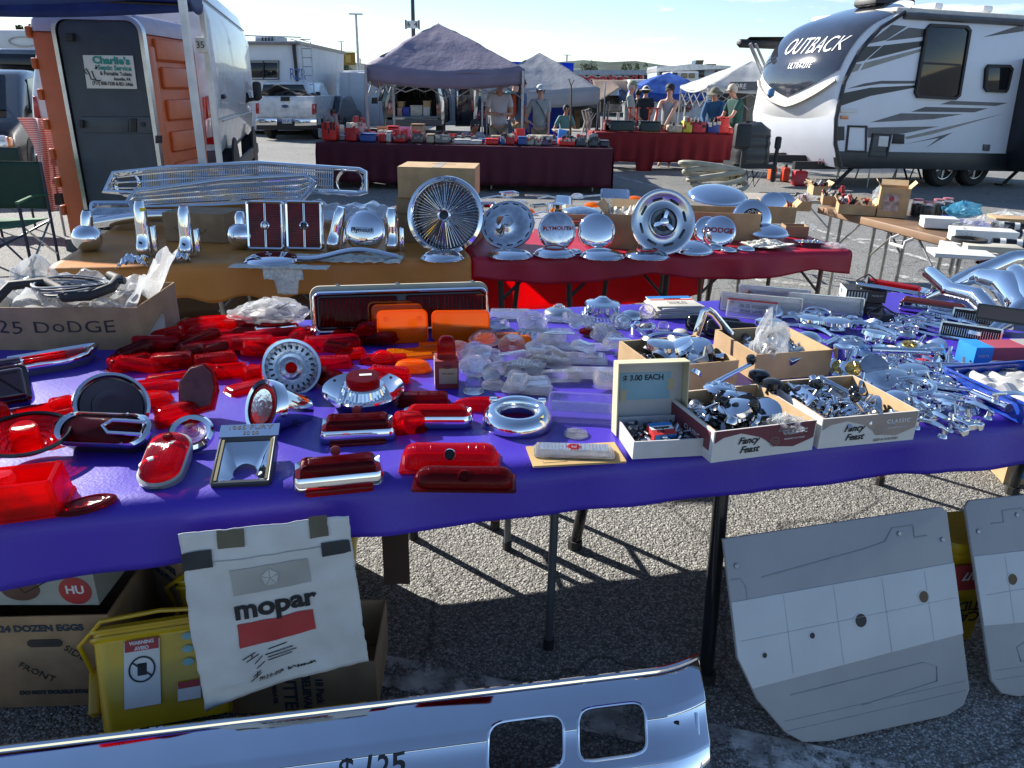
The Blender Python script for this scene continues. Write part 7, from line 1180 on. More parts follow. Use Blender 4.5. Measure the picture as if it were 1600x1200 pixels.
# ---- dish with red centre
t,k=L_('dish_lamp','wide chrome dish lamp with a fluted cone and a tall red lens','lamp',569,628,dz=.03,rx=4);r_=63*k
b=MB();b .lathe([(r_*.5,-.028),(r_*.75,-.025),(r_*.92,.0),(r_,.012),(r_*.985,.018),(r_*.88,.01),(r_*.7,-.004),(r_*.55,-.008)],56,wrap=True);mk('dish',b,CH,t,ang=40);b=MB();n_=72;b .loft([[(r__*(1+.03*(i%2))*math .cos(2*PI*i/n_),r__*(1+.03*(i%2))*math .sin(2*PI*i/n_),z)for i in range(n_)]for r__,z in((r_*.62,-.008),(r_*.5,.024),(r_*.46,.028))],False,True);mk('fluted_cone',b,CH,t,ang=10);b=MB();b .lathe([(r_*.41,.024),(r_*.405,.05),(r_*.39,.055),(.0005,.056)],40);ln=mk('lens',b,DRED,t);b=MB();b .box((.008,0,.0568),(.035,.012,.001));mk('paper_tag',b,PAPER,ln)
for a_ in(40,140,270):b=MB();b .rbox((math .cos(R(a_))*r_*.9,math .sin(R(a_))*r_*.9,.014),(.008,.005,.004),.001);mk('notch',b,BLK,t)
# ---- framed pair, domed one, two red barrels
for px,py,lb,tab in[(560,682,'rear one of two chrome framed dark red lamps with a red tab',True),(530,752,'front one of two chrome framed dark red lamps, nearest the table edge',True)]:
 t,w_,k=rect(px,py,116 if py<700 else 138,.095,.055,DRED,lb,rz=-3 if py<700 else 0,rx=4,n=26,bezel=.018,name='framed_tail_light',cat='tail light',dz=.006,rad=.008);b=MB();b .lathe([(.012,0),(.012,.004),(.0005,.005)],20,TR(w_*-.02,.055,.045,rx=70));mk('round_tab',b,mat('tab_red',(.3,.02,.02),.5),t);b=MB();b .slab(rrect(w_*.9,.05,.01),-.004,.003,.001,m=TR(0,-.035,0));mk('red_underside',b,RED,t)
rect(684,664,112,.085,.055,RED,'rounded red lamp in a chrome frame behind the two red barrels',rz=-3,n=14,bezel=.014,dome_=.5,name='framed_tail_light',cat='tail light',dz=.006,rad=.02)
def barrel(px,py,wpx,r_,label,m,dot,rz=-4):
 t,k=L_('barrel_lens',label,'lens',px,py,rz=rz);w_=wpx*k;b=MB();rings=[]
 for i in range(25):
  x=-w_/2+w_*i/24;e=min(i,24-i);s_={0:.55,1:.85,2:.96}.get(e,1)*(1+(.025 if i in(4,6,8,16,18,20)else 0))
  rings .append([(x,r_*s_*math .cos(a),.006+r_*1.15*s_*math .sin(a))for a in[PI*j/12 for j in range(13)]])
 b .loft(rings);mk('lens',b,m,t,ang=45);b=MB();b .slab(rrect(w_+.016,2*r_+.02,.008),0,.006,.002);mk('flange',b,m,t)
 M=TR(0,-r_*.72,.006+r_*.82,rx=50);b=MB();b .lathe([(.013,-.003),(.0145,.002),(.0125,.005),(.0115,-.003)],24,M,wrap=True);mk('eye_ring',b,CH if dot else m,t);b=MB();b .lathe([(.0118,-.003),(.011,.004 if not dot else .001),(.0005,.006 if not dot else .001)],20,M);mk('eye',b,BLKG if dot else m,t)
 b=MB();[b .tube([(x,-r_*math .cos(a)*1.01,.006+r_*1.16*math .sin(a))for a in[R(j)for j in(60,75,90,105,120)]],.0014,4)for x in[w_*f for f in(-.36,-.28,-.2,.2,.28,.36)]];mk('rib',b,m,t,kind='stuff')
barrel(704,726,146,.042,'big red barrel lens with a black chrome ringed eye',PINK,True,-3);barrel(726,757,150,.033,'smaller dark red barrel lens at the very front of the table',DRED,False,-3)
rect(662,632,76,.05,.035,DRED,'small dark red oblong lens with a round reflector behind the domed lamp',n=4,rad=.01,rz=-2);oval(778,640,150,.05,.03,PINK,'long lens of red plastic with a round middle, behind the chrome ring',n=3,rz=-3);rect(640,672,44,.06,.05,RED,'red lens squeezed between the framed lamps',n=0,rz=10)
# ---- chrome ring bezel
t,k=L_('lamp_ring','big chrome lamp ring with a yellow tape scrap, lying open','bezel',808,664,rx=4,dz=.006);r_=55*k
b=MB();b .lathe([(r_*.96,0),(r_,.012),(r_*.93,.034),(r_*.76,.048),(r_*.62,.046),(r_*.56,.04),(r_*.56,.01),(r_*.6,.0)],56,wrap=True);mk('ring',b,CH,t,ang=50);b=MB();b .lathe([(r_*.55,.03),(r_*.5,.03),(r_*.48,.024),(r_*.55,.022)],40,wrap=True);mk('inner_lip',b,ALU,t)
for a_ in(35,145):b=MB();b .rbox((math .cos(R(a_))*r_*.85,math .sin(R(a_))*r_*.85,.045),(.024,.02,.016),.005);mk('ear',b,CH,t)
b=MB();b .box((r_*.68,-r_*.42,.045),(.009,.022,.001),TR(rz=0));mk('tape_scrap',b,mat('yellow_tape',(.6,.58,.2),.6),t)
# ---- red carton with a bullet lens
p=at(696,608,T);t=th('small_carton','small old dark red carton with a tan label panel','box',(p .x,p .y+.035,T+.003),rz=8);b=MB();b .box((0,0,.045),(.072,.08,.09));mk('body',b,mat('old_red_card',(.28,.035,.035),.7,var=.15,vs=20),t);b=MB();b .box((.004,-.0412,.042),(.056,.0015,.05));lp=mk('label_panel',b,mat('tan_label',(.42,.33,.2),.8),t);b=MB();b .sweep(circ(.012,20,.005),[(0,0),(.001,0),(.001,.001),(0,.001)],wrap=True,m=TR(.002,-.0422,.072,rx=90));mk('oval_mark',b,INK,t);text('PN 1826 A',.008,INK,TR(.004,-.0422,.05,rx=90),lp);text('GENUINE',.005,INK,TR(.002,-.0422,.072,rx=90),lp);b=MB();b .box((-.0365,0,.045),(.001,.03,.09));mk('side_stripe',b,PAPER,t)
t=th('bullet_lens','bullet shaped dark red lens standing on the small red carton','lens',(p .x+.002,p .y+.03,T+.094),rz=8);b=MB();rings=[[(x*s_,y*s_,z)for x,y in rrect(.06,.052,.02,5)]for s_,z in((1.02,0),(1,.004),(.95,.006),(.93,.035),(.84,.055),(.6,.066),(.1,.069))];b .loft(rings);mk('lens',b,DRED,t,ang=50)
# ---- clear heap
gC='clear lenses heaped in the middle of the purple table'
for a in[(797,497,62,.07,.025,GLS,'ribbed clear lens beside the long tail light',2,18),(886,548,128,.035,.02,GLS,'long clear strip lens lying across the clear heap',6,0),(900,566,92,.06,.02,GLS,'finely ribbed clear lens with a flat rim',4,28),(924,590,78,.08,.02,GLS,'wide grooved clear lens left of the open gift box',8,16),(820,590,58,.06,.04,CLR,'blocky clear lens in the heap',-14,8),(824,612,72,.07,.02,GLS,'clear lens with a fine rib band, front of the heap',-6,14),(873,597,60,.05,.03,GLS,'clear lens with ribbed end at the heap front',10,10),(876,503,90,.04,.008,CLR,'thin flat clear strip behind the clear cups',0,0),(850,522,84,.05,.012,CLR,'flat clear lens tilted behind the heap',6,4),(770,515,50,.04,.03,CLR,'clear lens corner behind the amber blocks',20,3),(800,570,60,.05,.035,CLR,'clear box lens lying on its side in the heap',30,8),(860,575,60,.05,.03,GLS,'half buried clear lens beside the beehive lens',-20,10),(775,585,40,.05,.03,CLR,'clear lens wedge before the ringed lenses',50,0),(836,535,60,.05,.025,CLR,'clear lens behind the long strip',-10,6)]:
 px,py,w_,d_,h_,m,lb,rz,n=a;rect(px,py,w_,d_,h_,m,lb,rz=rz,n=n,group=gC,name='clear_lens',rad=.008,rx=rnd .uniform(-6,10),dz=.008)
for a in[(836,570,46,.028,'clear beehive lens under the long strip',0),(744,584,52,.03,'clear ringed lens, left of the heap',20),(742,560,44,.03,'clear ringed lens at the back left of the heap',14),(757,542,50,.035,'clear dome lens with a star nut look at the heap top',10),(716,560,44,.03,'clear ringed lens against the small red carton',30),(772,605,42,.018,'scallop edged clear disc lens',0),(800,552,44,.03,'clear fluted lens tipped on its rim',48),(870,560,30,.02,'small clear button lens',0),(832,516,46,.04,'rounded clear cup lens on its side near the back',60),(960,540,30,.03,'square cut clear lens near the window crank',30)]:
 rlens(a[0],a[1],a[2],a[3],CLR,a[4],rx=a[5],dz=.004+.02*(a[5]>5),group=gC,n=5)
for a in[(740,613,34,.045,'clear bullet cone lens at the front left of the clear heap',0),(1014,522,26,.04,'tall clear dome cup by the chrome tape ring',0),(1036,516,22,.03,'clear cup behind the tall dome cup',0),(944,530,46,.03,'round clear fluted bowl lens',12),(972,512,32,.035,'clear cup lens tipped over beside the pamphlets',50),(1010,495,30,.03,'square clear cup lens against the pamphlet stack',40),(974,555,26,.035,'clear star shaped knob before the long crank',0),(925,522,30,.02,'clear cup holding a dark red insert',10)]:
 rlens(a[0],a[1],a[2],a[3],CLR,a[4],rx=a[5],dz=.004+.012*(a[5]>5),prof=[(1,0),(.98,.1),(.8,.14),(.78,.7),(.6,.92),(.3,1),(.001,1.02)],name='clear_cup',n=0)
rlens(916,524,24,.016,DRED,'dark red insert in the clear cup',n=2,dz=.01);rlens(1063,522,24,.018,mat('pearl_white',(.7,.68,.62),.2,coat=.6),'small pearly white dome knob',n=0,prof=[(1,0),(1,.15),(.9,.6),(.6,.9),(.001,1)],name='knob',cat='knob');rlens(900,680,38,.004,GLS,'flat clear disc lying before the upright clear lens',n=4)
oval(873,542,80,.03,.05,CLR,'curved clear fin lens standing behind the long strip',n=2,rz=4)
t,w_,k=rect(908,652,104,.09,.03,CLR,'large upright clear lens with a round hole left of the gift box',rx=52,n=0,name='clear_lens',rad=.014,dz=.022);ribs(t,w_*.9,.03,.031,9,CLR,'y');b=MB();b .lathe([(.011,.03),(.013,.03),(.013,.034),(.011,.034)],22,TR(.0,.02,0),wrap=True);mk('hole_ring',b,CLR,t)
# cardboard with a clear lens
p=at(900,722,T);t=th('cardboard_sheet','tan cardboard sheet with ink lines under a clear lens','cardboard',(p .x,p .y+.03,T+.003),rz=9);b=MB();b .box((0,0,.003),(.235,.11,.005));mk('sheet',b,mat('tan_card',(.55,.36,.14),.8,bump=.2),t);strokes([[(-.09,-.03),(-.09,-.042),(-.03,-.04),(-.03,-.03)],[(0,-.036),(.05,-.034),(.05,-.028)],[(.06,-.034),(.09,-.028),(.075,-.036),(.1,-.03)]],.0008,INK,TR(0,0,.006),t)
t,w_,k=rect(896,713,118,.055,.014,GLS,'clear ribbed lens with a red ringed eye on the tan cardboard',rz=4,n=40,axis='x',rad=.006,dz=.012);b=MB();b .lathe([(.018,.0145),(.016,.016),(.009,.017),(.008,.0145)],26,wrap=True);mk('eye_ring',b,RED,t)
# ---- cardboard box with cables at the left
p=at(85,548,T);bx=openbox('carton','cardboard box of coiled cables with a hand inked inscription',.56,.36,.15,(p .x+.0,p .y+.18,T+.003),rz=4,m=KRAFTD);text('1925 DoDGE',.06,INK,TR(-.03,-.183,.08,rx=90),bx,jit=7,sx=1.3,sp=1.1);strokes([[(-.02,.03),(-.02,.0),(.0,.0)],[(.01,.03),(.01,-.01)],[(.03,.03),(.05,.02),(.04,0),(.05,-.01)]],.0018,INK,TR(.2835,-.05,.08,rx=90,rz=90),bx)
b=MB();b .grid(lambda u,v:(-.30+.62*u,-.16+.34*v,.13+.05*v+.10*noise .noise(Vector((u*4,v*4,4)))+.03*noise .noise(Vector((u*14,v*12,1)))+.12*max(0,u-.85)/.15),50,30);o=mk('plastic_liner',b,BAG,label='crumpled clear plastic lining the box of cables',cat='plastic sheet',loc=bx .location,thick=.001,ang=20)
cc=th('cable_coil','coil of grey and black cable lying on the plastic in the carton','cable',(bx .location .x+.03,bx .location .y-.06,T+.17));GCB=mat('grey_cable',(.34,.36,.38),.35);BCB=mat('black_cable',(.015,.018,.025),.3)
for i in range(11):b=MB();rr=.075+.003*i;b .tube([(rr*1.25*math .cos(a)+.004*math .sin(i*3+a),rr*.8*math .sin(a),.004*i+.006*math .sin(a*2+i))for a in[2*PI*j/30 for j in range(30)]],.0032,6,closed=True);mk('turn',b,GCB if i%3 else BCB,cc)
hs=th('black_hose','thick black hose curving round the cable coil','hose',(bx .location .x+.03,bx .location .y-.06,T+.16));b=MB();b .tube([(-.22,-.09,.0),(-.2,-.02,.04),(-.1,.02,.045),(-.02,-.03,.03),(.02,-.085,.02),(.1,-.08,.025),(.15,-.02,.04),(.13,.07,.05),(.08,.11,.05)],.017,10);mk('hose',b,RUB,hs);b=MB();b .tube([(.17,.0,.06),(.19,.0,.06)],.012,10);mk('cap',b,BLKG,hs)
p=at(190,545,T);t=th('cardboard_flap_box','flattened white card wedge with an ink note beside the carton','cardboard',(p .x+.03,p .y+.06,T+.004),rz=22,rx=0);b=MB();b .loft([[(-.08,-.05,0),(.09,-.05,0),(.09,-.05,.03),(-.08,-.05,.03)],[(-.08,.1,0),(.09,.1,0),(.09,.1,.07),(-.08,.1,.07)]]);mk('wedge',b,mat('grey_card',(.38,.35,.32),.8),t);strokes([[(-.06,0),(-.03,.002)],[(-.02,0),(.02,.003)],[(.03,.0),(.06,.002)],[(-.02,-.009),(.01,-.008)]],.0009,INK,TR(0,-.051,.018,rx=90),t)
# ---- back row: chrome lens domes, pamphlets, park lamps
dome(873,492,48,0,'chrome dish with a clear nipple, left one at the back of the purple table',.3,name='reflector_dish',m=ALU);rlens(873,490,20,.02,CLR,'clear nipple in the left chrome dish',dz=.02,n=2)
t,k=L_('knurled_cap','tall knurled chrome cap with a pointed top at the back','cap',940,492);r_=31*k;b=MB();n_=60;b .loft([[(r__*(1+.02*(i%2))*math .cos(2*PI*i/n_),r__*(1+.02*(i%2))*math .sin(2*PI*i/n_),z)for i in range(n_)]for r__,z in((r_,0),(r_,.006),(r_*.9,.008),(r_*.88,.045),(r_*.82,.052),(r_*.5,.058),(r_*.2,.075),(.001,.078))]);mk('cap',b,CH,t,ang=18)
dome(986,498,36,0,'small brassy stepped dome beside the knurled cap',.5,name='small_cap',m=CHW);dome(973,510,18,0,'tiny chrome ball cap before the brassy dome',.9,name='small_cap')
p=at(1060,500,T)
for i in range(9):
 t=th('pamphlet',['cream pamphlet, %s of the stack at the back edge'%['lowest','second up','third up','fourth up','fifth up','sixth up','seventh up','eighth up',''][i],'top pamphlet of the stack with a blue band and a red bar'][i==8],'pamphlet',(p .x-.012+.003*((i*7)%5),p .y+.09+.002*(i%3),T+.003+.0058*i),rz=8+3*((i*5)%4));b=MB();b .rbox((0,0,.0025),(.19,.16,.005),.001);mk('pages',b,mat('cream_paper',(.66,.62,.52),.8),t)
 if i==8:
  b=MB();b .box((0,.06,.0056),(.188,.036,.0006));mk('blue_band',b,mat('mopar_blue',(.02,.20,.55),.5),t);b=MB();b .box((0,.022,.0056),(.188,.016,.0006));mk('red_band',b,mat('mopar_red',(.55,.03,.03),.5),t);text('mopar',.022,INK,TR(.01,.042,.0057),t,bold=.0012,sx=1.3);text('Passenger Car',.014,INK,TR(.01,-.015,.0056),t);text('Parts Catalog',.014,INK,TR(.01,-.035,.0056),t)
for px,py,w_,lb,rz in[(1186,490,120,'front left clear parking lamp standing on edge with an orange bulb',2),(1206,476,104,'rear clear parking lamp behind the left one',3),(1287,490,108,'right clear parking lamp standing on edge near the black boxes',8)]:
 t,k=L_('parking_lamp',lb,'lamp',px,py,rz,rx=-8);W=w_*k;Hh=.075;b=MB();b .slab([(x,y+Hh/2)for x,y in rrect(W,Hh,.008)],0,.022,.004,m=TR(rx=90));ln=mk('lens',b,GLS,t);b=MB();b .sweep([(x,y+Hh/2)for x,y in rrect(W+.008,Hh+.008,.01)],[(0,0),(0,.012),(-.006,.012),(-.006,0)],wrap=True,m=TR(rx=90));mk('frame',b,CHW,t);b=MB();b .box((0,.01,Hh/2),(W*.96,.004,Hh*.9));mk('reflector',b,ALU,t);b=MB();b .sphere((-W*.36,-.003,Hh/2),.014,10,6,sc=(1,.5,1.2));mk('bulb',b,mat('orange_bulb',(.55,.2,.06),.3),t)
 ribs_b=MB();[ribs_b .box((x,-.023,Hh/2),(.0018,.0015,Hh*.8))for x in[W*(i/36-.45)for i in range(33)]];mk('rib',ribs_b,GLS,ln,kind='stuff')
for k_,(px,py,w_)in enumerate([(1113,522,84),(1140,530,80)]):rect(px,py,w_,.06,.05,BLKG,['black plastic bin open to us, rear one','black plastic bin open to us, front one'][k_],rx=48,n=0,bezel=.004,dz=.03,name='black_bin',cat='bin',rad=.02)
p=at(1170,497,T);t=th('bagged_note','clear zip bag with a red strip and a handwritten note','bag',(p .x,p .y-.02,T+.004),rz=-18,rx=50);b=MB();b .rbox((0,.04,0),(.2,.08,.012),.005);mk('bag',b,BAG,t);b=MB();b .box((0,.076,.0075),(.2,.006,.002));mk('zip_strip',b,RPT,t);text('70-72 DODGE',.02,INK,TR(.01,.05,.0085),t,jit=3);text('REAR LAMP',.018,INK,TR(0,.026,.0085),t,jit=9)
# flat vinyl coloured bezels, wiper arc
t,k=L_('chrome_tape_ring','thick chrome ring with a cream paper tag','ring',1003,522);b=MB();b .lathe([(.045,0),(.047,.028),(.034,.03),(.032,.002)],36,wrap=True);mk('ring',b,CH,t);b=MB();b .box((-.005,-.01,.032),(.012,.07,.001),TR(rz=-25));mk('tag',b,mat('cream_tag',(.6,.57,.42),.7),t)
# ---- fill of the heaps: one loop per heap, each piece named after its nearest neighbour
def near(L,px,py):return min(L,key=lambda a:(a[0]-px)**2+2*(a[1]-py)**2)[2]
RL=[(232,512,'wrapped cardboard'),(330,515,'long arched red lens'),(205,575,'left block lens'),(270,574,'second block lens'),(338,572,'swirl patterned block lens'),(480,528,'coiled red piece'),(430,545,'smooth red lens bar'),(520,550,'deep finely ribbed lens'),(571,540,'arrow shaped lens'),(600,566,'sloping lens with the white tag'),(405,592,'fan ribbed lens'),(310,620,'standing shield lens'),(458,600,'round clear lamp'),(233,610,'rib ringed lens'),(640,600,'small red carton'),(390,520,'bagged lamp')]
q=random .Random(77)
for i in range(34):
 px=q .uniform(205,620);py=q .uniform(512,600)+(8 if px>560 else 0);d=q .uniform(.03,.055);w_=q .uniform(34,76);lb='%s red %s %s the %s'%(q .choice(['little','narrow','faded','glossy','scratched']),'lens',q .choice(['beside','leaning on','lying under','lying over']),near(RL,px,py));m=q .choice([RED,RED,PINK,DRED]);k_=q .random()
 if k_<.6:rect(px,py,w_,d,q .uniform(.018,.04),m,lb,rz=q .uniform(-30,30),rx=q .uniform(-12,16),ry=q .uniform(-10,10),n=q .choice([8,14,18]),axis=q .choice('xy'),rad=.005,dz=q .uniform(.008,.03),group=g_red)
 elif k_<.85:oval(px,py,w_,d*1.2,q .uniform(.015,.03),m,lb,rz=q .uniform(-40,40),rx=q .uniform(-10,14),n=3,dz=q .uniform(.008,.025),group=g_red)
 else:rlens(px,py,w_*.7,.025,m,lb,rx=q .uniform(0,40),dz=.015,n=5,group=g_red)
CL_=[(797,497,'ribbed clear lens by the long tail light'),(886,548,'long clear strip'),(900,566,'flat rimmed clear lens'),(924,590,'wide grooved lens'),(836,570,'beehive lens'),(744,584,'left ringed lens'),(716,560,'small red carton'),(772,605,'scallop edged disc'),(824,612,'rib banded lens'),(873,600,'rib ended lens'),(944,530,'fluted bowl lens'),(840,512,'rounded cup lens'),(790,540,'amber blocks'),(980,515,'tipped clear cup')]
for i in range(30):
 px=q .uniform(722,965);py=q .uniform(505,618)-(.15*max(0,px-880));w_=q .uniform(24,54);lb='%s clear lens %s the %s'%(q .choice(['small','chipped','bright','cloudy','square','curved']),q .choice(['beside','leaning on','just behind','lying over']),near(CL_,px,py));m=q .choice([CLR,GLS,GLS]);k_=q .random()
 if k_<.55:rect(px,py,w_,q .uniform(.03,.06),q .uniform(.015,.035),m,lb,rz=q .uniform(-50,50),rx=q .uniform(-15,30),ry=q .uniform(-15,15),n=q .choice([8,14,20]),rad=.005,dz=q .uniform(.01,.035),group=gC,name='clear_lens')
 else:rlens(px,py,w_*.75,q .uniform(.02,.035),CLR,lb,rx=q .uniform(0,60),rz=q .uniform(-60,60),dz=q .uniform(.008,.03),n=q .choice([3,5,7]),group=gC)
# ================================================================ CHROME HEAP, BOXES AND FOREGROUND
def ch(kind,px,py,wpx,label,rz=0,rx=0,dz=.003,m=CH,group=None,c=None,z=T,ry=0):
 nm={'handle':'door_handle','medal':'medallion','arc':'trim_arc','crank':'window_crank','mirror':'mirror','strip':'trim_strip','star':'star_emblem','cup':'chrome_cup','block':'latch','frame':'lamp_frame','knob':'knob','fin':'chrome_fin','tube':'chrome_tube'}[kind]
 t,k=L_(nm,label,nm .split('_')[-1].replace('strip','trim').replace('arc','trim'),px,py,rz,rx,ry,dz,group,z);w_=wpx*k;b=MB();h=w_/2
 if kind=='handle':
  b .loft([[(x,y*a,.018+z_+.012*(1-(x/h)**2))for y,z_ in((-.009,0),(-.006,.006),(.006,.006),(.009,0),(.005,-.004),(-.005,-.004))]for x,a in[(h*f,.55+.5*(1-abs(f)))for f in[i/8-1 for i in range(17)]]]);mk('grip',b,m,t,ang=60)
  for sx in(-.75,.75):b=MB();b .lathe([(.013,0),(.011,.006),(.007,.01),(.007,.022)],14,TR(h*sx,0,0));mk('foot',b,m,t)
 elif kind=='medal':
  b .lathe([(h,0),(h,.006),(h*.86,.012),(h*.8,.010),(h*.6,.016),(.0006,.017)],36);mk('disc',b,m,t,ang=30);b=MB();b .lathe([(h*.62,.0155),(h*.58,.018),(h*.2,.019),(.0006,.0215)],26);cn_=mk('centre',b,c or CHD,t,ang=20);b=MB();[b .tube([(h*.2*math .cos(a),h*.2*math .sin(a),.0205),(h*.5*math .cos(a),h*.5*math .sin(a),.0195)],.0013,4)for a in[2*PI*i/7 for i in range(7)]];mk('relief',b,c or m,cn_,kind='stuff')
 elif kind=='arc':b .tube([(h*math .cos(a),h*.9*math .sin(a),.01)for a in[R(200)*i/20 for i in range(21)]],.009,8,flat=.7);mk('arc',b,m,t,ang=60)
 elif kind=='crank':
  b .tube([(-h,0,.012),(-h*.3,.004,.02),(h*.5,0,.03),(h*.8,0,.034)],[.012,.008,.007,.009],10,flat=.7);mk('arm',b,m,t);b=MB();b .lathe([(.018,0),(.018,.008),(.012,.018),(.0006,.02)],20,TR(-h,0,0));mk('boss',b,m,t);b=MB();b .lathe([(.007,.03),(.013,.038),(.014,.052),(.010,.058),(.0006,.059)],18,TR(h*.82,0,0));mk('knob',b,c or BLKG,t)
 elif kind=='mirror':b .lathe([(h*.3,-.02),(h*.85,-.008),(h,.0),(h*.95,.006),(h*.9,.003)],32,caps=(True,False));mk('shell',b,m,t);b=MB();b .lathe([(h*.9,.0025),(.001,.003)],30,caps=(False,True));mk('glass',b,CHW,t);b=MB();b .tube([(0,-h*.8,-.01),(0,-h*1.5,-.03),(.01,-h*2,-.05)],.005,6);mk('stem',b,m,t)
 elif kind=='strip':b .loft([[(x,y+.16*w_*(1-(x/h)**2),z_+.012*math .sin((x/h+1)*1.6))for y,z_ in((-.012,0),(-.008,.008),(.006,.009),(.012,.0),(.006,.004),(-.006,.003))]for x in[h*(i/10-1)for i in range(21)]]);mk('strip',b,m,t,ang=60)
 elif kind=='star':
  o=[];[o .append(((h if i%2==0 else h*.45)*math .cos(R(90+36*i)),(h if i%2==0 else h*.45)*math .sin(R(90+36*i))))for i in range(10)];b .loft([[(x,y,0)for x,y in o],[(x*.96,y*.96,.006)for x,y in o],[(x*.02,y*.02,.016)for x,y in o]]);mk('star',b,m,t,ang=5);b=MB();b .lathe([(h*1.0,.0),(h*1.08,.004),(h*1.0,.006),(h*.94,.002)],5 if c else 32,TR(rz=18),wrap=True);mk('surround',b,m,t)
 elif kind=='cup':b .lathe([(h*.72,0),(h*.8,.01),(h,w_*.62),(h*.95,w_*.64),(h*.9,w_*.6),(h*.7,.01)],26,wrap=True);mk('cup',b,m,t,ang=30)
 elif kind=='block':b .rbox((0,0,.012),(w_,w_*.5,.024),.005,n=3);mk('body',b,m,t);b=MB();b .lathe([(w_*.16,.02),(w_*.15,.03),(w_*.09,.031),(w_*.085,.022)],20,TR(w_*.12),wrap=True);mk('collar',b,m,t);b=MB();b .tube([(-w_*.4,0,.02),(-w_*.55,0,.05)],.006,8);mk('peg',b,CHW,t)
 elif kind=='frame':b .sweep(rrect(w_,w_*.45,w_*.12,6),[(0,0),(0,.012),(-.006,.018),(-.014,.012),(-.014,0)],wrap=True);mk('frame',b,m,t);b=MB();b .box((0,0,.008),(w_*.9,.005,.006));b .v and mk('cross_bar',b,m,t)
 elif kind=='knob':b .lathe([(h*.6,0),(h*.5,.012),(h,.022),(h*.96,.036),(h*.6,.042),(.0006,.043)],24);mk('knob',b,m,t)
 elif kind=='fin':b .loft([[(-h,0,0),(-h,.01,0),(-h*.9,.005,.004)],[(0,-.012,0),(0,.022,0),(0,.004,.03)],[(h*.7,-.01,0),(h*.7,.02,0),(h*.7,.005,.026)],[(h,0,0),(h,.008,0),(h,.004,.006)]]);mk('fin',b,m,t,ang=30)
 elif kind=='tube':b .tube([(-h,0,.012),(h,0,.014)],.011,14);mk('barrel',b,m,t);b=MB();b .tube([(h,0,.014),(h+.012,0,.014)],.014,14);mk('collar',b,m,t)
 return t
GOLD=mat('gold_medal',(.60,.42,.12),.25,.9);BLU=mat('sky_tinted_chrome',(.45,.55,.72),.1,1)  # BLU: chrome with the sky's blue reflection put into its base colour
for a in[('medal',1312,583,46,'gold centred medallion standing behind another, right of the boxes',10,30,.012,GOLD),('medal',1334,588,50,'front gold centred medallion leaning right of the open boxes',8,34,.016,GOLD),('medal',1391,556,44,'chrome medallion with a pale face left of the gold one',0,8,.01,PAPER),('medal',1418,552,36,'flat gold medallion among the pale discs',0,14,.02,GOLD),('medal',1428,545,36,'pale disc medallion behind the gold one',0,10,.004,PAPER),('medal',1462,562,44,'pale disc with a red centre emblem',5,12,.006,RPT),('medal',1440,574,40,'red centred disc partly under the window shaped arc',-5,10,.004,RPT),('medal',1330,540,48,'wide chrome disc with a star, behind the gold medallions',0,5,.01,CHW),('medal',1352,556,40,'blue chrome disc overlapping the starred disc',0,12,.012,BLU),('medal',1274,572,30,'small red dot emblem at the box rim',0,10,.003,RPT)]:
 ch(a[0],a[1],a[2],a[3],a[4],rz=a[5],rx=a[6],dz=a[7],c=a[8])
dome(1262,538,44,4,'blue chrome dome behind the tan box flap, right one',.62,name='hubcap');dome(1215,524,44,4,'blue chrome dome behind the tan box flap, left one',.4,name='hubcap');dome(1208,497,30,20,'half moon chrome cap in front of the zip bag',.6,name='small_cap');dome(1236,497,18,0,'tiny round chrome cap beside the half moon cap',.9,name='small_cap');dome(1388,600,96,4,'large grey chrome dome under the window shaped arc',.3,m=CHW)
for a in[('strip',1262,510,84,'upper curved chrome strip below the right parking lamp',-20,0,.014),('strip',1264,520,80,'lower curved chrome strip below the right parking lamp',-24,0,.006),('star',1276,498,40,'open chrome star emblem beside the right parking lamp',10,14,.02),('block',1296,510,34,'chrome latch mechanism right of the star emblem',20,0,.004),('strip',1345,522,100,'broad light blue chrome strip behind the starred disc',-10,0,.02),('fin',1330,508,40,'dark edged chrome fin standing behind the broad strip',10,0,.006),('fin',1362,512,44,'crescent chrome fin behind the broad strip',-40,0,.01),('block',1376,536,44,'chrome clip at the end of the broad strip',-12,0,.01),('frame',1438,520,70,'rounded chrome window frame lying open',-22,16,.012),('frame',1462,514,66,'second chrome window frame stacked on the first',-24,16,.03),('strip',1412,505,60,'fluted chrome strip behind the window frames',-12,0,.006),('frame',1480,500,60,'flat blue chrome plate behind the window frames, left one',-20,0,.02),('frame',1500,506,50,'flat blue chrome plate behind the window frames, right one',-20,0,.012),('mirror',1362,595,46,'round mirror with a purple reflection and a long stem',20,40,.05),('tube',1398,575,80,'long straight chrome stay rising from the round mirror',22,0,.05),('arc',1420,622,70,'large window shaped chrome arc lying over the heap',-70,10,.03),('tube',1475,590,64,'fat blue chrome tube lying at a slant',28,0,.03),('tube',1470,602,70,'slimmer chrome bar below the slanted fat tube',26,0,.01),('block',1402,612,34,'square chrome collar with a dark hole',4,0,.004),('handle',1440,600,60,'dull chrome handle under the large arc',30,0,.01),('block',1478,615,60,'grey chrome bracket before the red and blue carton',8,0,.01),('tube',1500,600,60,'striped chrome tube under the red and blue carton',4,0,.015),('block',1484,632,70,'flat dark blue chrome plate in shade',6,0,.004),('handle',1425,632,44,'small ribbed chrome handle inside the large arc',-10,0,.004),('cup',1310,592,32,'blue chrome cup standing on the box corner',0,0,.07),('cup',1561,594,38,'fluted clear cup before the blue tray',0,0,.004)]:
 ch(a[0],a[1],a[2],a[3],a[4],rz=a[5],rx=a[6],dz=a[7],m=GLS if a[0]=='cup' and a[1]>1500 else CH)
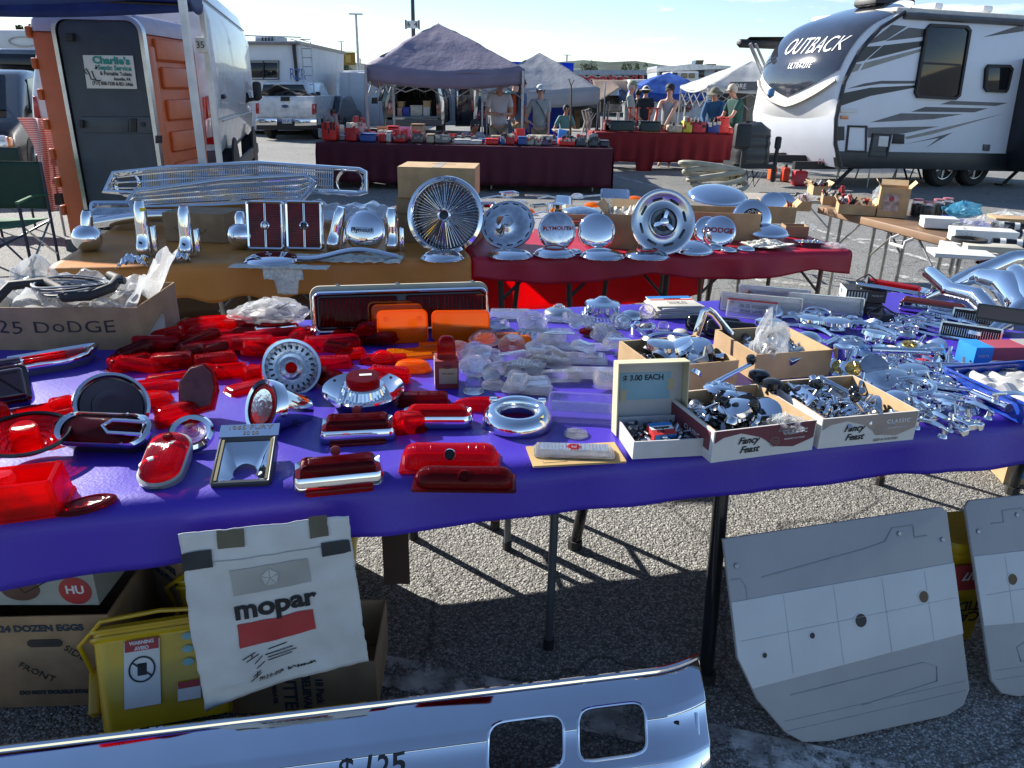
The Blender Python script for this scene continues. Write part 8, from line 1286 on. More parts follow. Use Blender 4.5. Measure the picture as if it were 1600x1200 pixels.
pos=[(1440,655,70,-30),(1462,668,62,-34),(1484,655,60,-28),(1502,668,70,-40),(1520,650,58,-24),(1470,648,50,-36),(1495,680,48,-30),(1450,680,54,-20),(1426,648,46,-44),(1520,672,44,-20)]
ds=['chrome door handle nearest the printed box, %s','chrome push button handle in the loose row, %s'];od=['leftmost','second','third','fourth','fifth, highest','short upper one','short lower one','lowest left one','under the arc end','rightmost']
for i,(px,py,w_,rz)in enumerate(pos):ch('handle' if i%3 else 'block',px,py,w_*(1 if i%3 else .6),ds[i%2]%od[i],rz=rz,dz=.004+.004*(i%3))
ch('handle',1575,655,66,'inked chrome handle lying over the blue tray edge',26,dz=.05);ch('tube',1540,640,60,'thin bent chrome rod leaning on the blue tray',-40,dz=.02)
q=random .Random(5)
for i in range(115):
 f=q .random();px=1190+330*q .random();py=500+150*q .random()**1.2+(px-1190)*.03
 if px<1320 and py>545:continue
 kd=q .choice(['handle','strip','block','knob','fin','medal','tube']);nr=min([(1215,524,'blue dome left one'),(1262,538,'blue dome right one'),(1276,498,'open star emblem'),(1330,545,'wide starred disc'),(1350,522,'broad blue strip'),(1334,588,'gold centred medallions'),(1388,600,'large grey dome'),(1418,552,'flat gold medallion'),(1462,562,'red centred disc'),(1440,520,'rounded window frames'),(1420,622,'large window shaped arc'),(1475,590,'slanted fat tube'),(1484,632,'dark blue plate'),(1532,512,'slotted lamp'),(1500,600,'striped tube'),(1212,505,'half moon cap')],key=lambda a:(a[0]-px)**2+(a[1]-py)**2)[2]
 ch(kd,px,py,q .uniform(24,52),'%s chrome %s %s the %s'%(q .choice(['small loose','tiny','bright little','worn']),{'handle':'handle','strip':'curved strip','block':'clip','knob':'knob','fin':'fin','medal':'disc','tube':'tube'}[kd],q .choice(['beside','just in front of','next to','close behind']),nr),rz=q .uniform(-90,90),rx=q .uniform(-10,14),dz=q .uniform(.002,.012),group='small loose chrome pieces on the right of the purple table')
# big cranks poking from the rear box
ch('crank',1008,548,60,'long chrome window crank with an inked price lying on the box edge',145,ry=-12,dz=.03,c=BLU);t,k=L_('v_shaped_trim','tall folded chrome strip standing in the rear box like a letter V','trim',1092,560,dz=.03);b=MB();b .tube([(-.03,0,0),(.0,.0,.14),(.012,.0,.145),(.03,.02,.13),(.10,.05,.05)],.013,6,flat=.35);mk('strip',b,CH,t)
for px,py,w_,lb,rz in[(1050,540,80,'pale blue chrome arc lying behind the rear box',10),(1590,515,60,'chrome arc standing at the right edge behind the slotted lamp',-30)]:ch('arc',px,py,w_,lb,rz=rz,rx=30 if px>1500 else 0,dz=.01)
# ---- cardboard trays
FFW=mat('white_carton',(.66,.64,.61),.6,var=.05);FFM=mat('maroon_print',(.16,.035,.05),.5);FFG=mat('tan_print',(.40,.32,.28),.5)
def tray(px,py,w_,d_,h_,rz,label,pr=None,contents=0,seed=0,mo=None):
 p=at(px,py,T);c,s_=math .cos(R(rz)),math .sin(R(rz));x=p .x-s_*d_/2;y=p .y+c*d_/2;t=openbox('carton',label,w_,d_,h_,(x,y,T+.003),rz=rz,m=mo or KRAFT,mi=KRAFTI)
 for nm,c_,sz in(('inner_panel',(0,d_/2-.0035,h_/2),(w_-.004,.003,h_+.001)),('inner_panel',(-w_/2+.002,0,h_/2),(.003,d_-.008,h_+.001)),('inner_panel',(w_/2-.002,0,h_/2),(.003,d_-.008,h_+.001))):b=MB();b .box(c_,sz);mk(nm,b,KRAFTI if mo!=PAPER else mo,t)
 if pr:
  F=TR(0,-d_/2-.0028,0,rx=90)
  o=[(-w_/2,h_),(-w_/2,h_*.62),(-w_*.42,h_*.78),(-w_*.25,h_*.86),(-w_*.05,h_*.66),(w_*.0,h_*.55),(w_*.1,h_*.3),(w_*.3,h_*.22),(w_*.5,h_*.45),(w_*.5,h_)]
  b=MB();b .loft([[(x_,y_,0)for x_,y_ in o],[(x_,y_,.0008)for x_,y_ in o]],m=F);fp=mk('printed_field',b,pr,t)
  text('Fancy',.026,INK,F@TR(-w_*.17,h_*.6,.0012),fp,shear=.35,bold=.0004);text('Feast',.026,INK,F@TR(-w_*.15,h_*.3,.0012),fp,shear=.35,bold=.0004)
  text('CLASSIC',.0155,LET,F@TR(w_*.3,h_*.72,.0012),fp,sp=1.3,bold=.0003);text('GOURMET CAT FOOD',.006,LET,F@TR(w_*.3,h_*.5,.0012),fp)
  b=MB();b .lathe([(.0135,.0006),(.0135,.0012),(.012,.0012),(.012,.0006)],26,F@TR(w_*.1,h_*.45,0),wrap=True);mk('printed_seal',b,CHD,fp);strokes([[(0,-.006),(-.006,.001),(-.003,.005),(0,.002),(.003,.005),(.006,.001),(0,-.006)]],.0006,CHD,F@TR(w_*.1,h_*.45,.001),fp,'printed_heart')
  if pr is FFM:b=MB();b .box((-w_/2-.0048,0,h_*.62),(.0008,d_*.9,h_*.6));mk('side_print',b,pr,t);text('CLASSIC',.018,LET,TR(-w_/2-.0054,-.03,h_*.5,rx=90,rz=-90),t,sp=1.2)
  else:text('BEEF & CHICKEN',.010,CHD,F@TR(w_*.2,h_*.12,.001),fp)
 g_=random .Random(seed)
 for i in range(contents):
  kd=g_ .choice(['crank','knob','handle','medal','crank']if seed==1 else(['handle','block','mirror','crank','tube']if seed==2 else['handle','block','fin','tube','knob']))
  lx,ly=g_ .uniform(-w_/2,w_/2)*.68,g_ .uniform(-d_/2,d_/2)*.72;o_=ch(kd,px,py,g_ .uniform(34,60),{1:'loose crank and knob hardware heaped in the left maroon printed carton',2:'loose chrome handle hardware heaped in the right tan printed carton',3:'loose chrome fittings heaped in the rear brown carton',4:'loose fittings in the rear right carton'}[seed],m=g_ .choice([CH,CH,CHW,CHD]+([BLKG]*2 if seed==1 else[])),group='hardware heaped in carton number %s from the front left'%seed)
  rg=['front','middle','back'][min(2,int((ly/d_+.36)/.24))]+' '+['left','centre','right'][min(2,int((lx/w_+.34)/.227))];bx_n={1:'maroon printed carton',2:'tan printed carton',3:'carton behind the gift box',4:'carton holding the plastic bag'}[seed]
  o_['label']='%s %s in the %s of the %s'%(g_ .choice(['bright','scuffed','upturned','tilted','half buried','pitted']),{'crank':'window crank','knob':'round knob','handle':'door handle','medal':'round escutcheon','block':'door latch','mirror':'small mirror','tube':'short tube','fin':'fin shaped piece'}[kd],rg,bx_n)
  o_ .matrix_world=TR(x+lx*c-ly*s_,y+lx*s_+ly*c,T+h_*(.35+.5*g_ .random()),rx=g_ .uniform(-50,50),ry=g_ .uniform(-30,30),rz=g_ .uniform(0,360))
 if contents:junk('small_part',[CHW,CHD,BLK]if seed!=1 else[CHW,BLKG,BLK],90,w_,d_,.01,h_*.7,seed+30,t,.035)
 return t
tray(1190,714,.29,.26,.085,17,'maroon printed carton full of black and chrome window cranks',FFM,26,1,FFW)
tray(1352,695,.285,.27,.085,14,'tan printed carton full of chrome handles and mirrors',FFG,26,2,FFW)
tray(1085,612,.28,.26,.09,17,'brown carton of chrome fittings behind the gift box',None,18,3);tray(1235,592,.27,.27,.09,14,'brown carton with a plastic bag behind the tan printed carton',None,16,4)
bag(1196,575,.11,.17,.08,BAG,'clear plastic bag with red print standing in the rear right carton',z=T+.03,seed=31)
ch('crank',1140,640,84,'big window crank rising diagonally in the maroon printed carton',35,ry=-16,dz=.09);ch('medal',1120,650,52,'round chrome escutcheon in the maroon printed carton',dz=.08,c=CH);ch('medal',1150,668,54,'front chrome escutcheon in the maroon printed carton',dz=.075,rx=10,c=CH);ch('knob',1160,680,44,'large black ribbed knob in the maroon printed carton',dz=.07,rx=50,m=BLKG);ch('knob',1178,640,32,'black knob standing in the maroon printed carton',dz=.08,m=BLKG);ch('knob',1198,655,30,'black topped chrome knob right of the standing one',dz=.08,m=BLKG)
bag(1222,678,.10,.05,.07,BAG,'small zip bag of parts in the maroon printed carton',z=T+.05,seed=33)
# gift box with its lid propped up
gx=at(1044,716,T);rzg=9;t=openbox('gift_box','white open gift box holding dark bits and a small red white and blue carton',.185,.15,.048,(gx .x-.01,gx .y+.075,T+.003),rz=rzg,m=mat('box_white',(.62,.61,.62),.7));junk('small_part',[BLK,CHW,CHD],110,.17,.14,.008,.04,9,t,.02)
t=th('box_lid','cream gift box lid propped upright with a blue price note inside','lid',(gx .x-.03,gx .y+.165,T+.003),rz=rzg,rx=-7);CRM=mat('cream_board',(.60,.55,.36),.75);IN=mat('lid_inside',(.50,.48,.47),.8)
for nm,c_,s_ in(('back_panel',(0,.0,.098),(.196,.003,.196)),('side_panel',(-.0965,-.022,.098),(.003,.041,.196)),('side_panel',(.0965,-.022,.098),(.003,.041,.196)),('top_panel',(0,-.022,.1965),(.196,.044,.003))):b=MB();b .box(c_,s_);mk(nm,b,CRM,t)
b=MB();b .box((0,-.0025,.098),(.188,.001,.188));mk('lining',b,IN,t);b=MB();b .box((-.01,-.0040,.125),(.14,.001,.075),TR(ry=0));nt_=mk('price_note',b,mat('blue_note',(.24,.42,.52),.7),t);text('$ 3.00 EACH',.021,INK,TR(-.015,-.0050,.148,rx=90,ry=0),nt_,jit=6,bold=.0006)
for x_,z_ in((-.07,.10),(.062,.128)):b=MB();b .box((x_,-.0048,z_),(.016,.0006,.032));mk('tape',b,mat('masking_tape',(.5,.42,.25),.6),nt_)
t=th('small_carton','small red white and blue carton lying in the gift box','box',(gx .x-.012,gx .y+.055,T+.045),rz=14,rx=12);b=MB();b .box((0,0,0),(.062,.05,.028));mk('body',b,mat('mopar_red',(.55,.03,.03),.5),t)
for nm,c_,s_,m_ in(('blue_band',(0,.018,.0143),(.062,.014,.0006),mat('mopar_blue',(.02,.20,.55),.5)),('white_band',(0,.004,.0143),(.062,.016,.0006),PAPER),('front_print',(.002,-.0253,0),(.058,.0006,.026),mat('mopar_blue',(.02,.20,.55),.5))):b=MB();b .box(c_,s_);mk(nm,b,m_,t)
text('mopar',.013,INK,TR(0,.004,.0148),t,bold=.0008,sx=1.25);text('$1.25',.009,INK,TR(-.008,-.012,.0146),t,jit=3)
# ---- blue tray, red blue carton, slotted lamps, stacked black cartons
p=at(1590,650,T);BT_=mat('blue_metal',(.015,.06,.42),.25,coat=.6);t=openbox('blue_tray','glossy blue parts tray full of pale paper at the right edge',.34,.30,.06,(p .x+.1,p .y+.12,T+.003),rz=14,m=BT_);b=MB();b .grid(lambda u,v:(-.16+.32*u,-.14+.28*v,.04+.03*noise .noise(Vector((u*6,v*6,8)))),24,20);mk('paper_packing',b,mat('pale_packing',(.6,.58,.54),.8),t,ang=15,thick=.001);b=MB();b .sweep(rrect(.352,.312,.01),[(0,.058),(.006,.06),(.006,.066),(0,.066)],wrap=True);mk('rim',b,BT_,t)
p=at(1568,575,T);t=th('long_carton','long carton with a blue end, a faded red side and a grey sleeve','box',(p .x+.02,p .y+.05,T+.003),rz=6);b=MB();b .box((0,0,.035),(.24,.09,.07));mk('body',b,mat('faded_red',(.38,.06,.09),.6),t);b=MB();b .box((-.11,0,.035),(.065,.094,.074));e_=mk('blue_end',b,mat('bright_blue',(.02,.25,.62),.5),t);b=MB();b .box((.1,0,.035),(.10,.093,.073));mk('grey_sleeve',b,mat('sleeve',(.35,.34,.32),.7),t);text('PARTS',.014,LET,TR(-.11,-.0478,.04,rx=90),e_)
for px,py,lb,m_,fl in[(1532,512,'black framed lamp with a slotted grille above the long carton',BLK,1),(1512,535,'smaller slotted grey lamp behind the long carton',BLK,1),(1572,540,'long dark red lamp lying on top of the long carton',DKR,0)]:
 t,k=L_('grille_lamp',lb,'lamp',px,py,rz=2,rx=-10,dz=.01 if fl else .085);W=84*k*(1.2 if not fl else 1);b=MB();b .sweep([(x,y+.03)for x,y in rrect(W,.06,.004,2)],[(0,0),(0,.02),(-.006,.02),(-.008,0)],wrap=True,m=TR(rx=90));mk('frame',b,BLKG if not fl else CHW,t);b=MB();b .box((0,-.002,.03),(W-.01,.008,.05));mk('panel',b,m_,t)
 if fl:b=MB();[b .box((W*(i/26-.48),-.009,.026),(.002,.004,.03))for i in range(26)];mk('slot_bar',b,ALU,t,kind='stuff')
for i,(px,py,zz,lb)in enumerate([(1345,492,0,'lower black carton with white barred print and a blue square'),(1348,492,.052,'upper black carton with white barred print and a blue square')]):
 p=at(px,py,T);t=th('black_carton',lb,'box',(p .x+.01,p .y+.06,T+.003+zz),rz=-12+2*i);b=MB();b .box((0,0,.025),(.16,.12,.049));mk('body',b,BLK,t);b=MB();b .box((-.0805,0,.025),(.001,.12,.049));mk('white_end',b,PAPER,t);b=MB();b .box((-.0815,.02,.028),(.001,.025,.02));mk('blue_square',b,mat('mopar_blue',(.02,.20,.55),.5),t);b=MB();[b .box((-.07+.012*j,-.0605,.025),(.005,.001,.036))for j in range(7)];mk('bar_print',b,PAPER,t,kind='stuff');text('MODEL KIT',.009,PAPER,TR(.045,-.0608,.03,rx=90),t)
t,w_,k=rect(1385,492,100,.12,.025,RED,'flat chrome tail light with a waffle red lens resting on the black cartons',rz=-14,n=18,bezel=.03,dz=.115,name='flat_tail_light',cat='tail light');t,w_,k=rect(1455,492,96,.06,.06,mat('brown_glass',(.10,.02,.015),.08,coat=.6),'domed brown red lamp on a long chrome base',rz=-4,n=0,bezel=.008,dome_=.5,name='domed_lamp',cat='lamp',dz=.006)
ch('star',1376,508,44,'black five pointed star emblem in a dark square frame',10,40,.03,m=BLKG,c=1);t=ch('star',1346,488,34,'dark wire star emblem on top of the black cartons',0,60,.12,m=BLK,c=1)
# ---- big chrome bumper pieces at the top right
def blade(name,label,pts,w0,m=CH,z=T,flare=0,txt=None):
 """pts: px,py,height above the table, width m; a curved chrome blade lofted along them"""
 t=th(name,label,'bumper');P=[(at(a,c,z)+Vector((0,0,h_)),w_)for a,c,h_,w_ in pts];PP=[];n=len(P)
 for i in range(n*5-4):
  f=i/5;j=min(int(f),n-2);g_=f-j;g_=g_*g_*(3-2*g_);PP .append((P[j][0].lerp(P[j+1][0],g_),P[j][1]+(P[j+1][1]-P[j][1])*g_))
 rings=[]
 for i,(p_,w_)in enumerate(PP):
  tn=(PP[min(i+1,len(PP)-1)][0]-PP[max(i-1,0)][0]).normalized();s_=tn .cross(Vector((0,0,1))).normalized();up=s_ .cross(tn)
  rings .append([tuple(p_+s_*(w_*math .sin(a)*.62)+up*(w_*(math .cos(a)-.4)*.75)*r_)for a,r_ in[(R(-100+20*j),1)for j in range(11)]+[(R(100-20*j),.93)for j in range(11)]])
 b=MB();b .loft(rings);mk('blade',b,m,t,ang=60);return t
t=blade('bumper_end','thick chrome bumper end with an inked price behind the flat tail light',[(1440,440,.05,.05),(1448,452,.09,.055),(1480,478,.08,.06),(1520,492,.09,.065),(1560,510,.03,.06)],.07)
p=at(1478,470,T+.12);o_=text('$40   CHRYSLER',.03,INK,TR(p .x,p .y,T+.135,rz=-32,rx=20),t,jit=2)
blade('bumper_end','huge curled chrome bumper end catching the sun',[(1480,470,.06,.03),(1520,478,.14,.07),(1560,492,.15,.10),(1590,515,.10,.08),(1540,525,.01,.03)],.09)
blade('bumper_end','tall chrome bumper end at the right picture edge',[(1545,478,.12,.05),(1570,488,.18,.075),(1600,512,.14,.09),(1640,540,.06,.08)],.09)
blade('chrome_bumper','long chrome bumper sweeping up behind the bumper ends at the right edge',[(1440,470,.02,.03),(1500,452,.06,.065),(1570,440,.13,.06),(1660,436,.15,.05),(1760,440,.15,.05)],.09)
blade('bumper_bar','second bumper bar with dark slots beyond the long chrome one',[(1520,440,.1,.02),(1600,436,.12,.02),(1720,438,.12,.02)],.03,m=mat('dark_bar',(.2,.06,.06),.2,.7))
# ================================================================ UNDER THE TABLE
Y0=1.385;PB=mat('poster_paper',(.60,.61,.60),.75,var=.07,vs=9,bump=.25,bs=14,dist=.003)
t=th('paper_bag','creased white paper bag with a black logo and red bar taped to the table','paper bag');QC=[aty(278,835,Y0),aty(545,806,Y0+.07),aty(576,1028,Y0+.09),aty(322,1112,Y0+.02)]
def pf(u,v):
 p_=QC[0].lerp(QC[1],u).lerp(QC[3].lerp(QC[2],u+.0),v);n_=noise .noise(Vector((u*3,v*3,2)));e_=.003*noise .noise(Vector((u*20,v*20,5)))*(1 if(u<.03 or u>.97 or v<.03 or v>.97)else 0)
 return p_+Vector((e_,-.012*n_-.004*noise .noise(Vector((u*9,v*9,1)))-.025*math .sin(PI*v)*.3,e_+.012*(v>.9)*math .sin(u*4)))
b=MB();b .grid(pf,44,44);mk('paper',b,PB,t,ang=18,thick=.0015);b=MB();b .tube([pf(u,.155+.0*u)+Vector((0,-.002,0))for u in[i/30 for i in range(31)]],.0014,4);mk('fold_crease',b,mat('crease_grey',(.4,.4,.38),.8),t)
def onp(o_,u0,v0,su,sv,lift=.004):
 for v_ in o_ .data .vertices:c_=v_ .co .copy();u=u0+c_ .x*su;v=v0-c_ .y*sv;v_ .co=pf(u,v)+Vector((0,-lift-c_ .z,0))
 return o_
def ptx(s_,u,v,size,m_,**kw):return onp(text(s_,size,m_,Matrix(),t,**kw),u,v,1,1)
def prc(u0,v0,u1,v1,m_,nm,lift=.003,sk=0):
 b=MB();b .grid(lambda a,c:pf(u0+(u1-u0)*a,v0+(v1-v0)*c+sk*a)+Vector((0,-lift,0)),10,5);mk(nm,b,m_,t)
prc(.27,.21,.73,.36,mat('faded_band',(.42,.42,.39),.75),'faded_band');prc(.26,.535,.72,.67,mat('print_red',(.45,.045,.045),.6),'red_bar');ptx('mopar',.50,.455,.155,INK,bold=.005,sx=1.2)
o=MB();o .loft([[(x,y,0)for x,y in[(.055*math .cos(R(90+72*i)),.055*math .sin(R(90+72*i)))for i in range(5)]]]*1+[[(x,y,.0005)for x,y in[(.055*math .cos(R(90+72*i)),.055*math .sin(R(90+72*i)))for i in range(5)]]]);onp(mk('pentagon_emblem',o,mat('pale_emblem',(.6,.6,.58),.7),t),.5,.285,1,1,.0045)
o=MB();[o .tube([(0,0,0),(.05*math .cos(R(90+72*i)),.05*math .sin(R(90+72*i)),0)],.003,4)for i in range(5)];onp(mk('star_lines',o,mat('faded_band',(.42,.42,.39),.75),t),.5,.285,1,1,.0045)
ptx('CHRYSLER',.6,.905,.03,INK,bold=.001,sx=1.2);ptx('PARTS DIVISION',.42,.905,.018,INK,sx=1.1);ptx('© CHRYSLER',.66,.505,.014,INK)
for L2_ in[[(-.2,.02),(-.12,.05)],[(-.18,.0),(-.1,.035)],[(-.13,-.02),(-.08,.02)],[(-.12,-.05),(-.07,-.02)],[(-.15,-.1),(-.1,-.07)],[(-.17,-.13),(-.1,-.085)],[(-.04,.05),(.07,.055)],[(-.06,.02),(.1,.02)],[(-.05,.0),(.12,.0)],[(-.05,-.02),(.09,-.02)],[(-.14,.04),(-.145,.02)],[(-.12,-.07),(-.13,-.11)]]:o=strokes([L2_],.003,INK,Matrix(),t);[setattr(v_,'co',pf(.47+v_ .co .x,.76-v_ .co .y)+Vector((0,-.004-v_ .co .z,0)))for v_ in o .data .vertices]
BTP=mat('black_tape',(.025,.03,.035),.6);
for u0,v0,u1,v1,m_,s_ in[(.0,.10,.18,.19,BTP,-.01),(.82,.135,.99,.215,BTP,0),(.22,.0,.38,.09,mat('olive_tape',(.12,.11,.075),.6),0),(.76,-.02,.87,.1,mat('olive_tape',(.12,.11,.075),.6),0)]:prc(u0,v0,u1,v1,m_,'tape',.005,s_)
# bumper lying in the foreground
t=th('chrome_bumper','long chrome car bumper with two lamp holes and an inked price in the foreground','bumper');G=[(-520,1.30,0),(0,1.30,0),(400,1.33,.0),(780,1.37,0),(1080,1.42,0),(1112,1.47,0)]
def bf(s,v):
 """s along 0..1, v 0 bottom .. 1 top edge"""
 x=-1.62+2.15*s;y=1.440+.19*x;e_=max(0,(s-.93)/.07);y+=.03*e_**2;z1=.205;z=z1-.215*(1-v);y-=.19*(1-v)
 prof_=-.055*math .sin(PI*min(1,v*1.0))**.7+(.03*max(0,v-.86)/.14)+(.012*math .sin((v-.55)*12)if .5<v<.8 else 0);return Vector((x-(.02*e_),y+prof_,z))
HO=[(.735,.56,.82,.885),(.836,.57,.915,.895)]
def inh(s,v,g_=0):return any(((s-(a+c)/2)/((c-a)/2+g_))**6+((v-(b_+d)/2)/((d-b_)/2+g_*2))**6<1 for a,b_,c,d in HO)
NU,NV=560,110;b=MB();V=[];
for j in range(NV+1):
 for i in range(NU+1):
  s,v=i/NU,j/NV;V .append(bf(s,v))
F=[(j*(NU+1)+i,j*(NU+1)+i+1,(j+1)*(NU+1)+i+1,(j+1)*(NU+1)+i)for j in range(NV)for i in range(NU)if not inh((i+.5)/NU,(j+.5)/NV)]
b .add(V,F);mk('face',b,mat('bumper_chrome',(.80,.82,.85),.05,1,var=.03,bump=.05,bs=6),t,ang=60,thick=.004)
b=MB();b .tube([bf(i/60,1)+Vector((0,.006,.0))for i in range(61)],.009,8);mk('top_lip',b,CH,t)
for a,b_,c,d in HO:b=MB();b .tube([bf((a+c)/2+(c-a)/2*math .copysign(abs(math .cos(q_))**(1/3),math .cos(q_)),(b_+d)/2+(d-b_)/2*math .copysign(abs(math .sin(q_))**(1/3),math .sin(q_)))+Vector((0,.001,0))for q_ in[2*PI*i/80 for i in range(80)]],.0045,8,closed=True);mk('opening_lip',b,CH,t)
b=MB();b .tube([bf(.985,.3)+Vector((0,-.004,0)),bf(.985,.75)+Vector((0,-.004,0))],.005,8);mk('end_ridge',b,CH,t)
for s,v in((.70,.62),(.955,.72)):b=MB();p_=bf(s,v);b .box(p_+Vector((0,-.001,0)),(.012,.006,.012));mk('bolt_hole',b,BLK,t)
o=text('$ 125',.065,INK,Matrix(),t,jit=8,bold=.001);o2=[setattr(v_,'co',bf(.612+v_ .co .x/2.15,.72+v_ .co .y/.27)+Vector((0,-.004-v_ .co .z,0)))for v_ in o .data .vertices]
# cartons
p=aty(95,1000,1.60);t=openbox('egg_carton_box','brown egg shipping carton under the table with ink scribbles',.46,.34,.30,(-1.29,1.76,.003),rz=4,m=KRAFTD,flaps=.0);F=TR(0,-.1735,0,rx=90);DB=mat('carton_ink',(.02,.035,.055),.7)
text('24 DOZEN EGGS',.027,DB,F@TR(.06,.262,0),t,bold=.0012,sx=1.05);b=MB();b .sweep(rrect(.09,.024,.012),[(0,0),(0,.001)],m=F@TR(.06,.215,.0));mk('hand_hole',b,BLK,t)
for x_ in(-.09,.195):text('UP',.024,DB,F@TR(x_,.19,0),t,bold=.001);b=MB();b .loft([[(x_-.006,.21,0),(x_+.006,.21,0),(x_+.006,.24,0),(x_+.02,.24,0),(x_,.27,0),(x_-.02,.24,0),(x_-.006,.24,0)],[(x_-.006,.21,.001),(x_+.006,.21,.001),(x_+.006,.24,.001),(x_+.02,.24,.001),(x_,.27,.001),(x_-.02,.24,.001),(x_-.006,.24,.001)]],m=F);mk('printed_arrow',b,DB,t)
text('SIDE',.03,INK,F@TR(.13,.18,0,rz=-40),t,jit=2);text('FRONT',.03,INK,F@TR(.02,.12,0,rz=-35),t,jit=5);text('DO NOT DOUBLE STACK',.017,DB,F@TR(.06,.05,0),t,bold=.001)
t=openbox('carton','open printed carton with papers on top of the egg carton',.42,.30,.10,(-1.30,1.78,.31),rz=2,m=mat('pale_print_box',(.40,.42,.38),.7),flaps=.10);b=MB();b .slab(circ(.042,24),0,.001,.0002,m=TR(.16,-.1525,.045,rx=90));mk('red_disc',b,mat('print_red',(.45,.045,.045),.6),t);text('HU',.034,LET,TR(.16,-.154,.048,rx=90),t,bold=.001);b=MB();b .slab(circ(.05,24,.035),0,.001,.0002,m=TR(.02,-.153,.05,rx=90));mk('printed_face',b,mat('print_brown',(.14,.07,.05),.7),t);strokes([[(-.15,.0),(-.08,.03),(-.06,-.02)],[(-.1,.0),(0,.03),(.03,-.01),(.1,.03)]],.002,INK,TR(0,-.1545,.05,rx=90),t);b=MB();b .rbox((.1,.0,.08),(.16,.24,.05),.01,TR(ry=14));mk('magazine',b,NEWS,t)
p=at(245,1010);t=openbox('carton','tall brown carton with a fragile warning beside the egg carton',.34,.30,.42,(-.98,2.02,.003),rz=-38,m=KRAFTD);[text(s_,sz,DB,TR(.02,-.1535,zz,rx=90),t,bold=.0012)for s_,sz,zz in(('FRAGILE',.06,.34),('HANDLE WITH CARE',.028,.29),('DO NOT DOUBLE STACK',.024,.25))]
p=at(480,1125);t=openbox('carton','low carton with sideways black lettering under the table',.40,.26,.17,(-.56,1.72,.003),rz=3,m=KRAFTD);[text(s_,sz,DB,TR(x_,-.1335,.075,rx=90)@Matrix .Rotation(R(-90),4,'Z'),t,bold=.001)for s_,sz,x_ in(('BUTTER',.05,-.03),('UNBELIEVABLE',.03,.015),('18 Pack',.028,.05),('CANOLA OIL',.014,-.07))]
b=MB();b .box((0,0,.2),(.07,.004,.30));mk('hanging_card',b,mat('dark_brown_card',(.05,.025,.015),.8),label='dark brown cardboard strip hanging right of the paper bag',cat='cardboard',loc=(-.30,1.70,.30))
# yellow pails
YEL=mat('yellow_plastic',(.66,.42,.008),.32,coat=.2)
def pail(x,y,rz,label,w_=.30,d_=.26,h_=.30,lean=0,full=True):
 t=th('yellow_pail',label,'pail',(x,y,.01),rz=rz,rx=lean);b=MB();b .loft([[(a*s_,c*s_,z)for a,c in rrect(w_,d_,.04,5)]for s_,z in((.84,0),(.86,.01),(.99,h_*.86),(1.0,h_*.88),(1.04,h_*.9),(1.04,h_*.93),(1.0,h_*.94),(1.0,h_*.97),(1.06,h_*.975),(1.06,h_),(.98,h_+.01))]);mk('tub',b,YEL,t,ang=35)
 if w_<.22:return t
 b=MB();b .tube([(-w_*.54,0,h_*.55),(-w_*.62,-.06,h_*.9),(-w_*.4,-.16,h_*1.08),(0,-.17,h_*1.1),(w_*.4,-.16,h_*1.05),(w_*.54,0,h_*.7)],.006,8);mk('handle',b,YEL,t);b=MB();b .rbox((-w_*.55,-.0,h_*.42),(.03,.03,.12),.01);mk('grip',b,YEL,t)
 if full:
  F=TR(0,-d_*.43-.004,0,rx=93.6)
  for c_,s_,m_,nm in[((-.05,.13,.006),(.085,.16,.001),PAPER,'warning_label'),((-.05,.2,.007),(.08,.028,.001),mat('print_red',(.45,.045,.045),.6),'warning_band'),((.06,.07,.006),(.055,.045,.001),PAPER,'small_label'),((.06,.085,.007),(.053,.016,.001),mat('print_red',(.45,.045,.045),.6),'small_band'),((.115,.07,.006),(.04,.055,.001),PAPER,'barcode_label')]:b=MB();b .box(c_,s_);o=mk(nm,b,m_,t);o .matrix_local=F
  text('WARNING',.012,LET,F@TR(-.05,.206,.008),t,bold=.0006);text('AVISO',.012,LET,F@TR(-.05,.192,.008),t,bold=.0006);b=MB();b .lathe([(.032,.007),(.032,.009),(.028,.009),(.028,.007)],28,F@TR(-.05,.14,0),wrap=True);b .box((0,0,.008),(.056,.004,.001),F@TR(-.05,.14,0,rz=-40));b .rbox((-.05,.14,.007),(.022,.03,.001),.0004,F);mk('warning_symbol',b,INK,t);b=MB();[b .box((.115,.05+.0075*i,.0072),(.034,.004,.0006),F)for i in range(6)];mk('barcode',b,INK,t,kind='stuff')
  for k_ in range(3):b=MB();b .slab(circ(.014,16,.009),0,.001,.0003,m=F@TR(.06,.14+.032*k_,.006));mk('printed_picture',b,mat('print_teal',(.25,.5,.5),.5),t)
 return t
pail(-.885,1.54,16,'yellow plastic pail with a warning label lying under the table',h_=.25,w_=.35,lean=-42);pail(-.80,1.83,18,'second yellow pail stacked behind the labelled one',full=False,h_=.25,lean=-24);pail(-.68,2.2,24,'third yellow pail at the back of the row',full=False,h_=.26)
t=pail(1.39,2.0,10,'yellow litter pail standing between the two door panels',full=False,h_=.36,w_=.2,d_=.18);o_=[text(s_,sz,INK if i else LET,TR(-.02,-.105,zz,rx=90,ry=180),t,bold=.001)for i,(s_,sz,zz)in enumerate((('24/7',.04,.27),('TIDY',.05,.16),('CATS',.05,.12)))];b=MB();b .box((0,-.099,.26),(.18,.004,.09));mk('red_label',b,mat('print_red',(.45,.045,.045),.6),t)
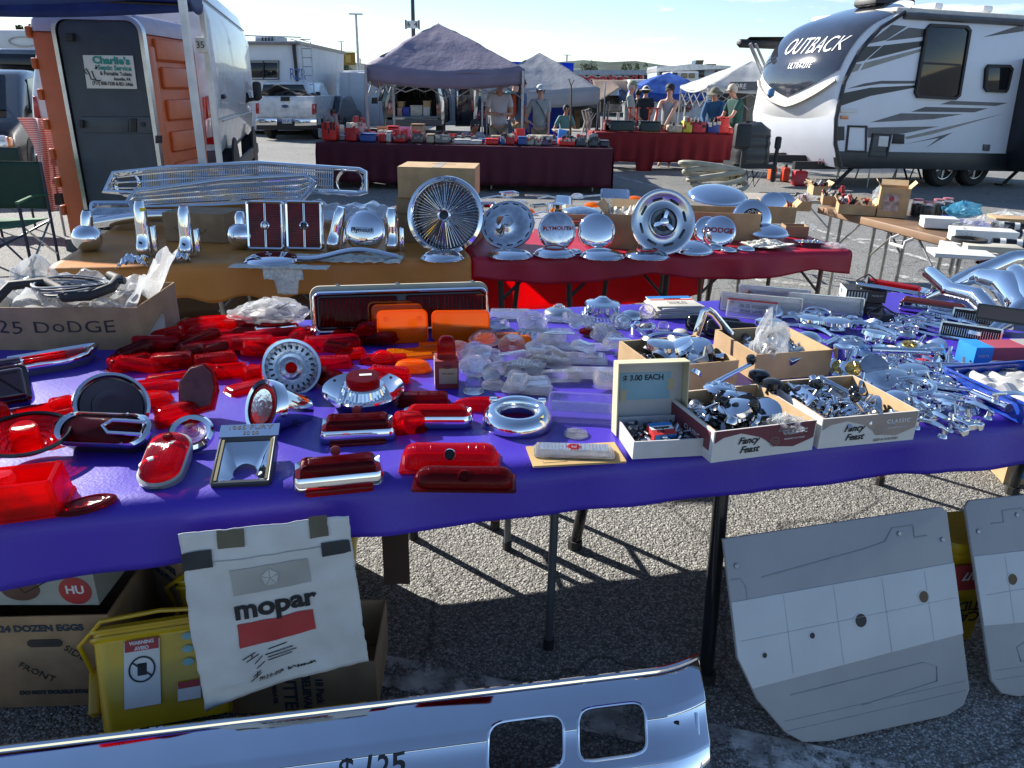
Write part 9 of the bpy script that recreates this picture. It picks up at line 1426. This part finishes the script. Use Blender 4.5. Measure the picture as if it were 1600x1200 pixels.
# door panels
DG=mat('grey_vinyl',(.34,.34,.345),.42,var=.06,vs=5,bump=.2,bs=220,dist=.0006);DW=mat('white_vinyl',(.56,.57,.57),.45,var=.04,bump=.1,bs=120)
def door(label,c,rz,w_=.70,h_=.565,lean=-27,flip=1):
 t=th('door_panel',label,'door panel',c,rz=rz,rx=lean);F=TR(rx=90);S=lambda L:[(x*flip,y)for x,y in L][::flip]
 o=S([(-w_*.5,.99*h_),(-w_*.5,h_*.45),(-w_*.44,h_*.25),(-w_*.34,h_*.08),(-w_*.27,h_*.02),(-w_*.16,0),(w_*.38,0),(w_*.46,h_*.03),(w_*.5,h_*.10),(w_*.515,h_*.97),(w_*.49,h_)]);b=MB();b .slab(o,0,.008,.003,m=F);mk('board',b,DG,t,ang=40)
 wb=S([(-w_*.5,h_*.70),(-w_*.5,h_*.45),(-w_*.455,h_*.30),(w_*.505,h_*.37),(w_*.51,h_*.72)]);b=MB();b .sweep(off(wb,-.001),[(0,0),(0,.0022),(-.004,.003)],m=TR(0,-.0082,0,rx=90));wp=mk('white_band',b,DW,t)
 b=MB()
 for f in(-.28,-.06,.16,.36):b .tube([(w_*f*flip,-.0122,h_*.335),(w_*f*flip,-.0116,h_*.70)],.0005,4)
 b .tube([(-w_*.48,-.0122,h_*.52),(w_*.49,-.0116,h_*.55)],.0005,4);mk('stitch_line',b,mat('stitch',(.50,.50,.50),.6),wp,kind='stuff')
 for x_,z_,r_ in((-.39,.44,.007),(-.18,.49,.008),(.04,.52,.018),(.34,.58,.016)):b=MB();b .lathe([(r_,0),(r_+.003,.0),(r_+.003,.001),(r_,.001)],20,TR(w_*x_*flip,-.0115,h_*z_,rx=90),wrap=True);mk('hole_rim',b,DW,wp);b=MB();b .lathe([(r_,0),(.0005,.0004)],20,TR(w_*x_*flip,-.0118,h_*z_,rx=90));mk('hole',b,BLK if x_<.3 else mat('hole_amber',(.12,.07,.03),.6),wp)
 b=MB();b .tube([(w_*x_*flip,-.009,h_*z_)for x_,z_ in((-.36,.79),(.1,.85),(.2,.87),(.24,.93),(.34,.93),(.34,.87),(.4,.87))],.0018,6);b .tube([(w_*x_*flip,-.009,h_*z_)for x_,z_ in((-.3,.24),(.3,.27),(.36,.24),(.35,.17),(.0,.13))],.0016,6);b .tube([(w_*x_*flip,-.009,h_*z_)for x_,z_ in((-.49,.80),(-.45,.80),(-.43,.76),(-.43,.70))],.0012,6);mk('pressed_rib',b,DG,t,kind='stuff')
 for zz in(.13,.085):b=MB();b .tube([(-w_*.34*flip,-.0085,h_*zz),(w_*.48*flip,-.0082,h_*(zz+.015))],.0008,4);mk('seam',b,mat('seam',(.3,.31,.33),.5),t)
 for x_,z_ in((-.46,.86),(.27,.90),(.47,.84)):b=MB();b .lathe([(.007,0),(.006,.003),(.0005,.0035)],12,TR(w_*x_*flip,-.0085,h_*z_,rx=90));mk('screw',b,CHD,t)
 return t
door('large grey door panel with a white quilted band and four holes',(.965,1.55,.012),15);door('second grey door panel cut off by the right edge',(1.725,1.755,.012),13,flip=-1)
p=at(1590,760);t=openbox('carton','cardboard box with a blue stripe standing beyond the door panels at the right',.30,.3,.20,(p .x+.12,p .y+.15,.003),rz=-8,flaps=.12);b=MB();b .box((-.06,-.153,.1),(.1,.002,.14));mk('blue_stripe',b,mat('bright_blue',(.02,.25,.62),.5),t)
